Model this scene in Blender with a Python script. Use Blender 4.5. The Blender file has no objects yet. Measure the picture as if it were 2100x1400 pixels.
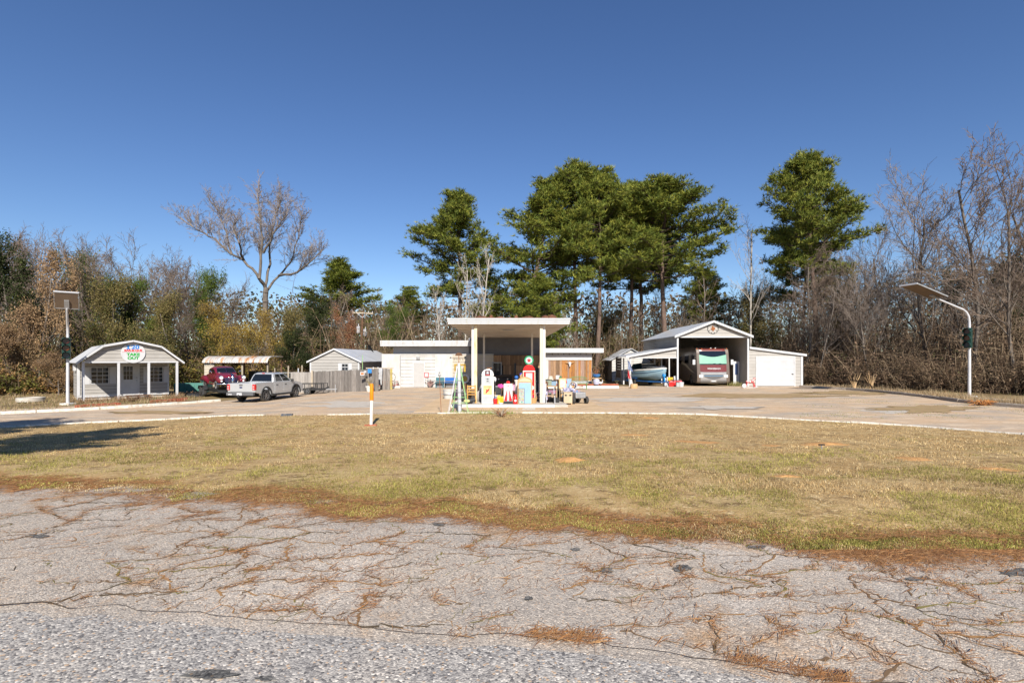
import bpy, bmesh, math, random
import numpy as np
from mathutils import Vector, Matrix
from mathutils.geometry import tessellate_polygon
R = math.radians
rng = np.random.default_rng(7)
random.seed(7)
S = bpy.context.scene
COL = S.collection
# ------------------------------------------------------------ camera, sky, sun, exposure
CAMZ, FPX, HOR = 2.4, 1050.0, 735.0        # eye height, focal length and horizon in the 2100 px frame
cam = bpy.data.cameras.new('camera'); cam.lens = 18.0; cam.sensor_width = 36.0
cam.shift_y = (HOR - 700) / 2100.0; cam.clip_start = 0.1; cam.clip_end = 2000
camo = bpy.data.objects.new('camera', cam); COL.objects.link(camo)
camo.location = (0, 0, CAMZ); camo.rotation_euler = (R(90), 0, 0); S.camera = camo
SUN_EL, SUN_AZ = R(34), R(9)               # azimuth: to the right of straight behind the camera
world = bpy.data.worlds.new('World'); S.world = world; world.use_nodes = True
wn = world.node_tree.nodes; wl = world.node_tree.links; wn.clear()
wo = wn.new('ShaderNodeOutputWorld'); wb = wn.new('ShaderNodeBackground'); sky = wn.new('ShaderNodeTexSky')
sky.sky_type = 'NISHITA'; sky.sun_disc = False; sky.sun_elevation = SUN_EL
sky.sun_rotation = R(180) - SUN_AZ
sky.altitude = 300; sky.air_density = 1.0; sky.dust_density = 0.0; sky.ozone_density = 3.6
wb.inputs[1].default_value = 0.078
hs = wn.new('ShaderNodeHueSaturation'); hs.inputs['Hue'].default_value = 0.509; hs.inputs['Saturation'].default_value = 1.13; hs.inputs['Value'].default_value = 1.0
wl.new(sky.outputs[0], hs.inputs['Color']); wl.new(hs.outputs[0], wb.inputs[0]); wl.new(wb.outputs[0], wo.inputs[0])
sun = bpy.data.lights.new('sun', 'SUN'); sun.energy = 4.9; sun.angle = R(0.5); sun.color = (1.0, 0.94, 0.84)
suno = bpy.data.objects.new('sun', sun); COL.objects.link(suno); suno.location = (10, -40, 60)
sdir = Vector((math.sin(SUN_AZ) * math.cos(SUN_EL), -math.cos(SUN_AZ) * math.cos(SUN_EL), math.sin(SUN_EL)))
suno.rotation_euler = sdir.to_track_quat('Z', 'Y').to_euler()
S.view_settings.view_transform = 'Standard'; S.view_settings.look = 'None'
S.view_settings.exposure = 0.63; S.view_settings.gamma = 1.0; S.view_settings.use_curve_mapping = False
S.render.engine = 'CYCLES'
S.cycles.max_bounces = 6; S.cycles.transparent_max_bounces = 6
# ------------------------------------------------------------ terrain and picture helpers
def ss(t):
    t = np.clip(t, 0, 1); return t * t * (3 - 2 * t)
def gz(x, y):
    """height of the ground: the lot dips towards the take-out shed, the road stands a little above the lawn"""
    return -0.32 * ss((-9.0 - x) / 8.0) * ss((y - 12.0) / 10.0) + 0.5 * (1 - ss((y - 5.0) / 13.0))
def g(x, y): return float(gz(np.float64(x), np.float64(y)))
def gp(u, v):
    """point of the ground seen at a place of the photograph"""
    a, b = 0.5, 400.0
    for _ in range(60):
        m = (a + b) / 2
        x = (u - 1050) / FPX * m
        if CAMZ - (v - HOR) / FPX * m > g(x, m): a = m
        else: b = m
    return Vector(((u - 1050) / FPX * a, a, g((u - 1050) / FPX * a, a)))
def at(u, v, Y): return Vector(((u - 1050) / FPX * Y, Y, CAMZ - (v - HOR) / FPX * Y))
class Fr:
    """a thing's own axes: x along its front, y into it, z up"""
    def __init__(s, o, a=0.0): s.o = Vector(o); s.a = a; s.m = Matrix.Translation(s.o) @ Matrix.Rotation(a, 4, 'Z'); s.i = s.m.inverted()
    def pl(s, u, v, y=0.0):
        c = s.i @ Vector((0, 0, CAMZ)); d = s.i.to_3x3() @ Vector(((u - 1050) / FPX, 1, -(v - HOR) / FPX))
        t = (y - c.y) / d.y; p = c + d * t
        return p.x, p.z
    def w(s, x, y, z=0): return s.m @ Vector((x, y, z))
# ------------------------------------------------------------ value noise for numpy
_P = np.random.default_rng(3).random((64, 64, 8))
def vn(x, y, sc=1.0, k=0):
    x = np.asarray(x, float) * sc + 100; y = np.asarray(y, float) * sc + 100
    xi = np.floor(x).astype(int); yi = np.floor(y).astype(int); fx = x - xi; fy = y - yi
    fx = fx * fx * (3 - 2 * fx); fy = fy * fy * (3 - 2 * fy); P = _P[:, :, k % 8]
    a = P[xi % 64, yi % 64]; b = P[(xi + 1) % 64, yi % 64]; c = P[xi % 64, (yi + 1) % 64]; d = P[(xi + 1) % 64, (yi + 1) % 64]
    return (a * (1 - fx) + b * fx) * (1 - fy) + (c * (1 - fx) + d * fx) * fy
def fbm(x, y, sc=1.0, k=0, o=4):
    t = 0; w = 0
    for i in range(o): t = t + vn(x, y, sc * 2 ** i, k + i) / 2 ** i; w += 1 / 2 ** i
    return t / w
# ------------------------------------------------------------ materials
_M = {}
def mat(name, c, c2=None, scale=3.0, rough=0.7, metal=0.0, bump=0.0, bscale=40.0, spec=0.3, stretch=(1, 1, 1), rand=0.0, coat=0.0, emit=0.0, lo=0.35, hi=0.65, coords='POS', trans=0.0):
    if name in _M: return _M[name]
    m = bpy.data.materials.new(name); m.use_nodes = True; nt = m.node_tree; N = nt.nodes; L = nt.links
    b = N['Principled BSDF']; b.inputs['Roughness'].default_value = rough; b.inputs['Metallic'].default_value = metal
    b.inputs['Specular IOR Level'].default_value = spec; b.inputs['Coat Weight'].default_value = coat
    b.inputs['Coat Roughness'].default_value = 0.08
    b.inputs['Base Color'].default_value = (*c, 1)
    if c2 is None: c2 = tuple(x * 0.86 for x in c)
    if coords == 'POS': src = N.new('ShaderNodeNewGeometry').outputs['Position']
    else: src = N.new('ShaderNodeTexCoord').outputs['Object']
    mp = N.new('ShaderNodeMapping'); mp.inputs['Scale'].default_value = stretch; L.new(src, mp.inputs['Vector'])
    nz = N.new('ShaderNodeTexNoise'); nz.inputs['Scale'].default_value = scale; nz.inputs['Detail'].default_value = 6; nz.inputs['Roughness'].default_value = 0.65
    L.new(mp.outputs[0], nz.inputs['Vector'])
    rp = N.new('ShaderNodeMapRange'); rp.inputs['From Min'].default_value = lo; rp.inputs['From Max'].default_value = hi
    L.new(nz.outputs['Fac'], rp.inputs['Value'])
    mx = N.new('ShaderNodeMix'); mx.data_type = 'RGBA'; mx.inputs['A'].default_value = (*c, 1); mx.inputs['B'].default_value = (*c2, 1)
    L.new(rp.outputs[0], mx.inputs['Factor']); out = mx.outputs['Result']
    if rand:
        oi = N.new('ShaderNodeObjectInfo'); hs = N.new('ShaderNodeHueSaturation')
        mr = N.new('ShaderNodeMapRange'); mr.inputs['To Min'].default_value = 1 - rand; mr.inputs['To Max'].default_value = 1 + rand
        L.new(oi.outputs['Random'], mr.inputs['Value']); L.new(mr.outputs[0], hs.inputs['Value']); L.new(out, hs.inputs['Color']); out = hs.outputs[0]
    L.new(out, b.inputs['Base Color'])
    if emit: b.inputs['Emission Strength'].default_value = emit; b.inputs['Emission Color'].default_value = (*c, 1)
    if bump:
        n2 = N.new('ShaderNodeTexNoise'); n2.inputs['Scale'].default_value = bscale; n2.inputs['Detail'].default_value = 4
        L.new(mp.outputs[0], n2.inputs['Vector']); bp = N.new('ShaderNodeBump'); bp.inputs['Strength'].default_value = bump; bp.inputs['Distance'].default_value = 0.02
        L.new(n2.outputs['Fac'], bp.inputs['Height']); L.new(bp.outputs[0], b.inputs['Normal'])
    _M[name] = m; return m
def mat_attr(name, rough=0.8, spec=0.1, transl=0.0):
    """colour from the mesh attribute Col; optionally lets light through like a leaf"""
    if name in _M: return _M[name]
    m = bpy.data.materials.new(name); m.use_nodes = True; nt = m.node_tree; N = nt.nodes; L = nt.links
    b = N['Principled BSDF']; b.inputs['Roughness'].default_value = rough; b.inputs['Specular IOR Level'].default_value = spec
    a = N.new('ShaderNodeAttribute'); a.attribute_name = 'Col'; L.new(a.outputs['Color'], b.inputs['Base Color'])
    if transl:
        t = N.new('ShaderNodeBsdfTranslucent'); L.new(a.outputs['Color'], t.inputs['Color'])
        ms = N.new('ShaderNodeMixShader'); ms.inputs[0].default_value = transl
        L.new(b.outputs[0], ms.inputs[1]); L.new(t.outputs[0], ms.inputs[2]); L.new(ms.outputs[0], N['Material Output'].inputs['Surface'])
    _M[name] = m; return m
def mat_glass(name, tint=(0.02, 0.025, 0.03), rough=0.03):
    if name in _M: return _M[name]
    m = bpy.data.materials.new(name); m.use_nodes = True; b = m.node_tree.nodes['Principled BSDF']
    b.inputs['Base Color'].default_value = (*tint, 1); b.inputs['Roughness'].default_value = rough; b.inputs['Specular IOR Level'].default_value = 0.7
    _M[name] = m; return m
# ------------------------------------------------------------ object helpers
def tag(o, label=None, cat=None, group=None, kind=None):
    if label: o['label'] = label
    if cat: o['category'] = cat
    if group: o['group'] = group
    if kind: o['kind'] = kind
    return o
def thing(name, label, cat, loc=(0, 0, 0), a=0.0, group=None):
    o = bpy.data.objects.new(name, None); COL.objects.link(o); o.empty_display_size = 0.3
    o.location = loc; o.rotation_euler = (0, 0, a); return tag(o, label, cat, group)
def frame_thing(name, label, cat, F, group=None): return thing(name, label, cat, F.o, F.a, group)
def copy_tree(o, parent=None):
    c = o.copy(); COL.objects.link(c); c.parent = parent
    for ch in o.children: copy_tree(ch, c)
    return c
class B:
    """collects shapes; build() links them as one mesh"""
    def __init__(s): s.v = []; s.f = []; s.mi = []; s.cur = 0
    def add(s, vs, fs):
        n = len(s.v); s.v += [tuple(p) for p in vs]; s.f += [tuple(i + n for i in f) for f in fs]; s.mi += [s.cur] * len(fs); return s
    def m(s, i): s.cur = i; return s
    def box(s, x0, x1, y0, y1, z0, z1):
        return s.add([(x0, y0, z0), (x1, y0, z0), (x1, y1, z0), (x0, y1, z0), (x0, y0, z1), (x1, y0, z1), (x1, y1, z1), (x0, y1, z1)],
                     [(3, 2, 1, 0), (4, 5, 6, 7), (0, 1, 5, 4), (1, 2, 6, 5), (2, 3, 7, 6), (3, 0, 4, 7)])
    def bar(s, p0, p1, w, h=None, up=(0, 0, 1)):
        """square bar between two points"""
        h = h or w; p0 = Vector(p0); p1 = Vector(p1); d = (p1 - p0).normalized(); up = Vector(up)
        if abs(d.dot(up)) > 0.98: up = Vector((0, 1, 0))
        sx = d.cross(up).normalized() * (w / 2); sy = sx.cross(d).normalized() * (h / 2)
        vs = [p + a * sx + b * sy for p in (p0, p1) for a, b in ((-1, -1), (1, -1), (1, 1), (-1, 1))]
        return s.add(vs, [(0, 1, 2, 3), (7, 6, 5, 4), (0, 4, 5, 1), (1, 5, 6, 2), (2, 6, 7, 3), (3, 7, 4, 0)])
    def cyl(s, p0, p1, r0, r1=None, n=12, caps=True):
        return s.tube([p0, p1], [r0, r0 if r1 is None else r1], n, caps)
    def tube(s, path, r, n=8, caps=True):
        path = [Vector(p) for p in path]; k = len(path)
        if not hasattr(r, '__len__'): r = [r] * k
        vs = []; prev = None
        for i, p in enumerate(path):
            d = (path[min(i + 1, k - 1)] - path[max(i - 1, 0)]).normalized()
            if prev is None:
                u = d.cross(Vector((0, 0, 1)))
                if u.length < 1e-3: u = Vector((1, 0, 0))
            else: u = prev - d * prev.dot(d)
            u.normalize(); prev = u; w = d.cross(u)
            for j in range(n):
                t = 2 * math.pi * j / n; vs.append(p + (u * math.cos(t) + w * math.sin(t)) * r[i])
        fs = [(i * n + j, i * n + (j + 1) % n, (i + 1) * n + (j + 1) % n, (i + 1) * n + j) for i in range(k - 1) for j in range(n)]
        if caps: fs += [tuple(range(n - 1, -1, -1)), tuple((k - 1) * n + j for j in range(n))]
        return s.add(vs, fs)
    def lathe(s, prof, c=(0, 0, 0), n=16):
        """profile of (radius, z) turned about the vertical through c"""
        vs = [(c[0] + r * math.cos(2 * math.pi * j / n), c[1] + r * math.sin(2 * math.pi * j / n), c[2] + z) for r, z in prof for j in range(n)]
        k = len(prof)
        fs = [(i * n + j, i * n + (j + 1) % n, (i + 1) * n + (j + 1) % n, (i + 1) * n + j) for i in range(k - 1) for j in range(n)]
        fs += [tuple(range(n - 1, -1, -1)), tuple((k - 1) * n + j for j in range(n))]
        return s.add(vs, fs)
    def ball(s, c, r, n=12, k=8):
        rx, ry, rz = r if hasattr(r, '__len__') else (r, r, r)
        pr = [(math.sin(math.pi * i / k), -math.cos(math.pi * i / k)) for i in range(k + 1)]
        vs = [(c[0] + rx * max(a, 0.01) * math.cos(2 * math.pi * j / n), c[1] + ry * max(a, 0.01) * math.sin(2 * math.pi * j / n), c[2] + rz * b) for a, b in pr for j in range(n)]
        fs = [(i * n + j, i * n + (j + 1) % n, (i + 1) * n + (j + 1) % n, (i + 1) * n + j) for i in range(k) for j in range(n)]
        fs += [tuple(range(n - 1, -1, -1)), tuple(k * n + j for j in range(n))]
        return s.add(vs, fs)
    def poly(s, pts, ax, d0, d1):
        """outline (2D) pushed from d0 to d1 along an axis: 'x' -> (y,z), 'y' -> (x,z), 'z' -> (x,y)"""
        def P(p, d): return (d, p[0], p[1]) if ax == 'x' else (p[0], d, p[1]) if ax == 'y' else (p[0], p[1], d)
        n = len(pts); tri = tessellate_polygon([[Vector((p[0], p[1], 0)) for p in pts]])
        vs = [P(p, d0) for p in pts] + [P(p, d1) for p in pts]
        fs = [tuple(t) for t in tri] + [tuple(i + n for i in reversed(t)) for t in tri]
        fs += [(i, (i + 1) % n, n + (i + 1) % n, n + i) for i in range(n)]
        return s.add(vs, fs)
    def loft(s, rings, close=True, caps=True):
        n = len(rings[0]); vs = [p for r in rings for p in r]; fs = []
        for i in range(len(rings) - 1):
            for j in range(n if close else n - 1):
                fs.append((i * n + j, i * n + (j + 1) % n, (i + 1) * n + (j + 1) % n, (i + 1) * n + j))
        if caps: fs += [tuple(range(n - 1, -1, -1)), tuple((len(rings) - 1) * n + j for j in range(n))]
        return s.add(vs, fs)
    def quad(s, *p): return s.add(p, [tuple(range(len(p)))])
    def build(s, name, mats, parent=None, loc=None, rot=None, smooth=None, bevel=0.0):
        me = bpy.data.meshes.new(name); me.from_pydata(s.v, [], s.f)
        mats = mats if isinstance(mats, (list, tuple)) else [mats]
        for m in mats: me.materials.append(m)
        if len(mats) > 1: me.polygons.foreach_set('material_index', s.mi)
        bm = bmesh.new(); bm.from_mesh(me); bmesh.ops.recalc_face_normals(bm, faces=bm.faces); bm.to_mesh(me); bm.free()
        if smooth:
            me.shade_smooth(); me.set_sharp_from_angle(angle=R(smooth))
        me.update()
        o = bpy.data.objects.new(name, me); COL.objects.link(o)
        if parent: o.parent = parent
        if loc is not None: o.location = loc
        if rot is not None: o.rotation_euler = rot
        if bevel:
            md = o.modifiers.new('bevel', 'BEVEL'); md.width = bevel; md.segments = 2; md.limit_method = 'ANGLE'; md.angle_limit = R(35)
        return o
def npmesh(name, V, F, m, parent=None, col=None, smooth=False, kind=None):
    """mesh from numpy arrays (V: n x 3, F: k x 3 or k x 4), with an optional colour for every vertex"""
    me = bpy.data.meshes.new(name); V = np.ascontiguousarray(V, np.float32); F = np.ascontiguousarray(F, np.int32); k = F.shape[1]
    me.vertices.add(len(V)); me.vertices.foreach_set('co', V.ravel())
    me.loops.add(F.size); me.loops.foreach_set('vertex_index', F.ravel())
    me.polygons.add(len(F)); me.polygons.foreach_set('loop_start', np.arange(0, F.size, k, dtype=np.int32))
    me.polygons.foreach_set('use_smooth', np.full(len(F), smooth))
    me.update(calc_edges=True)
    if col is not None:
        a = me.color_attributes.new('Col', 'FLOAT_COLOR', 'POINT')
        c4 = np.ones((len(V), 4), np.float32); c4[:, :3] = col; a.data.foreach_set('color', c4.ravel())
    for x in (m if isinstance(m, (list, tuple)) else [m]): me.materials.append(x)
    o = bpy.data.objects.new(name, me); COL.objects.link(o)
    if parent: o.parent = parent
    if kind: o['kind'] = kind
    return o
def text(body, size, m, parent, loc, rot=(R(90), 0, 0), ext=0.004, bold=0.0, sx=1.0, name='lettering', align='CENTER'):
    c = bpy.data.curves.new(name, 'FONT'); c.body = body; c.size = size; c.extrude = ext; c.offset = bold; c.align_x = align; c.align_y = 'CENTER'; c.resolution_u = 3
    c.materials.append(m); o = bpy.data.objects.new(name, c); COL.objects.link(o); o.parent = parent
    me = bpy.data.meshes.new_from_object(o.evaluated_get(bpy.context.evaluated_depsgraph_get())); bpy.data.objects.remove(o)
    o = bpy.data.objects.new(name, me); COL.objects.link(o); o.parent = parent
    o.location = loc; o.rotation_euler = rot; o.scale = (sx, 1, 1); return o
def star_pts(r, k=0.4, n=5, cx=0, cz=0, a0=90):
    return [(cx + (r if i % 2 == 0 else r * k) * math.cos(R(a0 + i * 180 / n)), cz + (r if i % 2 == 0 else r * k) * math.sin(R(a0 + i * 180 / n))) for i in range(2 * n)]
def circ_pts(r, n=24, cx=0, cz=0, a0=0, a1=360):
    k = n if a1 - a0 >= 360 else n + 1
    return [(cx + r * math.cos(R(a0 + (a1 - a0) * i / n)), cz + r * math.sin(R(a0 + (a1 - a0) * i / n))) for i in range(k)]
# ============================================================ THE SETTING: ground, lot, lawn, road, kerbs
def grid_sheet(name, X, Y, Zoff, m, kind='structure', dz=None):
    """X, Y: 2D arrays of ground positions"""
    ny, nx = X.shape; Z = gz(X, Y) + Zoff
    if dz is not None: Z = Z + dz
    V = np.stack([X, Y, Z], -1).reshape(-1, 3); i = np.arange(ny * nx).reshape(ny, nx)
    F = np.stack([i[:-1, :-1], i[:-1, 1:], i[1:, 1:], i[1:, :-1]], -1).reshape(-1, 4)
    return npmesh(name, V, F, m, smooth=True, kind=kind)
def ground_mat(name, cols, scales, aggregate=None, bump=0.5, bscale=60, stretch=(1, 1, 1), rough=0.9):
    """cols: list of colours laid over each other by noise of the given scales and thresholds"""
    m = bpy.data.materials.new(name); m.use_nodes = True; nt = m.node_tree; N = nt.nodes; L = nt.links
    b = N['Principled BSDF']; b.inputs['Roughness'].default_value = rough; b.inputs['Specular IOR Level'].default_value = 0.15
    pos = N.new('ShaderNodeNewGeometry').outputs['Position']
    mp = N.new('ShaderNodeMapping'); mp.inputs['Scale'].default_value = stretch; L.new(pos, mp.inputs['Vector'])
    rgb = N.new('ShaderNodeRGB'); rgb.outputs[0].default_value = (*cols[0], 1); out = rgb.outputs[0]
    for c, (sc, lo, hi) in zip(cols[1:], scales):
        nz = N.new('ShaderNodeTexNoise'); nz.inputs['Scale'].default_value = sc; nz.inputs['Detail'].default_value = 7; nz.inputs['Roughness'].default_value = 0.7
        L.new(mp.outputs[0], nz.inputs['Vector'])
        mr = N.new('ShaderNodeMapRange'); mr.inputs['From Min'].default_value = lo; mr.inputs['From Max'].default_value = hi; L.new(nz.outputs['Fac'], mr.inputs['Value'])
        mx = N.new('ShaderNodeMix'); mx.data_type = 'RGBA'; L.new(mr.outputs[0], mx.inputs['Factor']); L.new(out, mx.inputs['A']); mx.inputs['B'].default_value = (*c, 1); out = mx.outputs['Result']
    h = None
    if aggregate:
        sc, stops, fac = aggregate
        vo = N.new('ShaderNodeTexVoronoi'); vo.inputs['Scale'].default_value = sc; L.new(pos, vo.inputs['Vector'])
        sp = N.new('ShaderNodeSeparateColor'); L.new(vo.outputs['Color'], sp.inputs[0])
        cr = N.new('ShaderNodeValToRGB'); cr.color_ramp.interpolation = 'CONSTANT'
        while len(cr.color_ramp.elements) < len(stops): cr.color_ramp.elements.new(0.5)
        for e, (p, c) in zip(cr.color_ramp.elements, stops): e.position = p; e.color = (*c, 1)
        L.new(sp.outputs[0], cr.inputs[0])
        mx = N.new('ShaderNodeMix'); mx.data_type = 'RGBA'; mx.blend_type = 'MULTIPLY'; mx.inputs['Factor'].default_value = fac
        L.new(out, mx.inputs['A']); L.new(cr.outputs[0], mx.inputs['B']); out = mx.outputs['Result']
        h = vo.outputs['Distance']
    L.new(out, b.inputs['Base Color'])
    bp = N.new('ShaderNodeBump'); bp.inputs['Strength'].default_value = bump; bp.inputs['Distance'].default_value = 0.02
    if h is None:
        n2 = N.new('ShaderNodeTexNoise'); n2.inputs['Scale'].default_value = bscale; n2.inputs['Detail'].default_value = 5; L.new(pos, n2.inputs['Vector']); h = n2.outputs['Fac']
    else: bp.invert = True; bp.inputs['Distance'].default_value = 0.006
    L.new(h, bp.inputs['Height']); L.new(bp.outputs[0], b.inputs['Normal'])
    _M[name] = m; return m
# curves of the place, read along x
def curve(pts):
    P = sorted([(p.x, p.y) for p in (gp(u, v) for u, v in pts)]); xs = np.array([p[0] for p in P]); ys = np.array([p[1] for p in P])
    return lambda x: np.interp(x, xs, ys)
kerb_y = curve([(-60, 882), (0, 878), (200, 866), (420, 856), (600, 852.5), (780, 850), (950, 848), (1250, 848), (1450, 851.5), (1640, 862), (1850, 873), (1960, 882), (2100, 892), (2250, 902)])
edge_y0 = curve([(-100, 980), (0, 985), (160, 992), (300, 1003), (420, 1010), (560, 1010), (650, 1018), (750, 1036), (900, 1032), (1050, 1047), (1300, 1068), (1500, 1082), (1700, 1098), (1850, 1104), (2100, 1116), (2250, 1120)])
def edge_y(x): return edge_y0(x) + (fbm(x, x * 0 + 3, 1.3, 2) - 0.5) * 0.7 + (fbm(x, x * 0 + 9, 6, 4) - 0.5) * 0.25
seam_y = curve([(-200, 1235), (60, 1243), (250, 1249), (450, 1262), (700, 1284), (950, 1301), (1250, 1322), (1480, 1360), (1700, 1395), (2100, 1440), (2300, 1460)])
m_forest = ground_mat('leaf_litter', [(0.17, 0.115, 0.06), (0.27, 0.2, 0.1), (0.10, 0.10, 0.035)], [(0.35, 0.4, 0.6), (0.9, 0.55, 0.7)], bump=0.9, bscale=18)
m_lot = ground_mat('sandy_asphalt', [(0.53, 0.375, 0.24), (0.39, 0.325, 0.26), (0.62, 0.49, 0.35), (0.32, 0.21, 0.125), (0.24, 0.18, 0.13), (0.6, 0.48, 0.35)], [(0.45, 0.42, 0.58), (1.3, 0.5, 0.62), (2.6, 0.56, 0.66), (9, 0.58, 0.66), (14, 0.58, 0.66)], bump=0.35, bscale=45, stretch=(0.6, 1.3, 1))
m_lawn = ground_mat('lawn_thatch', [(0.38, 0.245, 0.105), (0.47, 0.335, 0.165), (0.2, 0.13, 0.06), (0.24, 0.2, 0.06), (0.56, 0.42, 0.23)], [(0.7, 0.42, 0.62), (3.5, 0.5, 0.62), (0.45, 0.58, 0.74), (11, 0.55, 0.62)], bump=1.0, bscale=30)
AGG = [(0.0, (0.22, 0.22, 0.24)), (0.10, (0.55, 0.54, 0.54)), (0.34, (0.85, 0.84, 0.82)), (0.62, (1.1, 1.08, 1.04)), (0.84, (1.5, 1.46, 1.38)), (0.93, (1.35, 1.0, 0.68)), (0.97, (1.9, 1.85, 1.75))]
m_road = ground_mat('chip_seal', [(0.42, 0.39, 0.36), (0.36, 0.345, 0.33), (0.47, 0.43, 0.385)], [(1.4, 0.42, 0.66), (0.5, 0.5, 0.7)], aggregate=(66, AGG, 0.85), bump=0.8)
m_apron = ground_mat('worn_chip_seal', [(0.45, 0.39, 0.33), (0.38, 0.34, 0.3), (0.52, 0.46, 0.4), (0.40, 0.27, 0.165)], [(1.2, 0.42, 0.66), (0.6, 0.5, 0.68), (0.9, 0.56, 0.7)], aggregate=(84, AGG, 0.62), bump=0.7)
m_pad = ground_mat('old_concrete', [(0.55, 0.40, 0.25), (0.44, 0.32, 0.2), (0.58, 0.46, 0.33)], [(0.8, 0.45, 0.65), (2.0, 0.55, 0.7)], bump=0.2)
# the ground as one sheet to the horizon
ax = np.concatenate([np.linspace(-900, -70, 24), np.linspace(-66, 66, 150), np.linspace(70, 900, 24)])
ay = np.concatenate([np.linspace(-300, -12, 12), np.linspace(-10, 80, 110), np.linspace(84, 1200, 26)])
GX, GY = np.meshgrid(ax, ay)
grid_sheet('ground', GX, GY, -0.05, m_forest)
# the lot between the kerb, the buildings and the right-hand timber edge
right_pts = [gp(1640, 794), gp(1760, 800.5), gp(1880, 812), (gp(2000, 829)), gp(2100, 836), gp(2250, 850)]
lx = np.linspace(-34, 32, 160); t = np.linspace(0, 1, 60)[:, None]
LX = np.repeat(lx[None], 60, 0); y0 = kerb_y(lx) - 0.15
y1 = np.interp(lx, [-34, -27, -24.5, -21, -18.5, -17, 9, 25.2, 25.6, 32], [25.2, 27.6, 29.8, 31.2, 32.2, 44.5, 44.8, 44.5, 42, 22.5])
y1 = np.maximum(y1, y0 + 0.2)
grid_sheet('lot_pavement', LX, y0[None] + (y1 - y0)[None] * t, 0.0, m_lot)
# concrete drive under the canopy, one slab per bay
for i, (a, b) in enumerate([(22.9, 26.2), (26.22, 31.4), (31.42, 36.6), (36.62, 42.6)]):
    for j, (c, d) in enumerate([(-4.4, -1.42), (-1.4, 1.58), (1.6, 4.4)]):
        s = B().box(c, d, a, b, -0.05, 0.014).build('concrete_slab', m_pad); tag(s, kind='structure')
# paler repairs and dirt in the lot
m_rep = ground_mat('pale_repair', [(0.5, 0.45, 0.39), (0.42, 0.37, 0.31)], [(3, .4, .65)], bump=.3)
m_dirt = ground_mat('brown_dirt', [(0.36, 0.25, 0.14), (0.28, 0.2, 0.1), (0.3, 0.27, 0.1)], [(1.5, .45, .65), (2.2, .55, .7)], bump=.8, bscale=25)
rp = thing('lot_patch', None, None); tag(rp, kind='structure')
for k, (u, v, ru, rv, mm) in enumerate([(1825, 842, 55, 6, m_rep), (690, 829, 110, 7, m_rep), (1330, 819, 130, 5, m_rep), (1560, 812, 160, 6, m_dirt), (1900, 838, 120, 8, m_dirt), (320, 846, 110, 4, m_dirt), (1740, 806, 110, 4, m_dirt), (1480, 836, 90, 4, m_rep)]):
    q = random.Random(k + 90); pts = []
    for i in range(30):
        t_ = 2 * math.pi * i / 30; s_ = q.uniform(.55, 1.2); p = gp(u + ru * s_ * math.cos(t_), v + rv * s_ * math.sin(t_)); pts.append((p.x, p.y, g(p.x, p.y) + .005 + .003 * k))
    c_ = gp(u, v); B().add([(c_.x, c_.y, c_.z + .005 + .003 * k)] + pts, [(0, 1 + i, 1 + (i + 1) % 30) for i in range(30)]).build('patch', mm, rp)
# lawn: from the kerb down to the ragged edge of the old pavement
lx = np.linspace(-34, 34, 300); t = np.linspace(0, 1, 90)[:, None]; LX = np.repeat(lx[None], 90, 0)
e0 = edge_y(lx); k0 = kerb_y(lx); LY = e0[None] + (k0 - e0)[None] * t
grid_sheet('lawn', LX, LY, 0.02, m_lawn, dz=(fbm(LX, LY, 0.8) - 0.5) * 0.05 * ss(t * 20) - 0.016 * (1 - ss(t * 30)))
# the old pavement and the resurfaced road in front
lx = np.linspace(-34, 34, 500); t = np.linspace(0, 1, 70)[:, None]; LX = np.repeat(lx[None], 70, 0)
s0 = seam_y(lx) + (fbm(lx, lx * 0, 3, 1) - 0.5) * 0.16; e1 = edge_y0(lx) + 0.9; LY = s0[None] - 0.12 + (e1 - s0 + 0.12)[None] * t
grid_sheet('old_pavement', LX, LY, 0.004, m_apron, dz=(fbm(LX, LY, 1.4) - 0.5) * 0.035 * ss(t * 12))
lx = np.linspace(-40, 40, 300); t = np.linspace(0, 1, 40)[:, None]; LX = np.repeat(lx[None], 40, 0)
s1 = seam_y(lx) + (fbm(lx, lx * 0, 3, 1) - 0.5) * 0.16; LY = -9 + (s1 + 9)[None] * t
grid_sheet('road', LX, LY, 0.012, m_road, dz=-0.014 * ss((t - 0.985) * 60))
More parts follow.
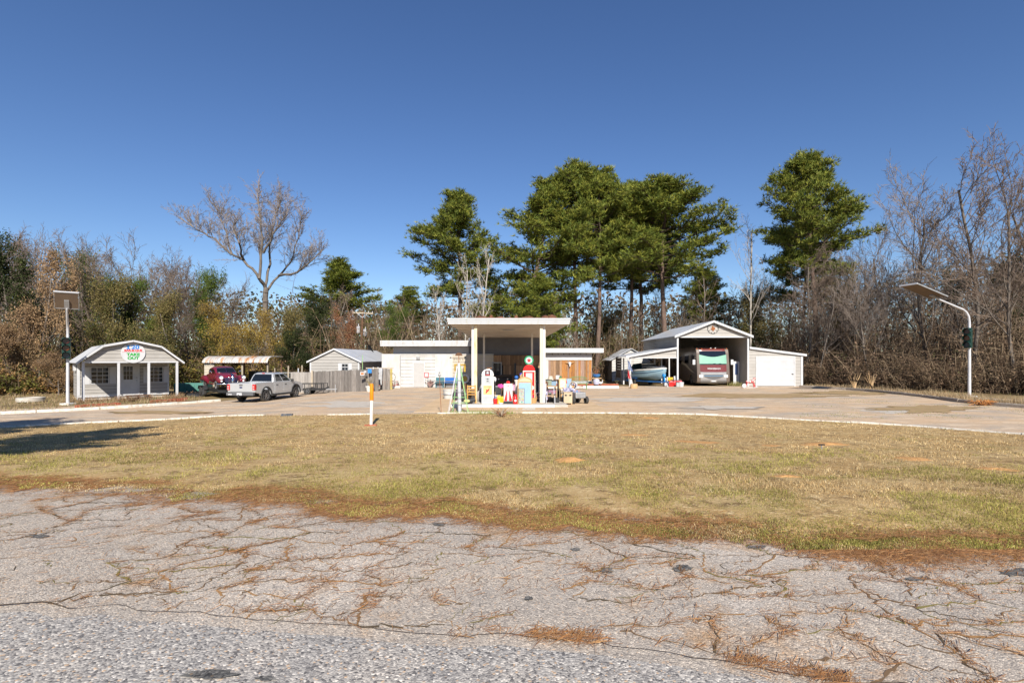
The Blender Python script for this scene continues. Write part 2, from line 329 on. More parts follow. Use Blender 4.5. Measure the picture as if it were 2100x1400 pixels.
# ------------------------------------------------------------ kerbs, piece by piece
m_kerb = mat('kerb_white_paint', (0.62, 0.58, 0.51), (0.36, 0.3, 0.22), scale=5, rough=0.85, bump=0.3, lo=0.45, hi=0.7)
m_kerb_grey = mat('kerb_concrete', (0.42, 0.38, 0.33), (0.27, 0.22, 0.17), scale=4, rough=0.9, bump=0.3)
m_timber = mat('old_timber', (0.42, 0.37, 0.31), (0.22, 0.17, 0.13), scale=6, rough=0.9, bump=0.4, stretch=(1, 1, 5))
def kerb_run(root, name, pts, w, h, m, seg, gap=0.015, wob=0.02, skip=(), sink=0.03):
    """straight pieces along a line of ground points"""
    P = [Vector(p) for p in pts]; d = [0]
    for a, b in zip(P, P[1:]): d.append(d[-1] + (b - a).length)
    def q(s):
        for i in range(len(P) - 1):
            if s <= d[i + 1]: return P[i].lerp(P[i + 1], (s - d[i]) / max(1e-6, d[i + 1] - d[i]))
        return P[-1]
    n = int(d[-1] / seg)
    for i in range(n):
        if i in skip: continue
        a = q(i * seg); b = q((i + 1) * seg - gap); a.z = g(a.x, a.y); b.z = g(b.x, b.y)
        hh = h * random.uniform(0.82, 1.1); o = Vector((random.uniform(-wob, wob), random.uniform(-wob, wob), 0))
        a += o; b += o; dr = (b - a).normalized(); nm = Vector((-dr.y, dr.x, 0)) * w / 2
        k = B(); up = Vector((0, 0, hh)); dn = Vector((0, 0, -sink)); c = 0.25
        k.loft([[p - nm + dn, p + nm + dn, p + nm * 0.94 + up * 0.75, p + nm * 0.7 + up, p - nm * 0.7 + up, p - nm * 0.94 + up * 0.75] for p in (a, b)])
        k.build(name, m, root)
kr = thing('kerb', None, None); tag(kr, kind='structure')
xs = np.linspace(-33, 33, 140)
kerb_run(kr, 'kerb_stone', [(x, float(kerb_y(x)), 0) for x in xs], 0.16, 0.075, m_kerb, 0.92, skip=(26, 27, 28, 31, 32, 33, 37, 61, 64, 65, 66), wob=0.03)
kr2 = thing('kerb', None, None); tag(kr2, kind='structure')
kerb_run(kr2, 'kerb_stone', [gp(u, v) for u, v in [(-70, 854), (0, 849), (150, 842), (260, 836), (330, 831), (400, 826), (470, 821.5)]], 0.26, 0.13, m_kerb, 1.25)
kr3 = thing('timber_kerb', None, None); tag(kr3, kind='structure')
kerb_run(kr3, 'timber', right_pts, 0.22, 0.17, m_timber, 1.9, wob=0.03)
# ============================================================ BUILDINGS
m_beige = mat('beige_siding', (0.39, 0.37, 0.345), (0.345, 0.325, 0.3), scale=1.2, rough=0.55, rand=0.05)
m_beige_d = mat('taupe_siding', (0.40, 0.36, 0.315), (0.34, 0.31, 0.27), scale=1.2, rough=0.6, rand=0.05)
m_trim = mat('white_metal_trim', (0.54, 0.54, 0.55), (0.47, 0.47, 0.48), scale=2, rough=0.45, rand=0.03)
m_roofw = mat('white_metal_roof', (0.58, 0.59, 0.61), (0.47, 0.48, 0.5), scale=0.8, rough=0.35, spec=0.5, rand=0.03)
m_white = mat('white_painted_wall', (0.54, 0.53, 0.515), (0.45, 0.43, 0.4), scale=1.6, stretch=(2, 2, 0.6), rough=0.7, bump=0.1, bscale=8)
m_cream = mat('cream_siding', (0.5, 0.44, 0.355), (0.43, 0.38, 0.31), scale=1.5, rough=0.6, rand=0.04)
m_greywall = mat('grey_wall', (0.44, 0.44, 0.46), (0.37, 0.37, 0.39), scale=0.7, rough=0.8)
m_fascia = mat('white_fascia', (0.53, 0.53, 0.53), (0.36, 0.32, 0.27), scale=2.0, rough=0.5, lo=0.5, hi=0.8, rand=0.03, stretch=(2.5, 2.5, 0.5))
m_soffit = mat('cream_soffit', (0.58, 0.53, 0.46), (0.43, 0.36, 0.28), scale=0.9, rough=0.8, lo=0.5, hi=0.75)
m_dark = mat('dark_interior', (0.02, 0.02, 0.02), rough=0.9)
m_black = mat('black_metal', (0.018, 0.018, 0.02), (0.03, 0.03, 0.03), rough=0.5)
m_greymet = mat('grey_metal', (0.36, 0.36, 0.37), (0.28, 0.28, 0.28), scale=5, rough=0.5, metal=0.4)
m_door = mat('grey_painted_door', (0.42, 0.41, 0.4), (0.38, 0.37, 0.36), rough=0.5)
m_glass = mat_glass('window_glass')
m_red = mat('red_paint', (0.55, 0.02, 0.025), (0.44, 0.02, 0.02), rough=0.35, spec=0.5)
m_rust = mat('rust', (0.32, 0.12, 0.04), (0.2, 0.07, 0.03), scale=7, rough=0.9)
m_brick = mat('red_brick', (0.36, 0.115, 0.065), (0.27, 0.085, 0.05), scale=9, rough=0.9, bump=0.4, rand=0.2)
m_conc = mat('pale_concrete', (0.5, 0.47, 0.42), (0.36, 0.32, 0.27), scale=2.5, rough=0.9, bump=0.25)
m_concw = mat('white_painted_concrete', (0.68, 0.66, 0.62), (0.42, 0.38, 0.31), scale=3, rough=0.85, bump=0.25, lo=0.5, hi=0.75)
def wood(name, c, c2, rand=0.22): return mat(name, c, c2, scale=3, rough=0.9, bump=0.5, bscale=14, stretch=(6, 6, 0.7), rand=rand, lo=0.3, hi=0.7)
m_wood_grey = wood('weathered_grey_plank', (0.27, 0.245, 0.225), (0.14, 0.12, 0.105), 0.35)
m_wood_brown = wood('weathered_brown_plank', (0.32, 0.2, 0.11), (0.17, 0.105, 0.07), 0.4)
m_wood_pale = wood('pale_grey_plank', (0.42, 0.39, 0.36), (0.28, 0.25, 0.22), 0.15)
m_deck = wood('brown_timber', (0.17, 0.09, 0.05), (0.1, 0.055, 0.035), 0.2)
def clip(poly, lo, hi):
    def half(P, keep, z):
        out = []
        for i in range(len(P)):
            a, b = P[i - 1], P[i]; ia, ib = keep(a[1]), keep(b[1])
            if ia != ib:
                t = (z - a[1]) / (b[1] - a[1]); out.append((a[0] + (b[0] - a[0]) * t, z))
            if ib: out.append(b)
        return out
    P = half(poly, lambda z: z >= lo, lo)
    return half(P, lambda z: z <= hi, hi) if len(P) > 2 else []
def siding(parent, poly, ax, d, out, h, m, name='siding_board', th=0.035, gap=0.02, z0=None):
    """horizontal boards over an outline on the plane ax = d; out = -1/+1 is the side that faces the open air"""
    z = min(p[1] for p in poly) if z0 is None else z0; top = max(p[1] for p in poly)
    while z < top - 0.02:
        P = clip(poly, z, min(z + h - gap, top))
        P = [p for i, p in enumerate(P) if math.dist(p, P[i - 1]) > 1e-4]
        if len(P) > 2:
            b = B().poly(P, ax, d, d + out * th)
            b.build(name, m, parent)
        z += h
def planks(parent, x0, x1, z0, z1, y, m, w, name='plank', th=0.025, gap=0.006, jz=0.0, rot=None, jy=0.006):
    x = x0
    while x < x1 - 0.03:
        ww = min(w * random.uniform(0.75, 1.2), x1 - x)
        dz = random.uniform(-jz, jz); dy = random.uniform(-jy, jy)
        o = B().box(0, ww - gap, -th, 0, 0, z1 - z0 + dz).build(name, m if not isinstance(m, list) else random.choice(m), parent, loc=(x, y + dy, z0)); x += ww
def window(parent, x0, x1, z0, z1, y, nx, nz, fr=0.05, sill=False, mf=None, shut=0):
    """frame proud of the wall at y (facing -y), glass behind, thin bars; shutters on both sides"""
    mf = mf or m_trim
    w = B(); yo = y - 0.05
    w.box(x0 - fr, x1 + fr, yo, y, z1, z1 + fr); w.box(x0 - fr, x1 + fr, yo, y, z0 - fr, z0); w.box(x0 - fr, x0, yo, y, z0, z1); w.box(x1, x1 + fr, yo, y, z0, z1)
    for i in range(1, nx): c = x0 + (x1 - x0) * i / nx; w.box(c - 0.012, c + 0.012, yo + 0.012, y - 0.02, z0, z1)
    for i in range(1, nz):
        c = z0 + (z1 - z0) * i / nz; k = 0.022 if i * 2 == nz else 0.012
        w.box(x0, x1, yo + 0.014, y - 0.021, c - k, c + k)
    o = w.build('window', mf, parent)
    for i in range(nx):
        for j in range(nz):
            a = x0 + (x1 - x0) * i / nx; b = x0 + (x1 - x0) * (i + 1) / nx; c = z0 + (z1 - z0) * j / nz; d = z0 + (z1 - z0) * (j + 1) / nz
            B().box(a + 0.004, b - 0.004, y - 0.018, y - 0.004, c + 0.004, d - 0.004).build('pane', m_glass, o)
    if shut:
        for a in (x0 - fr - 0.02 - shut, x1 + fr + 0.02): B().box(a, a + shut, y - 0.035, y, z0 - fr, z1 + fr).build('shutter', mf, parent)
    return o
# ------------------------------------------------------------ the take-out shed
Fs = Fr((-26.8, 31.9, -0.36), R(45)); W = 5.15; D = 5.3; PD = 2.65; FZ = 0.22; EZ = 2.5
sh = frame_thing('takeout_shed', 'beige take-out shed with gambrel roof and white-posted porch beside the left lamp', 'shed', Fs)
KX, KZ, PZ = 1.5, EZ + 1.02, EZ + 1.36; cx = W / 2
GAB = [(0, EZ), (W, EZ), (cx + KX, KZ), (cx, PZ), (cx - KX, KZ)]
B().box(0.05, W - 0.05, PD + 0.03, D - 0.03, FZ, EZ).build('wall_core', m_dark, sh)
siding(sh, [(0.05, FZ), (W - 0.05, FZ), (W - 0.05, EZ), (0.05, EZ)], 'y', PD + 0.028, -1, 0.225, m_beige)
siding(sh, [(PD, FZ), (D, FZ), (D, EZ), (PD, EZ)], 'x', 0.05, -1, 0.225, m_beige)
siding(sh, [(PD, FZ), (D, FZ), (D, EZ), (PD, EZ)], 'x', W - 0.05, 1, 0.225, m_beige)
siding(sh, [(p[0] * 0.965 + cx * 0.035, EZ + (p[1] - EZ) * 0.94 + 0.1) for p in GAB], 'y', 0.06, -1, 0.225, m_beige)
B().box(0.0, W, -0.01, 0.1, EZ - 0.02, EZ + 0.09).build('porch_beam', m_trim, sh)
B().poly([(p[0] * 0.96 + cx * 0.04, p[1] * 0.995) for p in GAB], 'y', 0.08, 0.12).build('gable_backing', m_beige, sh)
RO = [(-0.28, EZ - 0.06), (cx - KX - 0.03, KZ + 0.02), (cx, PZ + 0.04), (cx + KX + 0.03, KZ + 0.02), (W + 0.28, EZ - 0.06)]
m_shroof = mat('grey_white_roof', (0.56, 0.56, 0.56), (0.46, 0.46, 0.46), rough=0.5)
for a, b in zip(RO, RO[1:]):
    dx, dz = b[0] - a[0], b[1] - a[1]; l = math.hypot(dx, dz); nx, nz = -dz / l * 0.06, dx / l * 0.06
    B().poly([a, b, (b[0] + nx, b[1] + nz), (a[0] + nx, a[1] + nz)], 'y', -0.28, D + 0.2).build('roof', m_shroof, sh)
    B().poly([(a[0], a[1] - 0.05), (b[0], b[1] - 0.05), (b[0] + nx * 1.2, b[1] + nz * 1.2), (a[0] + nx * 1.2, a[1] + nz * 1.2)], 'y', -0.31, -0.283).build('rake_trim', m_trim, sh)
for px in (0.07, 1.84, 3.46, W - 0.07):
    B().box(px - 0.07, px + 0.07, 0.0, 0.14, 0.0, EZ - 0.02).build('porch_post', m_trim, sh, bevel=0.012)
B().box(0.05, W - 0.05, PD - 0.03, PD + 0.0, FZ - 0.05, FZ + 0.09).build('skirt_trim', m_trim, sh)
for a in (0.045, W - 0.13): B().box(a, a + 0.09, PD - 0.045, PD - 0.005, FZ + 0.09, EZ - 0.02).build('corner_trim', m_trim, sh)
B().box(-0.01, 0.045, PD - 0.02, PD + 0.14, FZ - 0.2, EZ).build('corner_trim', m_trim, sh)
B().box(0.06, W - 0.06, PD + 0.06, D - 0.1, -0.05, FZ).build('foundation', m_conc, sh)
yw = PD - 0.005
def P(u, v, y=PD): return Fs.pl(u, v, y)
for (u0, v0, u1, v1, wd) in [(187, 750, 222, 783.5, 0.36), (306, 747.5, 333, 779, 0.27)]:
    x0, _ = P(u0, v0); x1, _ = P(u1, v1); z0 = FZ + 0.87; z1 = z0 + 1.05
    window(sh, x0, x1, z0, z1, yw, 3, 4, shut=wd)
x0, _ = P(243, 760); x1, _ = P(283, 760)
B().box(x0 - 0.09, x0, yw - 0.05, yw, FZ, FZ + 2.12).box(x1, x1 + 0.09, yw - 0.05, yw, FZ, FZ + 2.12).box(x0 - 0.09, x1 + 0.09, yw - 0.05, yw, FZ + 2.12, FZ + 2.2).build('door_frame', m_trim, sh)
dr = B().box(x0, x1, yw - 0.03, yw, FZ + 0.02, FZ + 2.12).build('door', m_trim, sh)
a, b = x0 + 0.26, x1 - 0.3
for i in range(3):
    for j in range(3):
        xx = a + (b - a) * i / 3; zz = FZ + 1.08 + 0.31 * j
        B().box(xx + 0.012, xx + (b - a) / 3 - 0.012, yw - 0.037, yw - 0.031, zz, zz + 0.29).build('pane', m_glass, dr)
for z in (1.0, 1.18): B().ball((x1 - 0.09, yw - 0.06, FZ + z), 0.035, 8, 6).build('handle', m_greymet, dr)
for i in range(2): B().box(x0 + 0.2 + i * 0.5, x0 + 0.55 + i * 0.5, yw - 0.036, yw - 0.031, FZ + 0.2, FZ + 0.85).build('door_panel', m_trim, dr)
B().box(-0.14, -0.0, PD + 0.7, PD + 1.2, EZ - 0.55, EZ - 0.1).build('wall_box', m_trim, sh)
# the round sign hung on the gable
sx, sz = Fs.pl(273, 723.5, 0.0)
sg = thing('round_sign', 'round white sign reading I20 BAR-B-QUE TAKE OUT on the shed gable', 'sign', Fs.w(sx, -0.02, sz), Fs.a)
B().poly(circ_pts(0.66, 40), 'y', -0.03, 0.0).build('sign_board', m_trim, sg)
m_blue_l = mat('blue_lettering', (0.02, 0.2, 0.6), rough=0.5); m_green_l = mat('green_lettering', (0.01, 0.34, 0.04), rough=0.5); m_red_l = mat('red_lettering', (0.6, 0.02, 0.03), rough=0.5)
text('20', 0.36, m_blue_l, sg, (0.11, -0.036, 0.37), bold=0.012, sx=1.2)
B().box(-0.315, -0.225, -0.04, -0.031, 0.245, 0.495).box(-0.37, -0.17, -0.041, -0.031, 0.245, 0.29).box(-0.37, -0.17, -0.041, -0.031, 0.45, 0.495).build('lettering', m_blue_l, sg)
text('BAR-B-QUE', 0.175, m_red_l, sg, (0, -0.036, 0.16), bold=0.008, sx=1.08)
text('TAKE', 0.25, m_green_l, sg, (0, -0.036, -0.11), bold=0.012, sx=1.15)
text('OUT', 0.25, m_green_l, sg, (0, -0.036, -0.35), bold=0.012, sx=1.15)
B().box(-0.6, 0.6, -0.036, -0.031, 0.05, 0.062).build('rule_line', m_red_l, sg)
# steps and brick edging in front of it
st = thing('wooden_step', 'brown wooden pallet steps at the take-out shed door', 'steps', Fs.w(2.2, -0.1, 0), Fs.a)
for i, (yy, zz) in enumerate([(-0.72, 0.13), (-0.36, 0.25), (0.02, 0.36)]):
    B().box(0.0, 1.35, yy - 0.16, yy + 0.16, zz - 0.04, zz).build('tread', m_deck, st)
for x in (0.08, 0.66, 1.25): B().poly([(-0.86, 0), (0.15, 0), (0.15, 0.32), (-0.2, 0.32), (-0.2, 0.21), (-0.54, 0.21), (-0.54, 0.09), (-0.86, 0.09)], 'x', x - 0.03, x + 0.03).build('stringer', m_deck, st)
for nm, (ua, va), (ub, vb), lab in [('a', (212, 832), (248, 829.5), 'short row of red edging bricks between the lamp and the wooden steps'), ('b', (308, 825.5), (384, 819.5), 'longer row of red edging bricks past the wooden steps')]:
    p, q = gp(ua, va), gp(ub, vb)
    if nm == 'a': p = gp(143, 836.5)
    br = thing('brick_edging', lab, 'brick edging', p, math.atan2(q.y - p.y, q.x - p.x)); L_ = (q - p).length; n = int(L_ / 0.115)
    proto = None
    for i in range(n):
        if nm == 'a' and i < n * 0.5 and random.random() < 0.3: continue
        if proto is None: o = proto = B().box(0, 0.092, -0.05, 0.05, -0.08, 0.15).build('brick', m_brick, br)
        else: o = proto.copy(); COL.objects.link(o)
        o.location = (i * L_ / n, random.uniform(-0.015, 0.015), random.uniform(-0.03, 0.01)); o.rotation_euler = (random.uniform(-.1, .1), random.uniform(-.06, .06), 0)
# ------------------------------------------------------------ the grey shed with the white roof behind the fence
Fg = Fr((-16.55, 42.0, -0.15), R(-1)); gw, gd = 4.05, 12.0; ez, pz = 2.33, 3.3
gs = frame_thing('gable_shed', 'beige gabled shed with white metal roof behind the plank fence', 'shed', Fg)
siding(gs, [(0, 0), (gw, 0), (gw, ez), (gw / 2, pz), (0, ez)], 'y', 0.0, -1, 0.245, m_beige)
siding(gs, [(0.1, 0), (gd, 0), (gd, ez), (0.1, ez)], 'x', gw, 1, 0.245, m_beige_d)
B().box(0.02, gw - 0.03, 0.01, gd, 0, ez).build('wall_core', m_beige_d, gs)
for s in (-1, 1):
    c = gw / 2
    for i in range(12):
        B().poly([(c, pz + 0.03), (c + s * (c + 0.22), ez - 0.07), (c + s * (c + 0.22), ez - 0.02), (c, pz + 0.08)], 'y', -0.18 + i * 1.03, -0.18 + (i + 1) * 1.03 - 0.02).build('roof_panel', m_roofw, gs)
    B().poly([(c, pz - 0.04), (c + s * (c + 0.23), ez - 0.14), (c + s * (c + 0.23), ez - 0.01), (c, pz + 0.09)], 'y', -0.215, -0.19).build('rake_trim', m_trim, gs)
for a in (-0.02, gw - 0.1): B().box(a, a + 0.12, -0.05, -0.031, 0, ez - 0.05).build('corner_trim', m_trim, gs)
x0, z0 = Fg.pl(702, 759); x1, z1 = Fg.pl(714, 746); window(gs, x0, x1, z0, z1, -0.035, 2, 2, shut=0.24)
# ------------------------------------------------------------ the station building: left wing, centre, right wing
YW = 42.7; Fb = Fr((0, YW, 0.0)); bl = frame_thing('station_building', 'long white flat-roofed station building behind the canopy', 'building', Fb)
def X(u, y=0.0): return Fb.pl(u, 735, y)[0]
def Z(v, y=0.0): return Fb.pl(1050, v, y)[1]
zt = 2.68
B().box(X(783), X(821), 0, 0.25, 0, zt + 0.02).build('wall', m_white, bl)
B().box(X(893), X(928), 0, 0.25, 0, zt + 0.02).build('wall', m_white, bl)
B().box(X(821), X(893), 0.06, 0.2, 0, zt).build('wall', m_greywall, bl)
siding(bl, [(X(822), 0.02), (X(892.5), 0.02), (X(892.5), zt), (X(822), zt)], 'y', 0.06, -1, 0.285, m_white, th=0.045, gap=0.03)
B().box(X(821.4), X(822), -0.02, 0.0, 0, zt).box(X(892.6), X(893.4), -0.02, 0.0, 0, zt).build('corner_trim', m_trim, bl)
siding(bl, [(X(928), 0.02), (X(1012), 0.02), (X(1012), zt), (X(928), zt)], 'y', 0.06, -1, 0.30, m_cream, th=0.045, gap=0.03)
B().box(X(928), X(1012), 0.06, 0.2, 0, zt).build('wall', m_greywall, bl)
B().box(X(804), X(960), 0.5, 0.75, zt, 3.45).build('upper_wall', m_greywall, bl)
B().box(X(960), X(1120), 0.5, 0.75, zt, 4.14).build('upper_wall', mat('shade_darkened_wall', (0.17, 0.17, 0.185), (0.13, 0.13, 0.145), scale=0.8, rough=0.8), bl)  # under the canopy the grey is darkened, putting its shade into the colour
B().box(X(783), X(1012), 0.0, 0.7, zt + 0.02, zt + 0.1).build('ledge', m_white, bl)
B().box(X(783), X(783) + 0.25, 0.25, 9, 0, zt).build('wall', m_white, bl)
B().box(X(804), X(804) + 0.2, 0.75, 9, zt, 3.5).build('wall', m_greywall, bl)
# left roof slab
zr0, zr1 = 3.42, 3.9
rf = B().box(X(780, -0.7), X(972, -0.7), -0.66, 9.5, zr0 + 0.02, zr1 - 0.03).build('roof', m_fascia, bl)
for i in range(3):
    z = zr0 + i * 0.16; B().box(X(780, -0.7) - 0.02, X(972, -0.7), -0.7 - 0.025 * i, -0.66, z, z + 0.135).build('fascia_board', m_fascia, rf)
# grey door, lamp
x0, x1 = X(848.5), X(870)
B().box(x0, x1, -0.02, 0.0, 0.02, 2.02).build('door', m_door, bl)
B().box(x0 - 0.06, x0, -0.04, 0.0, 0.02, 2.02).box(x1, x1 + 0.06, -0.04, 0.0, 0.02, 2.02).box(x0 - 0.06, x1 + 0.06, -0.04, 0.0, 2.02, 2.08).build('door_frame', m_trim, bl)
B().box(X(854), X(861.5), -0.12, 0.0, 2.34, 2.58).build('wall_lamp', m_greymet, bl, bevel=0.02)
B().box(X(820.2), X(821.6), -0.09, 0.0, 1.0, 1.3).cyl((X(820.8), -0.05, 1.3), (X(820.8), -0.05, zt), 0.02, n=6).build('meter_box', m_greymet, bl)
# centre under the canopy: weathered boards and a screened door
B().box(X(1012), X(1122), 0.1, 0.3, 0, zt + 0.02).build('wall', m_dark, bl)
planks(bl, X(1012), X(1112), 1.85, zt, 0.09, m_wood_brown, 0.17)
planks(bl, X(1032), X(1112), 0.02, 1.83, 0.09, m_wood_brown, 0.17)
x0, x1 = X(1009), X(1029)
d = B().box(x0, x0 + 0.08, -0.03, 0.08, 0.02, 2.1).box(x1 - 0.08, x1, -0.03, 0.08, 0.02, 2.1).box(x0 + 0.08, x1 - 0.08, -0.03, 0.08, 2.02, 2.1).box(x0 + 0.08, x1 - 0.08, 0.0, 0.04, 0.75, 0.83).build('door', m_greymet, bl)
B().box(x0 + 0.08, x1 - 0.08, 0.03, 0.06, 0.02, 2.02).build('pane', m_glass, d)
# right wing
zr = 2.88; xr0, xr1 = X(1118), X(1214)
B().box(xr0, xr1, 0.05, 0.3, 0, 2.8).build('wall', m_greywall, bl)
B().box(xr1 - 0.2, xr1, 0.3, 8, 0, 2.8).build('wall', m_greywall, bl)
B().box(xr0, X(1124.5), -0.03, 0.05, 0.3, 2.3).build('corner_trim', m_white, bl)
B().box(xr0, xr1, -0.045, 0.045, 2.27, 2.34).build('ledge', m_white, bl)
planks(bl, X(1125), xr1 - 0.02, 0.55, 2.26, 0.04, [m_wood_brown, m_wood_brown, wood('pinkish_grey_plank', (0.32, 0.22, 0.17), (0.2, 0.13, 0.1), .3), mat('orange_plank', (0.45, 0.2, 0.045), (0.25, 0.12, 0.06), scale=3, rough=0.9, bump=0.5, bscale=14, stretch=(6, 6, 0.7), rand=0.25)], 0.165, jy=0.012)
B().box(X(1205), xr1, -0.1, 0.03, 0.5, 0.56).build('ledge', m_white, bl)
rr = B().box(X(1112), X(1235.5), -0.46, 8.4, zr, zr + 0.36).build('roof', m_fascia, bl)
for i in range(2): B().box(X(1112), X(1235.5) + 0.02, -0.5 - 0.012 * i, -0.462, zr + i * 0.19, zr + i * 0.19 + 0.18).build('fascia_board', m_fascia, rr)
for i in range(7):
    xx = X(1133 + i * 11.5); B().cyl((xx, -0.06, 2.72), (xx, -0.06, 2.82), 0.035, 0.02, n=6).build('string_light', m_black, bl)
# brick planter and white kerb before the right wing
pl_ = thing('brick_planter', 'low red brick planter with white kerb along the right wing', 'planter', (X(1118), YW - 1.3, 0))
Lp = X(1262) - X(1118)
B().box(0, Lp, -0.12, 0.0, 0, 0.2).build('kerb', m_concw, pl_)
B().box(0.02, Lp, 0.02, 1.2, 0, 0.3).build('soil_fill', mat('red_soil', (0.3, 0.13, 0.07), (0.22, 0.1, 0.06), rough=0.95, bump=0.6, bscale=12), pl_)
proto = None
for r_ in range(2):
    for i in range(int(Lp / 0.24)):
        if proto is None: o = proto = B().box(0, 0.225, 0.0, 0.1, 0, 0.075).build('brick', m_brick, pl_)
        else: o = proto.copy(); COL.objects.link(o)
        o.location = (i * 0.24 + (r_ % 2) * 0.1, 0.003 + random.uniform(0, .012), 0.2 + r_ * 0.085)
pw = thing('brick_planter', 'low painted planter ledge holding flowerpots at the white wall corner', 'planter', (X(778), YW - 0.75, 0))
B().poly([(0, 0), (1.9, 0), (1.75, 0.75), (0, 0.75)], 'z', 0, 0.16).build('kerb', m_concw, pw)
B().poly([(0.04, 0.06), (1.78, 0.06), (1.72, 0.74), (0.04, 0.74)], 'z', 0.16, 0.2).build('soil_fill', m_brick, pw)
# ------------------------------------------------------------ canopy
CX = -0.16; cp = thing('canopy', 'white flat canopy on rusty posts over the old fuel pumps', 'canopy', (CX, 25.85, 0), R(0.6))
CH = 4.15
cr_ = B().box(-3.02, 3.02, 0.03, 17.6, CH, CH + 0.26).build('canopy_roof', m_soffit, cp)
for i in range(3):
    z = CH - 0.01 + i * 0.105; o_ = 0.025 * i
    B().box(-3.07 - o_, 3.07 + o_, -o_, 0.028, z, z + 0.085).build('fascia_board', m_fascia, cr_)
    for s in (-1, 1): B().box(min(s * 3.022, s * (3.06 + o_)), max(s * 3.022, s * (3.06 + o_)), 0.03, 17.6, z, z + 0.1).build('fascia_board', m_fascia, cr_)
for i in range(1, 6): B().box(-3.0, 3.0, i * 2.8 - 0.02, i * 2.8 + 0.02, CH - 0.012, CH - 0.001).build('soffit_batten', m_soffit, cr_)
m_post_rust = mat('rust_streaked_cream_post', (0.66, 0.55, 0.38), (0.5, 0.27, 0.06), scale=2.2, rough=0.7, stretch=(3, 3, 0.6), lo=0.45, hi=0.68)
m_post_white = mat('white_post', (0.74, 0.72, 0.69), (0.62, 0.58, 0.52), scale=3, rough=0.6)
for sx_, xo in ((-1, -1.69), (1, 1.66)):
    B().box(xo - 0.07, xo + 0.07, 0.3, 0.44, 0.14, CH - 0.012).build('post', m_post_rust if sx_ < 0 else mat('cream_post', (0.6, 0.53, 0.42), (0.5, 0.38, 0.24), scale=2.5, rough=0.7, stretch=(3, 3, 0.6), lo=0.5, hi=0.75), cp)
    B().box(xo + sx_ * 0.15 - 0.065, xo + sx_ * 0.15 + 0.065, 0.38, 0.52, 0.14, CH - 0.012).build('post', m_post_white, cp)
    B().box(xo - 0.065, xo + 0.065, 9.8, 9.93, 0.0, CH - 0.012).build('post', m_post_white, cp)
B().box(-0.35, 0.35, 4.6, 4.78, CH - 0.08, CH - 0.012).build('ceiling_lamp', m_trim, cp)
rb = B(); rr_ = random.Random(4)
for i in range(60):
    x = rr_.uniform(-1.6, 2.4); y = rr_.uniform(0.4, 2.2); rb.ball((x, y, CH + 0.27), (rr_.uniform(.1, .3), .2, rr_.uniform(.08, .26)), 6, 4)
rb.build('leaf_debris', mat('rotted_leaves', (0.17, 0.07, 0.04), (0.1, 0.05, 0.03), rough=0.95, bump=1, bscale=15), cp)
isl = thing('pump_island', 'low concrete pump island with white painted edge under the canopy', 'pump island', (-3.0, 25.1, 0))
B().box(0, 5.1, 0, 0.14, 0, 0.14).box(0, 0.14, 0.142, 3.6, 0, 0.14).build('painted_edge', m_concw, isl, bevel=0.02)
B().box(0.145, 5.1, 0.145, 3.6, 0, 0.135).build('slab', m_conc, isl)
B().box(5.105, 5.75, 0.02, 3.2, 0, 0.13).build('slab', m_conc, isl, bevel=0.02)
m_mark = mat('worn_white_marking', (0.6, 0.57, 0.5), (0.42, 0.33, 0.23), scale=8, rough=0.9, lo=0.45, hi=0.6)
pm = thing('painted_marking', None, None); tag(pm, kind='structure')
p_ = gp(1083, 838); B().poly([(p_.x - .32, p_.y - .7), (p_.x + .3, p_.y - .7), (p_.x + .38, p_.y + .5), (p_.x - .2, p_.y + .5)], 'z', 0.018, 0.02).build('bar', m_mark, pm)
p_ = gp(1060, 838); B().poly([(p_.x - .07, p_.y - .5), (p_.x + .03, p_.y - .5), (p_.x + .1, p_.y + .5), (p_.x, p_.y + .5)], 'z', 0.018, 0.02).build('bar', m_mark, pm)
# ------------------------------------------------------------ motorhome carport with lean-tos
Fc = Fr((14.4, 44.5, 0.0), R(-1.5)); CW = 6.05; CD = 12.8; CE = 4.4; CP = 5.62
cpt = frame_thing('motorhome_carport', 'tall beige metal carport with white trim sheltering the motorhome', 'carport', Fc)
siding(cpt, [(0.05, 4.33), (CW - 0.05, 4.33), (CW / 2, CP - 0.12)], 'y', 0.06, -1, 0.27, m_beige)
B().poly([(0.05, 4.33), (CW - 0.05, 4.33), (CW / 2, CP - 0.1)], 'y', 0.065, 0.09).build('gable_backing', m_beige_d, cpt)
B().box(-0.02, CW + 0.02, -0.02, 0.11, 4.22, 4.325).build('lintel_trim', m_trim, cpt)
siding(cpt, [(0.1, 3.05), (CD, 3.05), (CD, CE), (0.1, CE)], 'x', 0.0, -1, 0.27, m_beige)
B().box(0.003, 0.03, 0.1, CD, 3.05, CE - 0.03).build('wall_backing', m_beige_d, cpt)
siding(cpt, [(0.1, 0.02), (CD, 0.02), (CD, CE), (0.1, CE)], 'x', CW, 1, 0.27, m_beige)
B().box(CW - 0.04, CW - 0.003, 0.1, CD, 0.02, CE - 0.03).build('wall_backing', m_beige_d, cpt)
c = CW / 2
for s in (-1, 1):
    for i in range(13):
        B().poly([(c, CP), (c + s * (c + 0.32), CE - 0.1), (c + s * (c + 0.32), CE - 0.04), (c, CP + 0.06)], 'y', -0.25 + i * 1.01, -0.25 + (i + 1) * 1.01 - 0.02).build('roof_panel', m_roofw, cpt)
    B().poly([(c, CP - 0.12), (c + s * (c + 0.34), CE - 0.22), (c + s * (c + 0.34), CE - 0.02), (c, CP + 0.075)], 'y', -0.3, -0.255).build('rake_trim', m_trim, cpt)
for x in (0.0, CW):
    B().box(x - 0.07, x + 0.07, -0.03, 0.1, 0, 4.215).build('post', m_trim, cpt)
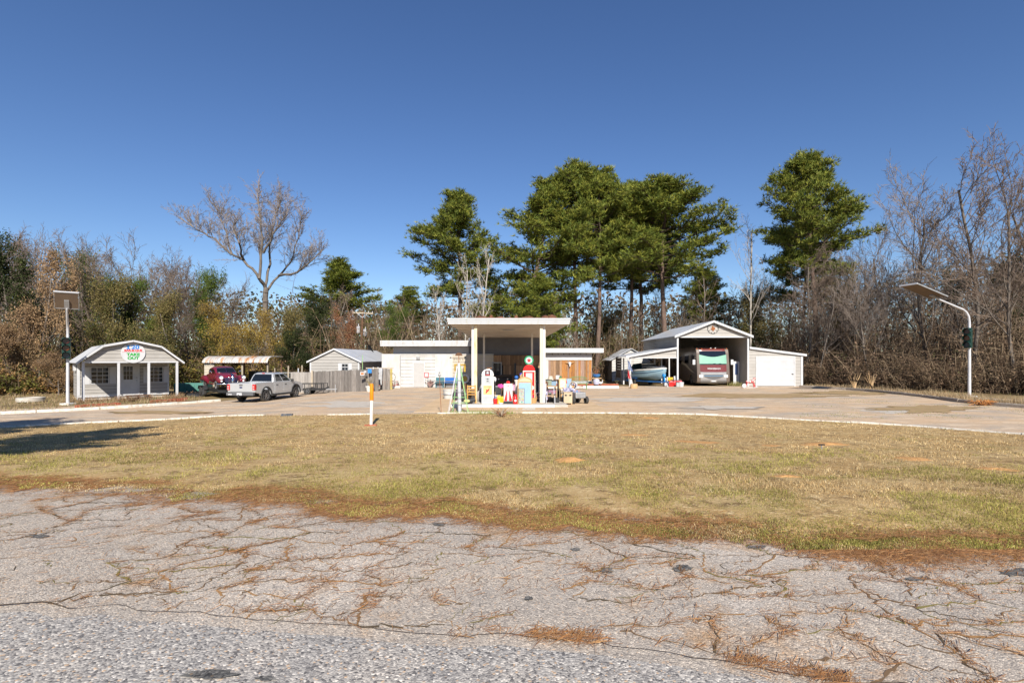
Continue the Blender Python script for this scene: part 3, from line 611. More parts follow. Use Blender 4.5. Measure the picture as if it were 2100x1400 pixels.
for k in range(1, 5): B().box(-0.05, 0.05, k * 2.6, k * 2.6 + 0.1, 0, 3.05).build('post', m_trim, cpt)
# back wall of the carport: only the right part is closed
siding(cpt, [(2.6, 0.02), (CW, 0.02), (CW, CE), (2.6, CE)], 'y', CD, 1, 0.27, m_beige_d)
B().box(2.6, CW, CD - 0.03, CD - 0.002, 0.02, CE).poly([(0.05, CE), (CW - 0.05, CE), (c, CP - 0.1)], 'y', CD - 0.03, CD - 0.002).build('wall_backing', m_beige_d, cpt)
siding(cpt, [(0.05, CE), (CW - 0.05, CE), (c, CP - 0.1)], 'y', CD, 1, 0.27, m_beige_d)
# white door standing open on the inside wall
dd = B().box(CW - 0.62, CW - 0.08, 1.6, 1.66, 0.02, 2.15).build('door', m_trim, cpt)
B().box(CW - 0.47, CW - 0.24, 1.585, 1.598, 0.95, 1.95).build('pane', mat_glass('blue_glass', (0.04, 0.07, 0.16)), dd)
# right lean-to garage
gr = thing('lean_to_garage', 'beige lean-to garage with white roll-up door beside the carport', 'garage', Fc.w(CW + 0.09, 0, 0), Fc.a)
GW = 4.55; zl, zr_ = 3.32, 2.72
siding(gr, [(0, 0.02), (GW, 0.02), (GW, zr_), (0, zl)], 'y', 0.06, -1, 0.27, m_beige)
B().poly([(0, 0.02), (GW, 0.02), (GW, zr_), (0, zl)], 'y', 0.065, 0.1).build('wall_backing', m_beige_d, gr)
siding(gr, [(0.1, 0.02), (8, 0.02), (8, zr_), (0.1, zr_)], 'x', GW, 1, 0.27, m_beige)
for i in range(8): B().poly([(-0.02, zl + 0.02), (GW + 0.3, zr_ - 0.02), (GW + 0.3, zr_ + 0.04), (-0.02, zl + 0.08)], 'y', -0.1 + i * 1.01, -0.1 + (i + 1) * 1.01 - .02).build('roof_panel', m_roofw, gr)
B().poly([(0, zl - 0.08), (GW + 0.3, zr_ - 0.12), (GW + 0.3, zr_ + 0.06), (0, zl + 0.1)], 'y', -0.15, -0.105).build('rake_trim', m_trim, gr)
B().box(GW - 0.14, GW + 0.035, -0.02, 0.025, 0.0, zr_ - 0.05).build('corner_trim', m_trim, gr)
x0, x1 = 0.68, 3.85
fr_ = B().box(x0 - 0.09, x0, -0.02, 0.03, 0, 2.5).box(x1, x1 + 0.09, -0.02, 0.03, 0, 2.5).box(x0 - 0.09, x1 + 0.09, -0.02, 0.03, 2.5, 2.58).build('door_frame', m_trim, gr)
rd = thing('roll_up_door', None, None); rd.parent = gr; n = 24
proto = None
for i in range(n):
    z = 0.04 + i * 2.44 / n; h = 2.44 / n
    if proto is None: o = proto = B().loft([[(x, 0.0, 0), (x, -0.016, h * 0.12), (x, -0.026, h * 0.4), (x, -0.026, h * 0.65), (x, -0.008, h * 0.88), (x, 0.0, h * 0.96), (x, 0.02, h * 0.96), (x, 0.02, 0)] for x in (x0 + 0.005, x1 - 0.005)]).build('slat', m_trim, rd)
    else: o = proto.copy(); COL.objects.link(o)
    o.location = (0, 0.024, z)
B().box(x1 - 0.22, x1 - 0.08, -0.03, -0.003, 1.02, 1.1).build('latch', m_black, rd)
# left lean-to over the boat
lt = thing('lean_to_carport', 'open beige lean-to carport on white posts over the blue boat', 'carport', Fc.w(-0.09, 0, 0), Fc.a)
LW = 4.1; zi, zo = 3.3, 2.6; LD = 7.0
siding(lt, [(-LW, 2.52), (-0.02, 2.52), (-0.02, zi), (-LW, zo)], 'y', 0.04, -1, 0.27, m_beige)
B().box(-LW, 0, -0.02, 0.06, 2.43, 2.515).build('lintel_trim', m_trim, lt)
for i in range(7): B().poly([(0, zi + 0.02), (-LW - 0.3, zo - 0.05), (-LW - 0.3, zo + 0.01), (0, zi + 0.08)], 'y', -0.2 + i * 1.01, -0.2 + (i + 1) * 1.01 - .02).build('roof_panel', m_roofw, lt)
B().poly([(0, zi - 0.06), (-LW - 0.32, zo - 0.14), (-LW - 0.32, zo + 0.02), (0, zi + 0.1)], 'y', -0.26, -0.205).build('rake_trim', m_trim, lt)
for x, y in [(-LW + 0.1, 0.0), (-LW + 0.1, 3.0), (-LW + 0.1, 6.6)]: B().box(x - 0.06, x + 0.06, y, y + 0.1, 0, 2.45).build('post', m_trim, lt)
siding(lt, [(3.9, 0.55), (6.4, 0.55), (6.4, 2.5), (3.9, 2.5)], 'x', -LW + 0.03, -1, 0.27, mat('brown_siding', (0.17, 0.125, 0.1), (0.12, 0.09, 0.075), rough=0.7, rand=0.08))
for y in (3.8, 6.45): B().box(-LW - 0.03, -LW + 0.05, y, y + 0.08, 0, 2.5).build('panel_post', m_beige_d, lt)
# small shed behind the lean-to
Fk = Fr((10.55, 54.0, 0.0), R(0)); ks = frame_thing('small_shed', 'small white-fronted shed with pale metal roof behind the boat lean-to', 'shed', Fk)
kw, kd, ke, kp = 4.0, 4.2, 2.25, 3.4
B().box(0.02, kw - 0.02, 0.02, kd, 0, ke).build('wall_core', m_wood_grey, ks)
siding(ks, [(0, 0), (kw, 0), (kw, ke), (kw / 2, kp), (0, ke)], 'y', 0.0, -1, 0.3, m_white)
planks_ = [(i * 0.2) for i in range(int(kd / 0.2))]
for i in planks_: B().box(-0.03, 0.015, i, i + 0.19, 0, ke - 0.01).build('plank', m_wood_grey, ks)
for s in (-1, 1):
    for i in range(5): B().poly([(kw / 2, kp + 0.02), (kw / 2 + s * (kw / 2 + 0.3), ke - 0.08), (kw / 2 + s * (kw / 2 + 0.3), ke - 0.03), (kw / 2, kp + 0.07)], 'y', -0.3 + i * 0.98, -0.3 + (i + 1) * 0.98 - 0.02).build('roof_panel', m_roofw, ks)
# ------------------------------------------------------------ rust-roofed implement shed behind the old car
Fi = Fr(at(419, 790, 43.0), R(2)); Fi = Fr((Fi.o.x, 43.0, -0.32), R(2)); IW = 5.3
im = frame_thing('implement_shed', 'old open shed with curved rusty tin roof behind the maroon car', 'shed', Fi)
m_tin = mat('rusty_tin', (0.5, 0.48, 0.45), (0.42, 0.17, 0.04), scale=1.1, rough=0.6, metal=0.15, stretch=(2.2, 0.6, 0.6), lo=0.5, hi=0.66, rand=0.15)
for i in range(9):
    x0 = -0.05 + i * 0.6; prof = [(0.75 - 1.05 * math.cos(R(8 + k * 18)), 2.3 + 0.62 * math.sin(R(8 + k * 18))) for k in range(6)] + [(3.0, 2.9)]
    rings = []
    for x in np.linspace(x0, x0 + 0.58, 7): rings.append([(x, y, z + 0.018 * math.sin(x * 2 * math.pi / 0.2)) for y, z in prof])
    n_ = len(prof); b_ = B(); b_.loft(rings, close=False, caps=False); b_.loft([[(p[0], p[1], p[2] - 0.02) for p in r] for r in rings], close=False, caps=False)
    b_.build('roof_sheet', m_tin, im)
m_oldpost = wood('pale_post', (0.42, 0.36, 0.28), (0.28, 0.23, 0.17))
for x, y in [(0.75, 0.1), (3.1, 0.1), (5.2, 0.1), (0.05, 2.9), (1.9, 2.9), (3.9, 2.9), (5.2, 2.9)]: B().box(x - 0.06, x + 0.06, y - 0.06, y + 0.06, 0, 2.5).build('post', m_oldpost if y < 1 else m_deck, im)
B().box(0.0, 5.3, 0.06, 0.12, 2.28, 2.42).build('beam', m_deck, im)
siding(im, [(0.0, 1.3), (0.8, 1.3), (0.8, 2.4), (0.0, 2.4)], 'y', 0.03, -1, 0.26, m_cream)
fz = thing('chest_freezer', 'dark chest standing under the rusty tin shed', 'chest', Fi.w(2.7, 2.0, 0.0), Fi.a)
B().box(0, 1.7, 0, 0.8, 0.1, 1.5).build('body', m_dark, fz, bevel=0.03); B().box(-0.02, 1.72, -0.02, 0.82, 1.5, 1.62).build('lid', m_black, fz, bevel=0.02)
# ============================================================ VEHICLES
m_silver = mat('silver_car_paint', (0.55, 0.56, 0.57), (0.52, 0.53, 0.54), rough=0.3, metal=0.45, coat=0.6, spec=0.5)
m_tyre = mat('tyre_rubber', (0.03, 0.03, 0.03), (0.06, 0.055, 0.05), scale=8, rough=0.85)
m_rim = mat('grey_alloy', (0.3, 0.3, 0.31), rough=0.35, metal=0.8)
m_plastic = mat('black_plastic', (0.03, 0.03, 0.032), (0.045, 0.045, 0.045), rough=0.6)
m_bump = mat('grey_bumper', (0.12, 0.12, 0.125), rough=0.5)
m_taill = mat('red_lens', (0.6, 0.01, 0.01), (0.45, 0.01, 0.01), rough=0.15, spec=0.7)
m_clear = mat('clear_lens', (0.75, 0.75, 0.75), rough=0.12, spec=0.7)
m_chrome = mat('chrome', (0.72, 0.72, 0.73), (0.66, 0.66, 0.67), rough=0.12, metal=1.0)
m_maroon = mat('maroon_car_paint', (0.17, 0.012, 0.025), (0.14, 0.01, 0.02), rough=0.25, coat=0.7, spec=0.5)
m_aglass = mat_glass('car_glass', (0.008, 0.01, 0.013), 0.02)
def wheel(parent, x, y, r, w, side, mrim=None, spokes=6, white=0.0, rim_r=0.66):
    """axle along x; side = +1/-1 is the outer face"""
    b = B(); n = 20
    prof = [(r * rim_r, -w / 2), (r * 0.9, -w / 2), (r * 0.985, -w * 0.36), (r, -w * 0.2), (r, w * 0.2), (r * 0.985, w * 0.36), (r * 0.9, w / 2), (r * rim_r, w / 2)]
    b.loft([[(a, rr * math.cos(2 * math.pi * j / n), rr * math.sin(2 * math.pi * j / n)) for rr, a in prof] for j in range(n)] + [[(a, rr, 0) for rr, a in prof]], close=True, caps=False)
    o = b.build('wheel', m_tyre, parent, loc=(x, y, r), smooth=35)
    q = B(); xo = side * w * 0.32; xi = side * w * 0.05
    q.cyl((xi - side * 0.01, 0, 0), (xi, 0, 0), r * rim_r, n=n)
    q.m(1); rr0 = r * rim_r
    q.loft([[(a, k * math.cos(2 * math.pi * j / n), k * math.sin(2 * math.pi * j / n)) for a, k in ((xi, rr0 * 0.99), (xo * 1.25, rr0 * 0.99), (xo * 1.3, rr0 * 0.9), (xi, rr0 * 0.88))] for j in range(n + 1)], close=False, caps=False)
    for k in range(spokes):
        t = 2 * math.pi * k / spokes; q.bar((xo, 0, 0), (xo * 0.95, rr0 * 0.93 * math.cos(t), rr0 * 0.93 * math.sin(t)), 0.055 if r > .3 else .04, 0.05, up=(1, 0, 0))
    q.cyl((xi, 0, 0), (xo * 1.15, 0, 0), r * 0.16, n=10)
    q.build('rim', [m_plastic, mrim or m_rim], o, smooth=35)
    if white:
        B().loft([[(side * (w / 2 + 0.004), k * math.cos(2 * math.pi * j / n), k * math.sin(2 * math.pi * j / n)) for k in (r * rim_r * 1.02, r * (rim_r + white))] for j in range(n + 1)], close=False, caps=False).build('whitewall', m_trim, o)
    return o
def arch(cy, cz, r, a0=180, a1=0, n=12): return [(cy + r * math.cos(R(a0 + (a1 - a0) * i / n)), cz + r * math.sin(R(a0 + (a1 - a0) * i / n))) for i in range(n + 1)]
# ------------------------------------------------------------ silver pickup
p_ = Vector((-16.37, 32.4, 0)); p_.z = g(p_.x, p_.y); TA = R(-9)
tk = thing('pickup_truck', 'silver crew-cab pickup truck parked with its tailgate towards the road', 'truck', p_, TA)
bed = [(-1.12, 0.66), (-1.14, 1.16), (-1.1, 1.2), (0.74, 1.22), (0.74, 0.48), (0.5, 0.44)] + arch(0, 0.42, 0.48, 0, 180) + [(-0.52, 0.52), (-0.9, 0.6)]
bd = B(); bd.poly(bed, 'x', 0.74, 0.92); bd.poly(bed, 'x', -0.92, -0.74); bd.box(-0.74, 0.74, -1.05, 0.72, 0.62, 0.7); bd.box(-0.74, 0.74, 0.66, 0.735, 0.7, 1.2)
body = bd.build('bed', m_silver, tk, bevel=0.03)
cab = [(0.76, 0.46), (0.76, 1.22), (2.72, 1.2), (3.2, 1.17), (3.7, 1.1), (4.0, 0.98), (4.1, 0.84), (4.12, 0.6), (3.95, 0.44), (3.72, 0.44)] + arch(3.22, 0.42, 0.49, 0, 180) + [(2.7, 0.44)]
B().poly(cab, 'x', -0.92, 0.92).build('body', m_silver, tk, bevel=0.055)
gh = []
for z, ya, yb, xx in ((1.18, 0.78, 2.95, 0.84), (1.5, 0.9, 2.5, 0.76), (1.72, 1.02, 2.12, 0.68), (1.8, 1.2, 1.95, 0.55)):
    gh.append([(-xx, ya, z), (xx, ya, z), (xx, yb, z), (-xx, yb, z)])
B().loft(gh).build('cab_roof', m_silver, tk, bevel=0.05)
def gh_at(z):
    T = ((1.18, 0.78, 2.95, 0.84), (1.5, 0.9, 2.5, 0.76), (1.72, 1.02, 2.12, 0.68))
    for a, b in zip(T, T[1:]):
        if z <= b[0]: t = (z - a[0]) / (b[0] - a[0]); return [a[i] + (b[i] - a[i]) * t for i in range(4)]
    return T[-1]
za, zm, zb = 1.245, 1.5, 1.69
def rearq(s): return [gh_at(z) for z in (za, zm, zb)]
q = B(); rows = [gh_at(z) for z in (za, zm, zb)]
q.loft([[(-r_[3] + 0.1, r_[1] - 0.008, r_[0]), (r_[3] - 0.1, r_[1] - 0.008, r_[0])] for r_ in rows], close=False, caps=False); q.build('rear_window', m_aglass, tk)
q = B(); q.loft([[(-r_[3] + 0.08, r_[2] + 0.008, r_[0]), (r_[3] - 0.08, r_[2] + 0.008, r_[0])] for r_ in rows], close=False, caps=False); q.build('windscreen', m_aglass, tk)
for s in (-1, 1):
    for f0, f1 in ((0.16, 0.48), (0.53, 0.9)):
        q = B(); q.loft([[(s * (r_[3] + 0.008), r_[1] + (r_[2] - r_[1]) * (f0 if f0 > .2 else .14), r_[0]), (s * (r_[3] + 0.008), r_[1] + (r_[2] - r_[1]) * f1, r_[0])] for r_ in rows], close=False, caps=False); q.build('side_window', m_aglass, tk)
    for y0, y1 in ((0.86, 1.78), (1.8, 2.72)):
        d_ = B().box(min(s * .915, s * .93), max(s * .915, s * .93), y0, y1, 0.56, 1.16).build('door', m_silver, tk, bevel=0.02)
        B().box(min(s * .93, s * .955), max(s * .93, s * .955), y0 + 0.12, y0 + 0.3, 1.0, 1.04).build('handle', m_plastic, d_)
    B().box(min(s * .9, s * 1.08), max(s * .9, s * 1.08), 2.62, 2.72, 1.16, 1.34).build('mirror', m_plastic, tk, bevel=0.03)
    l_ = B().box(min(s * .76, s * .935), max(s * .76, s * .935), -1.165, -0.98, 0.78, 1.14).build('tail_light', m_taill, tk, bevel=0.03)
    for zc in (0.86, 1.0): B().box(min(s * .8, s * .9), max(s * .8, s * .9), -1.175, -1.166, zc - 0.045, zc + 0.045).build('lens', mat('pink_lens', (0.75, 0.35, 0.35), rough=0.15), l_)
    B().box(min(s * .86, s * .99), max(s * .86, s * .99), 0.5, 2.75, 0.34, 0.46).build('running_board', m_plastic, tk)
    for cy, r_ in ((0, 0.48), (3.22, 0.49)):
        a_ = B(); pa = arch(cy, 0.42, r_ + 0.07, -6, 186); pb = arch(cy, 0.42, r_ - 0.005, -6, 186)
        a_.loft([[(s * .9, *pa[i]), (s * .955, *pa[i]), (s * .955, *pb[i]), (s * .9, *pb[i])] for i in range(len(pa))]); a_.build('wheel_arch', m_plastic, tk)
    wheel(tk, s * 0.80, 0, 0.39, 0.27, s); wheel(tk, s * 0.80, 3.22, 0.39, 0.27, s)
tg = B().box(-0.75, 0.75, -1.155, -1.08, 0.66, 1.2).build('tailgate', m_silver, tk, bevel=0.025)
B().box(-0.7, 0.7, -1.163, -1.157, 0.70, 0.86).build('pressed_panel', m_silver, tg)
B().box(-0.11, 0.11, -1.17, -1.157, 1.06, 1.12).build('handle', m_plastic, tg)
B().poly([(0.105 * math.cos(t), 0.95 + 0.045 * math.sin(t)) for t in np.linspace(0, 6.0, 16)], 'y', -1.168, -1.157).build('oval_emblem', mat('dark_blue_emblem', (0.01, 0.02, 0.1), rough=0.3), tg)
bp = B().box(-0.9, 0.9, -1.3, -1.1, 0.46, 0.64).build('bumper', m_bump, tk, bevel=0.03)
B().box(-0.17, 0.17, -1.31, -1.301, 0.48, 0.63).build('licence_plate', m_trim, bp)
B().box(-0.75, -0.5, -1.308, -1.301, 0.5, 0.56).build('sticker', m_trim, bp)
B().box(-0.06, 0.06, -1.42, -1.1, 0.38, 0.45).cyl((0, -1.4, 0.45), (0, -1.4, 0.53), 0.03, n=8).build('tow_hitch', m_black, tk)
B().box(-0.7, 0.7, -0.2, 3.6, 0.3, 0.5).box(-0.6, 0.6, -1.0, -0.3, 0.36, 0.6).build('chassis', m_black, tk)
B().box(-0.09, 0.09, 0.99, 1.03, 1.74, 1.775).build('brake_light', m_taill, tk)
B().box(-0.6, 0.6, 4.105, 4.14, 0.62, 0.9).build('grille', m_plastic, tk)
# ------------------------------------------------------------ maroon coupe on a car trailer
fwd = Vector((0.69, -0.724, 0)); CA = math.atan2(-fwd.x, fwd.y)          # local +y is the car's forward
c0 = Vector((-21.4, 37.9, 0)); c0.z = g(c0.x, c0.y); DECK = 0.52
ct = thing('car_trailer', 'black flatbed car trailer under the maroon antique car', 'trailer', c0, CA)
dk = B().box(-1.0, 1.0, -2.6, 2.7, DECK - 0.14, DECK).build('deck', m_black, ct)
for s in (-1, 1): B().box(s * 1.0 - 0.04, s * 1.0 + 0.04, -2.6, 2.7, DECK + 0.002, DECK + 0.08).build('side_rail', m_black, ct)
for s in (-1, 1):
    for y in (-0.9, -0.05): wheel(ct, s * 1.2, y, 0.35, 0.2, s, spokes=5)
    B().loft([[(s * 1.08, *p), (s * 1.34, *p), (s * 1.34, p[0], p[1] - 0.02), (s * 1.08, p[0], p[1] - 0.02)] for p in [(-1.35, 0.5), (-1.2, 0.74), (0.25, 0.74), (0.4, 0.5)]]).build('fender', m_black, ct)
B().bar((-0.9, 2.6, DECK - 0.1), (0, 3.9, DECK - 0.1), 0.1).bar((0.9, 2.6, DECK - 0.1), (0, 3.9, DECK - 0.1), 0.1).build('tongue', m_black, ct)
B().box(-0.5, 0.5, 2.75, 3.1, DECK - 0.02, DECK + 0.4).build('winch_box', m_plastic, ct, bevel=0.02)
for s in (-1, 1): B().box(s * 0.7 - 0.2, s * 0.7 + 0.2, -4.0, -2.62, 0.12, 0.18).build('ramp', m_black, ct, rot=(R(0), 0, 0))
vc = thing('antique_car', 'maroon antique coupe with chrome grille riding on the black trailer', 'car', (c0.x, c0.y, c0.z + DECK), CA)
def sring(y, hw, z0, z1, p=2.6, n=20, cxx=0.0):
    r_ = []
    for j in range(n):
        t = 2 * math.pi * j / n; c_, s_ = math.cos(t), math.sin(t)
        x = hw * math.copysign(abs(c_) ** (2 / p), c_); z = (z0 + z1) / 2 + (z1 - z0) / 2 * math.copysign(abs(s_) ** (2 / p), s_)
        r_.append((cxx + x, y, z))
    return r_
lo_ = [(-2.4, .4, .55, .8), (-2.15, .62, .45, 1.0), (-1.7, .76, .40, 1.14), (-1.2, .82, .36, 1.2), (-.4, .84, .36, 1.2), (.5, .83, .36, 1.2), (1.0, .76, .38, 1.18), (1.5, .6, .42, 1.16), (2.0, .47, .45, 1.1), (2.3, .34, .5, 1.0), (2.4, .2, .55, .9)]
B().loft([sring(*a) for a in lo_]).build('body', m_maroon, vc, smooth=50)
up_ = [(-1.75, .45, 1.0, 1.16), (-1.45, .6, 1.0, 1.36), (-1.0, .68, 1.0, 1.54), (-.4, .71, 1.0, 1.64), (.15, .7, 1.0, 1.63), (.42, .68, 1.0, 1.55), (.7, .68, 1.0, 1.35), (.98, .68, 1.0, 1.16)]
B().loft([sring(a, b, c, d, 3.2) for a, b, c, d in up_]).build('roof', m_maroon, vc, smooth=50)
for s in (-1, 1):
    fr = [(0.75, .1, .5, .75), (1.0, .2, .42, .9), (1.4, .25, .5, 1.0), (1.8, .26, .5, 1.02), (2.15, .24, .45, .98), (2.38, .17, .48, .9), (2.46, .07, .55, .8)]
    B().loft([sring(y, hw, max(z0, .62 if 1.05 < y < 1.9 else z0), z1, 2.2, 14, s * .72) for y, hw, z0, z1 in fr]).build('fender', m_maroon, vc, smooth=50)
    rf_ = [(-2.5, .07, .45, .7), (-2.3, .18, .4, .85), (-1.9, .22, .45, .95), (-1.45, .22, .5, .97), (-1.0, .18, .42, .85), (-.75, .08, .42, .7)]
    B().loft([sring(y, hw, z0, z1, 2.2, 14, s * .8) for y, hw, z0, z1 in rf_]).build('fender', m_maroon, vc, smooth=50)
    wheel(vc, s * .74, 1.47, .36, .17, s, mrim=m_chrome, spokes=8, white=.16, rim_r=.56); wheel(vc, s * .78, -1.55, .36, .17, s, mrim=m_chrome, spokes=8, white=.16, rim_r=.56)
    h_ = B().ball((s * .72, 2.36, .86), (.155, .12, .155), 14, 8).build('headlight', m_chrome, vc, smooth=60)
    B().poly(circ_pts(.115, 18, s * .72, .86), 'y', 2.45, 2.485).build('lens', m_clear, h_)
    B().ball((s * .7, 2.47, .62), .075, 10, 6).build('parking_light', m_clear, vc, smooth=60)
    B().box(s * .82 - .1, s * .82 + .1, -.75, .8, .36, .42).build('running_board', m_maroon, vc)
    q = B(); q.quad((s * .705, -.75, 1.2), (s * .705, .0, 1.2), (s * .672, -.05, 1.5), (s * .672, -.6, 1.47)); q.quad((s * .705, .06, 1.2), (s * .69, .72, 1.2), (s * .665, .4, 1.46), (s * .67, .03, 1.5))
    B().quad((s * .722, -.75, 1.2), (s * .722, .0, 1.2), (s * .70, -.05, 1.47), (s * .70, -.6, 1.45)).build('side_window', m_aglass, vc)
    B().quad((s * .722, .06, 1.2), (s * .70, .7, 1.2), (s * .69, .42, 1.42), (s * .70, .03, 1.47)).build('side_window', m_aglass, vc)
    B().quad((s * .03, .985, 1.19), (s * .58, .93, 1.2), (s * .52, .52, 1.5), (s * .03, .56, 1.53)).build('windscreen', m_aglass, vc)
    B().tube([(s * .03, .995, 1.185), (s * .6, .935, 1.195), (s * .535, .515, 1.51), (s * .03, .56, 1.54)], .014, 6).build('windscreen_frame', m_chrome, vc)
    B().bar((s * .84, .6, 1.18), (s * .95, .66, 1.25), .02).ball((s * .98, .68, 1.27), (.07, .03, .055), 8, 6).build('mirror', m_chrome, vc)
B().bar((0, 1.0, 1.18), (0, .55, 1.55), .03).build('windscreen_post', m_chrome, vc)
for i in range(5):
    z = .54 + i * .075; B().tube([(-.55, 2.22, z), (-.3, 2.38, z), (0, 2.46, z), (.3, 2.38, z), (.55, 2.22, z)], .024, 6).build('grille_bar', m_chrome, vc)
B().tube([(0, 2.47, .5), (0, 2.48, .9), (0, 2.36, 1.03), (0, 2.1, 1.12), (0, 1.6, 1.175)], [.09, .1, .08, .04, .015], 8).build('nose_strip', m_chrome, vc, smooth=50)
B().tube([(-.95, 2.35, .42), (-.8, 2.6, .42), (0, 2.72, .42), (.8, 2.6, .42), (.95, 2.35, .42)], .06, 8).build('bumper', m_chrome, vc, smooth=50)
B().box(-.2, .2, 2.785, 2.79, .36, .48).build('licence_plate', mat('yellow_plate', (0.6, 0.42, 0.06), rough=0.5), vc)
# ------------------------------------------------------------ motorhome
Fv = Fr((16.4, 45.35, 0.0), R(-1)); mh = frame_thing('motorhome', 'maroon and silver motorhome with mint sunshade under the tall carport', 'motorhome', Fv)
VW = 2.89; m_rvside = mat('taupe_rv_paint', (0.14, 0.105, 0.085), (0.12, 0.09, 0.07), rough=0.3, coat=0.5)
m_rvsilver = mat('silver_rv_paint', (0.38, 0.36, 0.35), (0.34, 0.32, 0.31), rough=0.28, metal=0.4, coat=0.5)
m_rvmaroon = mat('maroon_rv_paint', (0.16, 0.035, 0.03), (0.13, 0.028, 0.025), rough=0.25, coat=0.6)
PR = [(0.16, .2), (0.02, .35), (0.0, .8), (0.03, 1.2), (0.1, 1.85), (0.28, 2.9), (0.36, 3.18), (0.55, 3.36), (0.95, 3.43)]
side = PR + [(10.2, 3.43), (10.2, .35), (8.0, .35)] + arch(7.4, .42, .52, 0, 180)[::1] + [(3.0, .3)] + arch(1.75, .42, .52, 0, 180) + [(1.1, .25)]
B().poly(side, 'x', 0.0, VW).build('body', m_rvside, mh, bevel=0.09)
def prof(z):
    for a, b in zip(PR, PR[1:]):
        if z <= b[1]: return a[0] + (b[0] - a[0]) * (z - a[1]) / (b[1] - a[1])
    return PR[-1][0]
def front(name, x0, x1, z0, z1, m, off=0.012, n=8, shape=None, k=14):
    rows = []
    for i in range(n + 1):
        t = i / n; a, b = (x0, x1)
        row = []
        for j in range(k + 1):
            s_ = j / k; xx = a + (b - a) * s_
            lo, hi = (z0, z1) if shape is None else shape(s_)
            z = lo + (hi - lo) * t; e = 0.13 * max(0, abs((xx - VW / 2) / (VW / 2)) - 0.72) ** 2 / 0.08
            row.append((xx, prof(z) - off + e * 0.95, z))
        rows.append(row)
    return B().loft(rows, close=False, caps=False).build(name, m, mh, smooth=40)
E = 0.0
front('front_cap', E, VW - E, 3.06, 3.39, m_rvmaroon, 0.014)
ws = front('windscreen', E + .04, VW - E - .04, 1.86, 3.05, m_aglass, 0.016)
front('sunshade', E + .1, VW - E - .1, 1.94, 2.74, mat('mint_sunshade', (0.2, 0.4, 0.3), (0.17, 0.36, 0.27), scale=2, rough=0.4, coat=0.4), 0.024, shape=lambda s: (1.94, 2.76 - 0.22 * math.sin(math.pi * s) ** 1.5))
front('nose_band', E, VW - E, 1.2, 1.84, m_rvmaroon, 0.018, shape=lambda s: (1.2 + (0.13 if s < .2 or s > .8 else 0) * (1 - min(s, 1 - s) / .2 if min(s, 1 - s) < .2 else 0), 1.84))
front('lower_mask', E, VW - E, .24, 1.2, m_rvsilver, 0.014)
front('grille', .62, VW - .62, .8, .96, m_plastic, 0.03)
front('grille_trim', .6, VW - .6, .85, .9, m_chrome, 0.045)
front('lower_grille', .66, VW - .66, .55, .76, m_bump, 0.03, shape=lambda s: (.76 - .2 * math.sin(math.pi * s), .77))
for a in (.3, VW - 1.15):
    for z in (.33, .45): front('air_slot', a, a + .85, z, z + .035, m_plastic, 0.03)
front('licence_plate', VW / 2 - .2, VW / 2 + .2, .34, .46, m_trim, 0.035)
for a in (.06, VW - .5): front('headlight', a, a + .44, .7, .98, m_clear, 0.035, shape=lambda s: (.72, .96))
for a in (.06, .5, VW / 2 - .22, VW / 2 + .18, VW - .2): B().ball((a + .05, prof(3.25) - .02, 3.28), (.06, .04, .035), 8, 5).build('marker_light', mat('amber_lens', (0.7, 0.2, 0.08), rough=0.2), mh)
for a in (VW / 2 - .12, VW / 2 + .28): B().ball((a, .36, 3.33), .06, 8, 6).build('marker_light', m_clear, mh)
text('WINNEBAGO', 0.2, m_trim, mh, (VW / 2 + .05, prof(1.5) - .04, 1.5), bold=0.005, sx=0.95)
for s, x in ((-1, 0.0), (1, VW)):
    mr = B().tube([(x, .45, 2.35), (x + s * .25, .2, 2.3), (x + s * .25, .2, 1.9)], .025, 6).build('mirror', m_plastic, mh)
    B().box(min(x + s * .12, x + s * .36), max(x + s * .12, x + s * .36), .1, .2, 1.85, 2.3).build('mirror_glass', m_trim, mr, bevel=.03)
    wheel(mh, x - s * .2, 1.75, .48, .28, s, spokes=8); wheel(mh, x - s * .2, 7.4, .48, .28, s, spokes=8)
for i, (a, b) in enumerate([(.8, 1.5), (2.3, 3.4), (4.4, 5.6), (6.4, 7.2)]): B().box(-.012, .002, a, b, 1.95, 2.75).build('side_window', m_aglass, mh)
B().poly([(.55, 1.1), (1.3, 1.28), (3.2, 1.95), (5.5, 2.3), (5.5, 2.1), (3.4, 1.75), (1.6, 1.2)], 'x', -.011, .002).build('swoosh_stripe', mat('cream_stripe', (0.5, 0.45, 0.36), rough=0.35), mh)
for s in (-.5, .5): B().bar((VW / 2 + s * .5, prof(1.9) - .05, 1.9), (VW / 2 + s * .5 + .45, prof(1.98) - .05, 1.98), .02).build('wiper', m_black, mh)
B().box(VW / 2 - .4, VW / 2 + .4, 3.2, 4.2, 3.43, 3.62).build('roof_unit', m_plastic, mh, bevel=.05)
# ------------------------------------------------------------ boat on its trailer
bdir = Vector((0.40, -0.917, 0)); BA = math.atan2(-bdir.x, bdir.y); b0 = Vector((12.2, 46.0, 0.0))
tr = thing('boat_trailer', 'blue boat trailer under the lean-to carport', 'trailer', b0, BA)
m_blue_t = mat('blue_painted_steel', (0.02, 0.1, 0.28), (0.02, 0.07, 0.2), scale=4, rough=0.5)
for s in (-1, 1): B().bar((s * .85, -2.4, .42), (s * .75, 1.0, .42), .1).bar((s * .75, 1.0, .42), (0, 3.0, .42), .1).build('frame_rail', m_blue_t, tr); wheel(tr, s * 1.05, -.9, .3, .2, s, spokes=5)
for s in (-1, 1): B().box(s * 1.08 - .15, s * 1.08 + .15, -1.35, -.45, .64, .68).build('fender', m_blue_t, tr)
B().bar((-1.05, -.9, .34), (1.05, -.9, .34), .08).build('axle', m_black, tr)
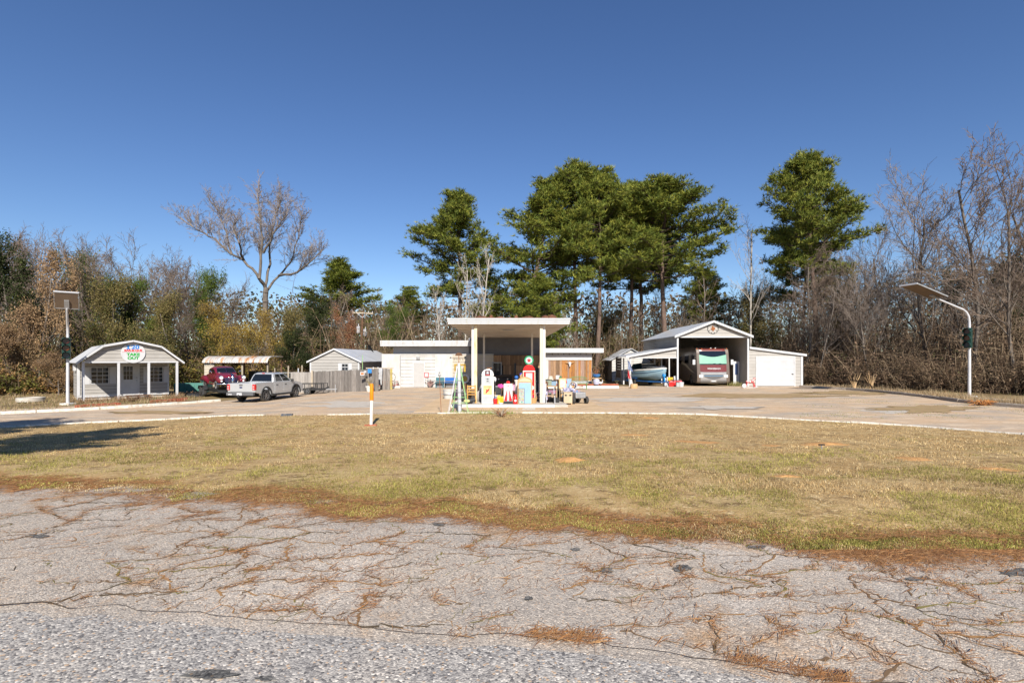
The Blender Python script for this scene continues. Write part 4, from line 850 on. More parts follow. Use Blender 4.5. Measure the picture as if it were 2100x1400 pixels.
B().bar((0, 2.5, .42), (0, 2.35, 1.25), .1).box(-.14, .14, 2.3, 2.5, .9, 1.15).bar((0, 2.4, .8), (.0, 2.2, 1.45), .07).build('winch_post', mat('bright_blue_steel', (0.03, 0.26, 0.6), (0.02, 0.2, 0.5), rough=0.45), tr)
B().bar((0, 2.85, .0), (0, 2.85, .9), .06).box(-.1, .1, 2.75, 2.95, .0, .05).build('jack_stand', m_trim, tr)
bt = thing('motor_boat', 'pale blue motor boat with white deck under the lean-to carport', 'boat', b0, BA)
m_hull = mat('pale_blue_hull', (0.27, 0.42, 0.5), (0.23, 0.37, 0.45), rough=0.25, coat=0.5); m_deckw = mat('white_gelcoat', (0.68, 0.67, 0.63), (0.6, 0.58, 0.54), rough=0.35)
ST = [(-2.6, 1.02, 1.38, .92, .78, .52), (-1.6, 1.08, 1.40, .95, .77, .5), (-.4, 1.1, 1.44, .95, .78, .5), (.8, 1.02, 1.5, .82, .84, .52), (1.6, .8, 1.56, .56, .95, .58), (2.2, .5, 1.61, .28, 1.12, .74), (2.55, .2, 1.64, .09, 1.32, 1.02), (2.68, .03, 1.65, .02, 1.5, 1.35)]
B().loft([[(0, y, kz), (c_, y, cz), (b_ * .97, y, (cz + sz) / 2), (b_, y, sz), (-b_, y, sz), (-b_ * .97, y, (cz + sz) / 2), (-c_, y, cz)] for y, b_, sz, c_, cz, kz in ST]).build('hull', m_hull, bt, smooth=28)
B().loft([[(-b_ - .035, y, sz - .06), (-b_ - .035, y, sz + .02), (-b_ * .8, y, sz + .07), (b_ * .8, y, sz + .07), (b_ + .035, y, sz + .02), (b_ + .035, y, sz - .06)] for y, b_, sz, c_, cz, kz in [a for a in ST if a[0] > -2.7]]).build('deck', m_deckw, bt, smooth=28)
for s in (-1, 1): B().loft([[(s * (b_ * .985 + .006), y, (cz * .45 + sz * .55) - .02), (s * (b_ * .985 + .008), y, (cz * .45 + sz * .55) + .03)] for y, b_, sz, c_, cz, kz in ST[:-1]], close=False, caps=False).build('stripe', mat('navy_stripe', (0.02, 0.06, 0.14), rough=0.3), bt)
B().loft([[(-.92, .3, 1.52), (-.55, .95, 1.58), (.55, .95, 1.58), (.92, .3, 1.52)], [(-.8, .05, 2.0), (-.45, .5, 2.05), (.45, .5, 2.05), (.8, .05, 2.0)]], close=False, caps=False).build('windscreen', m_aglass, bt)
B().tube([(-.8, .05, 2.0), (-.45, .5, 2.05), (.45, .5, 2.05), (.8, .05, 2.0)], .025, 6).build('windscreen_frame', m_chrome, bt)
B().loft([[(-.95, -1.6, 1.5), (.95, -1.6, 1.5)], [(-.9, -1.2, 2.0), (.9, -1.2, 2.0)], [(-.8, .0, 2.12), (.8, .0, 2.12)]], close=False, caps=False).build('canvas_cover', mat('dark_teal_canvas', (0.03, 0.06, 0.065), rough=0.9), bt)
B().tube([(-.85, .9, 1.68), (-.6, 1.7, 1.76), (0, 2.5, 1.82), (.6, 1.7, 1.76), (.85, .9, 1.68)], .018, 6).build('bow_rail', m_chrome, bt)
# ------------------------------------------------------------ small black utility trailer past the truck
a_ = gp(616, 810); b_ = gp(641, 806)
ut = thing('utility_trailer', 'small black rail-sided utility trailer beyond the pickup truck', 'trailer', (a_.x - .4, 38.2, g(a_.x, 38.2)), R(6))
B().box(0, 1.9, 0, 1.2, .32, .42).build('bed', m_black, ut)
for y in (0.02, 1.18):
    B().box(0, 1.9, y - .02, y + .02, .78, .82).build('top_rail', m_black, ut)
    for i in range(5): B().box(i * .46, i * .46 + .05, y - .02, y + .02, .422, .778).build('rail_post', m_black, ut)
wheel(ut, 0.5, -.08, .26, .16, -1, spokes=5); wheel(ut, .5, 1.28, .26, .16, 1, spokes=5)
for o in ut.children:
    if o.name.startswith('wheel'): o.rotation_euler = (0, 0, R(90)); o.location = (.7, o.location.y if False else (-.06 if o.location.y < .5 else 1.26), .26)
B().bar((1.9, .6, .36), (2.7, .6, .36), .08).bar((2.6, .6, 0), (2.6, .6, .7), .05).build('tongue', m_greymet, ut)

for o in (tr, bt): o.scale = (0.9, 0.9, 0.95)
# ============================================================ LAMPS, PUMPS, YARD THINGS
m_lamp = mat('galvanised_pole', (0.6, 0.6, 0.62), (0.5, 0.5, 0.52), scale=3, rough=0.45, metal=0.2)
m_panelback = mat('solar_panel_back', (0.15, 0.105, 0.07), (0.12, 0.085, 0.06), scale=1.5, rough=0.35)
m_sigbody = mat('dark_green_signal', (0.01, 0.04, 0.03), (0.008, 0.03, 0.023), rough=0.4)
def solar_lamp(label, base, bend_z, end, pw, pl_, a_dir):
    """pole, bent arm towards a_dir, solar panel continuing the arm"""
    t = thing('solar_street_lamp', label, 'street lamp', base); d = Vector((*a_dir, 0)).normalized(); L, H = end
    B().cyl((0, 0, 0), (0, 0, bend_z), .09, .07, 14, caps=True).build('pole', m_lamp, t, smooth=40)
    path = [Vector((0, 0, bend_z)), Vector((0, 0, bend_z + .35)) + d * .06, Vector((0, 0, bend_z + .62)) + d * .25, Vector((0, 0, bend_z + .78)) + d * .5, Vector((0, 0, H)) + d * L]
    B().tube(path, [.07, .068, .065, .062, .05], 12).build('arm', m_lamp, t, smooth=40)
    B().box(-.28, .28, -.28, .28, -.1, .06).build('base_plate', m_concw, t, bevel=.02)
    sl = (H - bend_z - .78) / (L - .5); n = Vector((-d.y, d.x, 0)); ax = (d + Vector((0, 0, sl))).normalized(); up = n.cross(ax) * -1
    if up.z < 0: up = -up
    c = Vector((0, 0, H)) + d * L + ax * (pl_ * .42) + up * .1
    def bx(l0, l1, w0, w1, h0, h1): 
        vs = [c + ax * l + n * w + up * h for h in (h0, h1) for l, w in ((l0, w0), (l1, w0), (l1, w1), (l0, w1))]
        return vs, [(0, 1, 2, 3), (7, 6, 5, 4), (0, 4, 5, 1), (1, 5, 6, 2), (2, 6, 7, 3), (3, 7, 4, 0)]
    h = pl_ / 2; w = pw / 2
    p = B().add(*bx(-h + .05, h - .05, -w + .05, w - .05, -.02, .02)).build('solar_panel', m_panelback, t)
    f = B(); f.add(*bx(-h, h, -w, -w + .03, -.03, .04)); f.add(*bx(-h, h, w - .03, w, -.03, .04)); f.add(*bx(-h, -h + .05, -w + .05, w - .05, -.04, .04)); f.add(*bx(h - .05, h, -w + .05, w - .05, -.04, .04)); f.build('panel_frame', m_greymet, p); B().add(*bx(h + .002, h + .03, -w, w, -.05, .05)).build('edge_cap', m_trim, p)
    B().add(*bx(-h + .05, -h + .6, -.11, .11, -.1, -.025)).build('lamp_head', m_greymet, t)
    return t
def signal(label, loc, a, lit):
    t = thing('traffic_light', label, 'traffic light', loc, a, 'traffic lights on the solar lamps')
    B().box(-.2, .2, -.12, .12, -.63, .63).build('housing', m_sigbody, t, bevel=.03)
    for i, (z, c) in enumerate(((.42, (.06, .008, .008)), (0, (.12, .03, .006)), (-.42, (.006, .012, .03)))):
        B().poly(circ_pts(.155, 20, 0, z), 'y', -.15, -.122).build('lens', mat('signal_lens_%d' % i, c, rough=.2, spec=.6), t)
        vz = []
        for y, k in ((-.12, 1.0), (-.42, 1.02)):
            vz.append([(.185 * k * math.cos(R(-25 + 230 * j / 14)), y if j in range(15) else y, z + .185 * k * math.sin(R(-25 + 230 * j / 14))) for j in range(15)])
        v_ = B(); v_.loft(vz, close=False, caps=False); v_.loft([[(p[0] * .93, p[1], z + (p[2] - z) * .93) for p in r_] for r_ in vz], close=False, caps=False); v_.build('visor', m_sigbody, t)
    return t
b1 = gp(139, 828)
solar_lamp('solar street lamp on a white pole left of the take-out shed', b1, 4.15, (1.0, 5.65), 1.12, 1.1, (.62, -.78))
signal('dark green traffic light on the lamp pole beside the take-out shed', (b1.x + .12, b1.y - .24, 2.4 + 21 * b1.y / FPX), R(38), 0)
b2 = gp(1988, 813)
solar_lamp('solar street lamp with arm reaching left, by the timber kerb', b2, 4.7, (2.6, 6.15), 1.15, 2.4, (-.98, -.2))
signal('dark green traffic light seen from the side on the timber-kerb lamp pole', (b2.x - .2, b2.y - .12, 2.4 + 42 * b2.y / FPX), R(-55), 0)
# marker post on the lawn
p = gp(761, 873); mp_ = thing('marker_post', 'white marker post with orange top standing on the lawn', 'post', p)
B().cyl((0, 0, 0), (0.02, 0, .95), .055, .055, 12).build('shaft', m_post_white, mp_, smooth=40)
B().lathe([(.07, .92), (.072, 1.0), (.07, 1.45), (.06, 1.5), (.02, 1.515)], (0.02, 0, 0), 12).build('orange_sleeve', mat('orange_plastic', (0.75, 0.25, 0.01), (0.65, 0.2, 0.01), rough=.4), mp_, smooth=40)
B().box(-.22, .2, -.1, .1, -.02, .05).build('base_brick', m_brick, mp_, rot=(0, 0, .15))
p = gp(588, 853); o = B().box(-.22, .24, -.08, .08, -.02, .1).build('concrete_block', mat('dark_slate_block', (0.07, 0.08, 0.1), (0.3, 0.28, 0.25), scale=5, rough=.8, lo=.5, hi=.7), loc=p, rot=(0, 0, .2), bevel=.01); tag(o, 'dark concrete block lying at the kerb below the pickup truck', 'block')
p = gp(63, 823); t = thing('stone_ring', 'low pale concrete ring in the dry grass at far left', 'planter', p)
B().lathe([(.5, 0), (.7, 0), (.72, .1), (.7, .26), (.55, .27), (.52, .16)], n=20).build('rim', m_conc, t, smooth=30); B().lathe([(.52, .0), (.51, .14)], n=20).build('soil_fill', m_deck, t)
t = thing('metal_trough', 'long low teal metal trough between take-out shed and trailer', 'trough', (-26.6, 40.3, g(-26.6, 40)), R(4)); m_teal = mat('faded_teal_steel', (0.10, 0.26, 0.22), (0.08, 0.2, 0.17), scale=3, rough=.6)
B().poly([(0, .75), (.12, .1), (.9, .1), (1.05, .75), (1.0, .75), (.87, .15), (.16, .15), (.05, .75)], 'x', 0, 2.4).build('body', m_teal, t); B().box(-.04, -.002, .03, 1.0, .08, .76).box(2.402, 2.44, .03, 1.0, .08, .76).build('end_panel', m_teal, t)
for i in range(4): B().box(.2 + i * .62, .26 + i * .62, -.02, .04, .0, .76).build('rib', m_teal, t)
# pile of scrap timber by the trailer
t = thing('scrap_pile', 'dark heap of branches and scrap beside the trailer wheels', 'scrap pile', gp(396, 812)); q = random.Random(2)
for i in range(16):
    a, b = Vector((q.uniform(-.8, .8), q.uniform(-.4, .4), q.uniform(.02, .12))), Vector((q.uniform(-.8, .8), q.uniform(-.4, .4), q.uniform(.05, .4))); B().tube([a, (a + b) / 2 + Vector((0, 0, .06)), b], .025, 5).build('stick', m_black if i % 3 else m_deck, t)
B().loft([[(.8 * k * math.cos(2 * math.pi * j / 12), .4 * k * math.sin(2 * math.pi * j / 12), z) for j in range(12)] for k, z in ((1, 0), (.85, .13), (.5, .2), (.1, .22))]).build('tarp', m_black, t, smooth=50)
# ------------------------------------------------------------ fence, posts and what hangs there
p0, p1 = gp(597, 803.5), gp(641, 804.5); p2 = gp(776, 802); L1 = (p2 - p1).length; fa = math.atan2(p2.y - p1.y, p2.x - p1.x)
def fence(label, p, q_, h, m, jz, w=.15):
    L = (q_ - p).length; a = math.atan2(q_.y - p.y, q_.x - p.x); t = thing('plank_fence', label, 'fence', p, a); x = 0; dz = (q_.z - p.z) / L
    while x < L - .02:
        ww = min(w * random.uniform(.8, 1.25), L - x); o = B().box(0, ww - .012, -.02, .02, -.05, h + random.uniform(-jz, jz)).build('plank', m, t, loc=(x, random.uniform(-.012, .012), x * dz)); x += ww
    for z in (.35, h - .35): B().bar((0, .06, z), (L, .06, z + dz * L), .04, .09).build('rail', m_deck, t)
    for i in range(int(L / 2) + 1): B().box(i * 2, i * 2 + .1, .1, .2, -.1, h - .05).build('post', m_deck, t, loc=(0, 0, i * 2 * dz))
fence('short pale grey plank fence panel behind the truck bonnet', p0, p1 - Vector((.05, 0, 0)), 1.62, m_wood_pale, .012, .17)
fence('weathered brown plank fence in front of the beige gabled shed', p1, p2, 1.66, m_wood_grey, .03)
B().box(-.07, .07, -.07, .07, -.05, 1.75).build('x', m_oldpost).name = 'fence_post'; o = bpy.data.objects['fence_post']; o.location = p1 + Vector((0, -.08, 0)); tag(o, 'pale wooden post at the joint of the two plank fences', 'post')
t = thing('wire_fence', 'chain-link fence on wooden posts behind the truck cab', 'fence', (-20.2, 43.6, -.32))
for x, h in ((0, 1.9), (1.15, 2.1), (2.0, 1.9), (2.32, 2.15)): B().cyl((x, 0, 0), (x, 0, h), .06, .05, 8).build('post', m_oldpost if x != 2.0 else m_lamp, t)
w = B()
for i in range(17):
    w.bar((i * .145, 0, .2), (i * .145 + .02, 0, 1.5), .008)
for z in np.linspace(.2, 1.5, 10): w.bar((0, 0, z), (2.35, 0, z), .008)
w.build('wire_mesh', m_lamp, t)['kind'] = 'stuff'; B().cyl((0, 0, 1.52), (2.35, 0, 1.52), .02, n=6).build('top_rail', m_lamp, t)
def panel_sign(name, label, u, v, Y, w, h, m, mb=None, cat='sign', a=0, d=.03):
    c = at(u, v, Y); t = thing(name, label, cat, (c.x, c.y, c.z - h / 2), a); B().box(-w / 2, w / 2, 0, d, 0, h).build('board', m, t)
    if mb: B().box(-w / 2 + .05, w / 2 - .05, -.006, -.001, .05, h - .05).build('face', mb, t)
    return t
YF = p2.y - .1; m_orange = mat('orange_board', (0.62, 0.16, 0.03), (0.5, 0.13, 0.03), rough=.5)
panel_sign('small_sign', 'white-edged orange sign on the plank fence right end', 743, 766, YF - .1, .32, .24, m_trim, m_orange)
panel_sign('small_sign', 'blue sign on the gate beside the ladder', 758, 760.5, YF, .28, .3, mat('bright_blue_board', (0.03, 0.22, 0.6), rough=.5))
panel_sign('small_sign', 'small grey and white sign left of the blue sign on fence', 749, 762, YF - .08, .2, .18, m_greymet, m_trim)
gt = thing('yard_gate', 'weathered board gate with top rail beside the white wall', 'gate', (gp(776, 800).x, 39.6, 0), R(2))
for i in range(5): B().box(i * .19, i * .19 + .175, 0, .03, 0, 1.62 + random.uniform(-.05, .05)).build('plank', m_wood_grey if i < 4 else mat('yellowed_plank', (0.4, 0.33, 0.1), (0.3, 0.22, 0.1), rough=.9, scale=3), gt)
B().box(-1.1, 1.0, .035, .09, 1.62, 1.7).build('rail', m_oldpost, gt)
ld = thing('step_ladder', 'grey aluminium step ladder against the gate by the white wall', 'ladder', (at(768, 790, 39.0).x, 39.0, .0))
for x in (-.24, .24): B().bar((x, 0, 0), (x * .75, .35, 1.75), .04).build('rail', m_lamp, ld)
for i in range(6): k = (i + .6) / 6.5; B().bar((-.24 + .06 * k, .35 * k, 1.75 * k), (.24 - .06 * k, .35 * k, 1.75 * k), .06, .03).build('rung', m_lamp, ld)
B().box(-.14, .14, -.05, .12, .4, 1.7).build('back_board', m_greymet, ld, rot=(R(-10), 0, 0), loc=(.4, 0, 0))
def pot(name, label, u, v, r, h, m, Y=None, z=0, cat='flowerpot', group=None):
    p = gp(u, v) if Y is None else Vector(((u - 1050) / FPX * Y, Y, z)); t = thing(name, label, cat, p, 0, group)
    B().lathe([(r * .68, 0), (r * .7, .01), (r * .95, h * .8), (r * 1.06, h * .8), (r * 1.06, h), (r * .92, h), (r * .88, h * .75)], n=16).build('pot', m, t, smooth=35); B().lathe([(r * .8, h * .7), (r * .86, h * .78)], n=14).build('soil', m_deck, t); return t
m_terra = mat('terracotta', (0.55, 0.14, 0.055), (0.47, 0.12, 0.05), rough=.7)
pot('flowerpot', 'first orange terracotta pot from the gate on the white wall ledge', 788.5, 0, .21, .36, m_terra, YW - .4, .2, group='pots on the white wall ledge'); pot('flowerpot', 'second orange terracotta pot from the gate on the white wall ledge', 800, 0, .21, .36, m_terra, YW - .4, .2, group='pots on the white wall ledge')
pot('flowerpot', 'patterned grey-green mosaic pot on the white wall ledge', 812, 0, .2, .38, mat('mosaic_glaze', (0.35, 0.42, 0.38), (0.5, 0.22, 0.24), scale=14, rough=.4, lo=.5, hi=.55), YW - .4, .2, group='pots on the white wall ledge')
t = pot('potted_plant', 'dry spiky plant in a white pot at the fence end', 758, 803, .28, .42, m_concw); q = random.Random(3)
for i in range(14): a = q.uniform(0, 6.3); B().tube([(0, 0, .3), (.12 * math.cos(a), .12 * math.sin(a), .7), (.34 * math.cos(a), .34 * math.sin(a), q.uniform(.7, 1.2))], [.02, .015, .006], 4).build('leaf', mat('dry_frond', (0.34, 0.27, 0.12), (0.2, 0.16, 0.1), rough=.9), t)
pot('flowerpot', 'grey metal basin on the ground beside the ladder', 770, 800, .26, .26, m_lamp)
# ring ornaments
def ring_orn(name, label, loc, r, m, mi, a=0):
    t = thing(name, label, 'ornament', loc, a); o = circ_pts(r, 32); i_ = circ_pts(r * .93, 32); b = B()
    b.loft([[(o[k % 32][0], -.02, o[k % 32][1]), (o[k % 32][0], 0, o[k % 32][1]), (i_[k % 32][0], 0, i_[k % 32][1]), (i_[k % 32][0], -.02, i_[k % 32][1])] for k in range(33)], caps=False); b.build('ring', m, t)
    for k in range(10):
        c = circ_pts(r * .82, 10)[k]; B().poly(star_pts(r * .11, .45, 5, *c), 'y', -.02, -.003).build('star', m, t)
    S_ = [(-.18, .42), (.08, .42), (.08, .2), (.34, .12), (.42, -.08), (.3, -.2), (.12, -.42), (.06, -.58), (-.04, -.5), (-.14, -.26), (-.24, -.3), (-.34, -.12), (-.44, -.02), (-.18, .02)]
    B().poly([(x * r, z * r) for x, z in S_], 'y', -.025, -.003).build('state_outline', mi, t); return t
x_, z_ = Fb.pl(802.5, 773, -.03); ring_orn('wall_ornament', 'grey metal ring ornament on the white wall above the pots', (x_, YW - .02, z_), .37, m_greymet, m_lamp)
x_, z_ = Fc.pl(1462, 673, .02); ring_orn('wall_ornament', 'rusty state-outline ring ornament on the carport gable', Fc.w(x_, .025, z_), .5, m_black, m_rust, Fc.a)
panel_sign('framed_sign', 'red-framed white square sign beside the grey door', 874.5, 768.5, YW - .06, .36, .42, m_red, m_trim)
t = thing('lawn_ornament', 'brown metal heart and scroll cut-out leaning below the framed sign', 'ornament', (X(884), YW - .3, 0))
B().poly([(-.05, 0), (.22, .3), (.3, .52), (.12, .5), (.02, .62), (-.12, .5), (-.3, .42), (-.24, .28)], 'y', -.02, 0).build('plate', mat('brown_metal', (0.17, 0.1, 0.09), (0.24, 0.15, 0.13), rough=.7), t)
for i in range(5): c = (-.42 + .2 * i, .62 + .12 * math.sin(i * 1.4)); B().poly(circ_pts(.06, 8, *c), 'y', -.02, -.004).bar((c[0], -.01, c[1]), (.0, -.01, .35), .02).build('scroll', m_greymet, t)
def bench(name, label, u0, u1, Y, h, ms, mf, back=True, cat='bench', z=0.0):
    x0, x1 = (u0 - 1050) / FPX * Y, (u1 - 1050) / FPX * Y; t = thing(name, label, cat, (x0, Y, z)); L = x1 - x0
    B().box(0, L, -.45, 0, h * .5, h * .5 + .05).build('seat', ms, t)
    if back: B().box(0, L, -.02, .03, h * .66, h).build('backrest', ms, t)
    for x in (.02, L - .07):
        for y in (-.43, -.06): B().box(x, x + .05, y, y + .05, 0, h * .5).build('leg', mf, t)
    return t
m_teald = mat('dark_teal_paint', (0.05, 0.16, 0.19), (0.04, 0.12, 0.15), rough=.5); m_bluep = mat('royal_blue_paint', (0.02, 0.14, 0.45), (0.02, 0.11, 0.36), rough=.45)
t = bench('garden_bench', 'dark teal bench against the white wall right of the grey door', 894, 911, 42.2, .84, m_teald, m_teald); B().box(0.06, .6, -.03, .0, .05, .4).build('lower_panel', m_greymet, t)
t = bench('garden_bench', 'long bright blue bench against the white wall', 912.5, 946, 42.2, .84, m_bluep, m_black); B().box(.05, 1.3, -.04, -.01, .05, .4).build('lower_panel', m_greymet, t)
bench('garden_bench', 'dark blue bench in the canopy shadow', 947, 968, 42.0, .8, mat('navy_paint', (0.02, 0.03, 0.07), rough=.5), m_black)
# ------------------------------------------------------------ the pumps
m_pumpw = mat('white_enamel', (0.72, 0.72, 0.71), (0.66, 0.66, 0.64), rough=.25, coat=.4, spec=.5); m_pumpr = mat('red_enamel', (0.62, 0.02, 0.02), (0.54, 0.02, 0.02), rough=.25, coat=.4)
m_dial = mat('dial_face', (0.42, 0.44, 0.45), rough=.4); m_redstar = mat('star_red', (0.6, 0.02, 0.03), rough=.4); m_dkred = mat('dark_red_sign', (0.09, 0.03, 0.035), rough=.4)
IZ = .137
def pump_shell(t, w, d, h, m, arch_n=14):
    r = w / 2; pts = [(-r, 0), (r, 0), (r, h - r)] + [(r * math.cos(R(180 * i / arch_n)), h - r + r * math.sin(R(180 * i / arch_n))) for i in range(1, arch_n)] + [(-r, h - r)]
    return B().poly(pts, 'y', 0, d).build('body', m, t, bevel=.03)
pw_ = thing('fuel_pump', 'white antique fuel pump with a red star panel at the island left', 'fuel pump', ((1000 - 1050) / FPX * 25.6, 25.6, IZ))
pump_shell(pw_, .6, .45, 1.74, m_pumpw)
B().box(-.3, .3, -.012, .002, 1.38, 1.4).build('trim_band', m_chrome, pw_); B().box(-.13, .13, -.02, .002, 1.42, 1.66).build('star_panel', m_dkred, pw_); B().poly(star_pts(.1, .42, 5, 0, 1.55), 'y', -.03, -.021).build('star', m_trim, pw_); B().box(-.1, .1, -.026, -.021, 1.425, 1.455).build('star_panel_strip', m_redstar, pw_)
d_ = B().box(-.17, .17, -.02, .002, 1.02, 1.34).build('dial', m_dial, pw_)
for z in (1.13, 1.24): B().box(-.05, .05, -.026, -.021, z - .02, z + .02).build('meter_digits', m_black, d_)
B().box(-.22, .22, -.02, .002, .46, .92).build('picture_panel', mat('yellow_green_sign', (0.55, 0.5, 0.22), (0.48, 0.42, 0.2), rough=.5), pw_)
text('SKY CHIEF', .07, m_dkred, pw_, (0, -.024, .855), ext=.002)
B().poly([(-.1, .52), (-.04, .55), (.03, .64), (.1, .66), (.06, .7), (.12, .8), (.06, .76), (.0, .7), (-.06, .72), (-.11, .76), (-.06, .66), (-.09, .6)], 'y', -.026, -.021).build('winged_emblem', m_redstar, pw_)
B().box(-.24, .24, -.015, .002, .1, .4).build('kick_panel', m_dial, pw_); B().tube([(.3, .2, 1.2), (.38, .18, 1.0), (.36, .2, .6), (.33, .22, 1.1)], .018, 6).build('hose', m_black, pw_)
B().box(-.05, .22, .1, .3, 1.74, 1.82).build('hat', m_deck, pw_, bevel=.03)
pr_ = thing('fuel_pump', 'red antique fuel pump topped by a round star globe', 'fuel pump', ((1085 - 1050) / FPX * 26.6, 26.6, IZ))
pump_shell(pr_, .62, .45, 1.95, m_pumpr); B().box(-.32, .32, -.02, .47, 1.58, 1.63).build('trim_band', m_pumpw, pr_)
for s in (-1, 1): B().box(s * .3 - .025, s * .3 + .025, -.02, .0, .05, 1.575).build('edge_trim', mat('cream_trim', (0.6, 0.52, 0.38), rough=.5), pr_)
B().box(-.17, .17, -.015, .002, 1.05, 1.52).build('dial', m_dial, pr_); B().box(-.15, .15, -.022, -.016, 1.2, 1.45).build('dial_face', m_trim, pr_); B().poly(circ_pts(.13, 20, .13, .75), 'y', -.015, .002).build('round_badge', m_trim, pr_); B().poly([(.06, .2), (.2, .2), (.14, .55)], 'y', -.016, .002).build('pennant', mat('blue_violet', (0.08, 0.06, 0.4), rough=.5), pr_)
gl = B().poly(circ_pts(.235, 30, 0, 2.17), 'y', .12, .3).build('globe', mat('green_rim', (0.02, 0.3, 0.14), rough=.3), pr_, bevel=.02); B().poly(circ_pts(.17, 26, 0, 2.17), 'y', .11, .118).build('globe_face', m_trim, gl); B().poly(star_pts(.135, .42, 5, 0, 2.165), 'y', .1, .108).build('star', m_redstar, gl); B().cyl((0, .21, 1.93), (0, .21, 1.97), .09, .08, 12).build('globe_collar', m_chrome, gl)
# oil cabinet with flared stripes
oc = thing('oil_cabinet', 'white cabinet with flared red stripes between the pumps', 'cabinet', ((1042 - 1050) / FPX * 25.65, 25.65, IZ))
B().box(-.22, .22, 0, .35, .12, 1.0).build('body', m_pumpw, oc, bevel=.02); B().box(-.23, .23, -.02, .37, 0, .118).build('plinth', m_plastic, oc)
for s in (-1, 1): B().poly([(s * .05, .14), (s * .2, .14), (s * .06, .75)], 'y', -.008, .002).build('red_flare', m_redstar, oc)
B().box(-.045, .045, -.008, .002, .14, .78).build('centre_stripe', m_dial, oc); B().poly(star_pts(.05, .42, 5, 0, .9), 'y', -.008, .002).build('star', m_redstar, oc); B().box(-.13, .13, -.008, .002, .8, .82).build('name_line', m_dial, oc); B().ball((0, .15, 1.06), (.1, .1, .08), 12, 8).build('red_lid', m_pumpr, oc)
# milk can
mc = thing('milk_can', 'red milk can with a white round badge on the island', 'can', ((1057 - 1050) / FPX * 25.5, 25.5, IZ)); B().lathe([(.12, 0), (.125, .02), (.125, .3), (.075, .38), (.075, .42), (.095, .47), (.09, .48)], n=16).build('body', m_pumpr, mc, smooth=35); B().poly(circ_pts(.06, 16, 0, .18), 'y', -.132, -.12).build('badge', m_trim, mc); B().tube([(-.12, 0, .28), (-.17, 0, .34), (-.08, 0, .4)], .012, 5).build('handle', m_pumpr, mc)
# blue painted cabinet with arched top
bc = thing('arched_cabinet', 'arched cream cabinet with pale blue painted door on the island', 'cabinet', ((1076.5 - 1050) / FPX * 25.35, 25.35, IZ)); r = .36
pts = [(-r, 0), (r, 0), (r, 1.12)] + [(r * math.cos(R(180 * i / 14)), 1.12 + .24 * math.sin(R(180 * i / 14))) for i in range(1, 14)] + [(-r, 1.12)]
m_tanw = mat('tan_wood', (0.5, 0.33, 0.17), (0.4, 0.26, 0.13), rough=.6, scale=6); B().poly(pts, 'y', 0, .3).build('body', m_tanw, bc, bevel=.015); B().poly([(p[0] * .8, 1.1 + (p[1] - 1.1) * .75) for p in pts if p[1] > 1.0], 'y', -.012, .002).build('arch_panel', mat('pale_yellow_panel', (0.6, 0.48, 0.28), (0.6, 0.35, 0.28), scale=9, rough=.6), bc)
dd = B().box(-.3, .3, -.02, .002, .04, 1.06).build('door', mat('pale_blue_paint', (0.27, 0.43, 0.66), (0.24, 0.38, 0.6), rough=.6), bc); fr2 = B().box(-.31, -.02, -.026, -.021, .05, .78).build('painted_panel', mat('floral_print', (0.36, 0.44, 0.42), (0.3, 0.26, 0.2), scale=10, rough=.6), dd); q = random.Random(5)
B().box(-.315, -.3, -.03, -.0265, .04, .79).box(-.03, -.015, -.03, -.0265, .04, .79).box(-.3, -.03, -.03, -.0265, .775, .79).build('panel_frame', m_black, dd)
for i in range(9): c = (q.uniform(-.27, -.08), .12 + i * .07); B().poly(circ_pts(q.uniform(.02, .04), 7, *c), 'y', -.031, -.027).build('painted_flower', mat('flower_%d' % (i % 3), [(.05, .3, .2), (.4, .25, .3), (.45, .4, .12)][i % 3], rough=.6), fr2)
# small things along the island
def jug(label, u, v, Y, m, w=.14, h=.42, z=IZ):
    t = thing('fuel_jug', label, 'fuel can', ((u - 1050) / FPX * Y, Y, z)); B().loft([[(-w, 0, 0), (w, 0, 0), (w, .2, 0), (-w, .2, 0)], [(-w, 0, h * .75), (w, 0, h * .75), (w, .2, h * .75), (-w, .2, h * .75)], [(-w * .4, .04, h), (w * .3, .04, h), (w * .3, .16, h), (-w * .4, .16, h)]]).build('body', m, t, bevel=.02); B().tube([(w * .3, .1, h * .8), (w * .8, .1, h * 1.05), (w * 1.2, .1, h * 1.0)], .02, 6).build('spout', m_black, t)
m_yell = mat('yellow_plastic', (0.75, 0.42, 0.01), (0.66, 0.36, 0.01), rough=.45); jug('left yellow fuel can of the pair on the island', 1023.5, 0, 25.6, m_yell); jug('right yellow fuel can of the pair on the island', 1030, 0, 25.75, m_yell, .13, .36)
def bucket(label, u, Y, z, r, h, m, bail=True):
    t = thing('bucket', label, 'bucket', ((u - 1050) / FPX * Y, Y, z)); B().lathe([(r * .8, 0), (r, h), (r * 1.04, h), (r * .95, h - .02), (r * .77, .03)], n=16).build('body', m, t, smooth=35)
    if bail: B().tube([(-r, 0, h * .92), (-r * .7, 0, h * 1.25), (0, 0, h * 1.38), (r * .7, 0, h * 1.25), (r, 0, h * .92)], .008, 5).build('handle', m_greymet, t)
    return t
bucket('red bucket standing beside the white pump', 1016, 25.5, IZ, .12, .26, m_pumpr)
t = thing('mop', 'mop handle with pale head leaning behind the white pump', 'mop', ((1016 - 1050) / FPX * 25.9, 25.9, IZ)); B().cyl((0, 0, 0), (-.05, .1, 1.2), .015, n=6).build('handle', m_tanw, t); B().ball((-.05, .1, 1.2), (.1, .08, .14), 8, 6).build('head', m_trim, t)
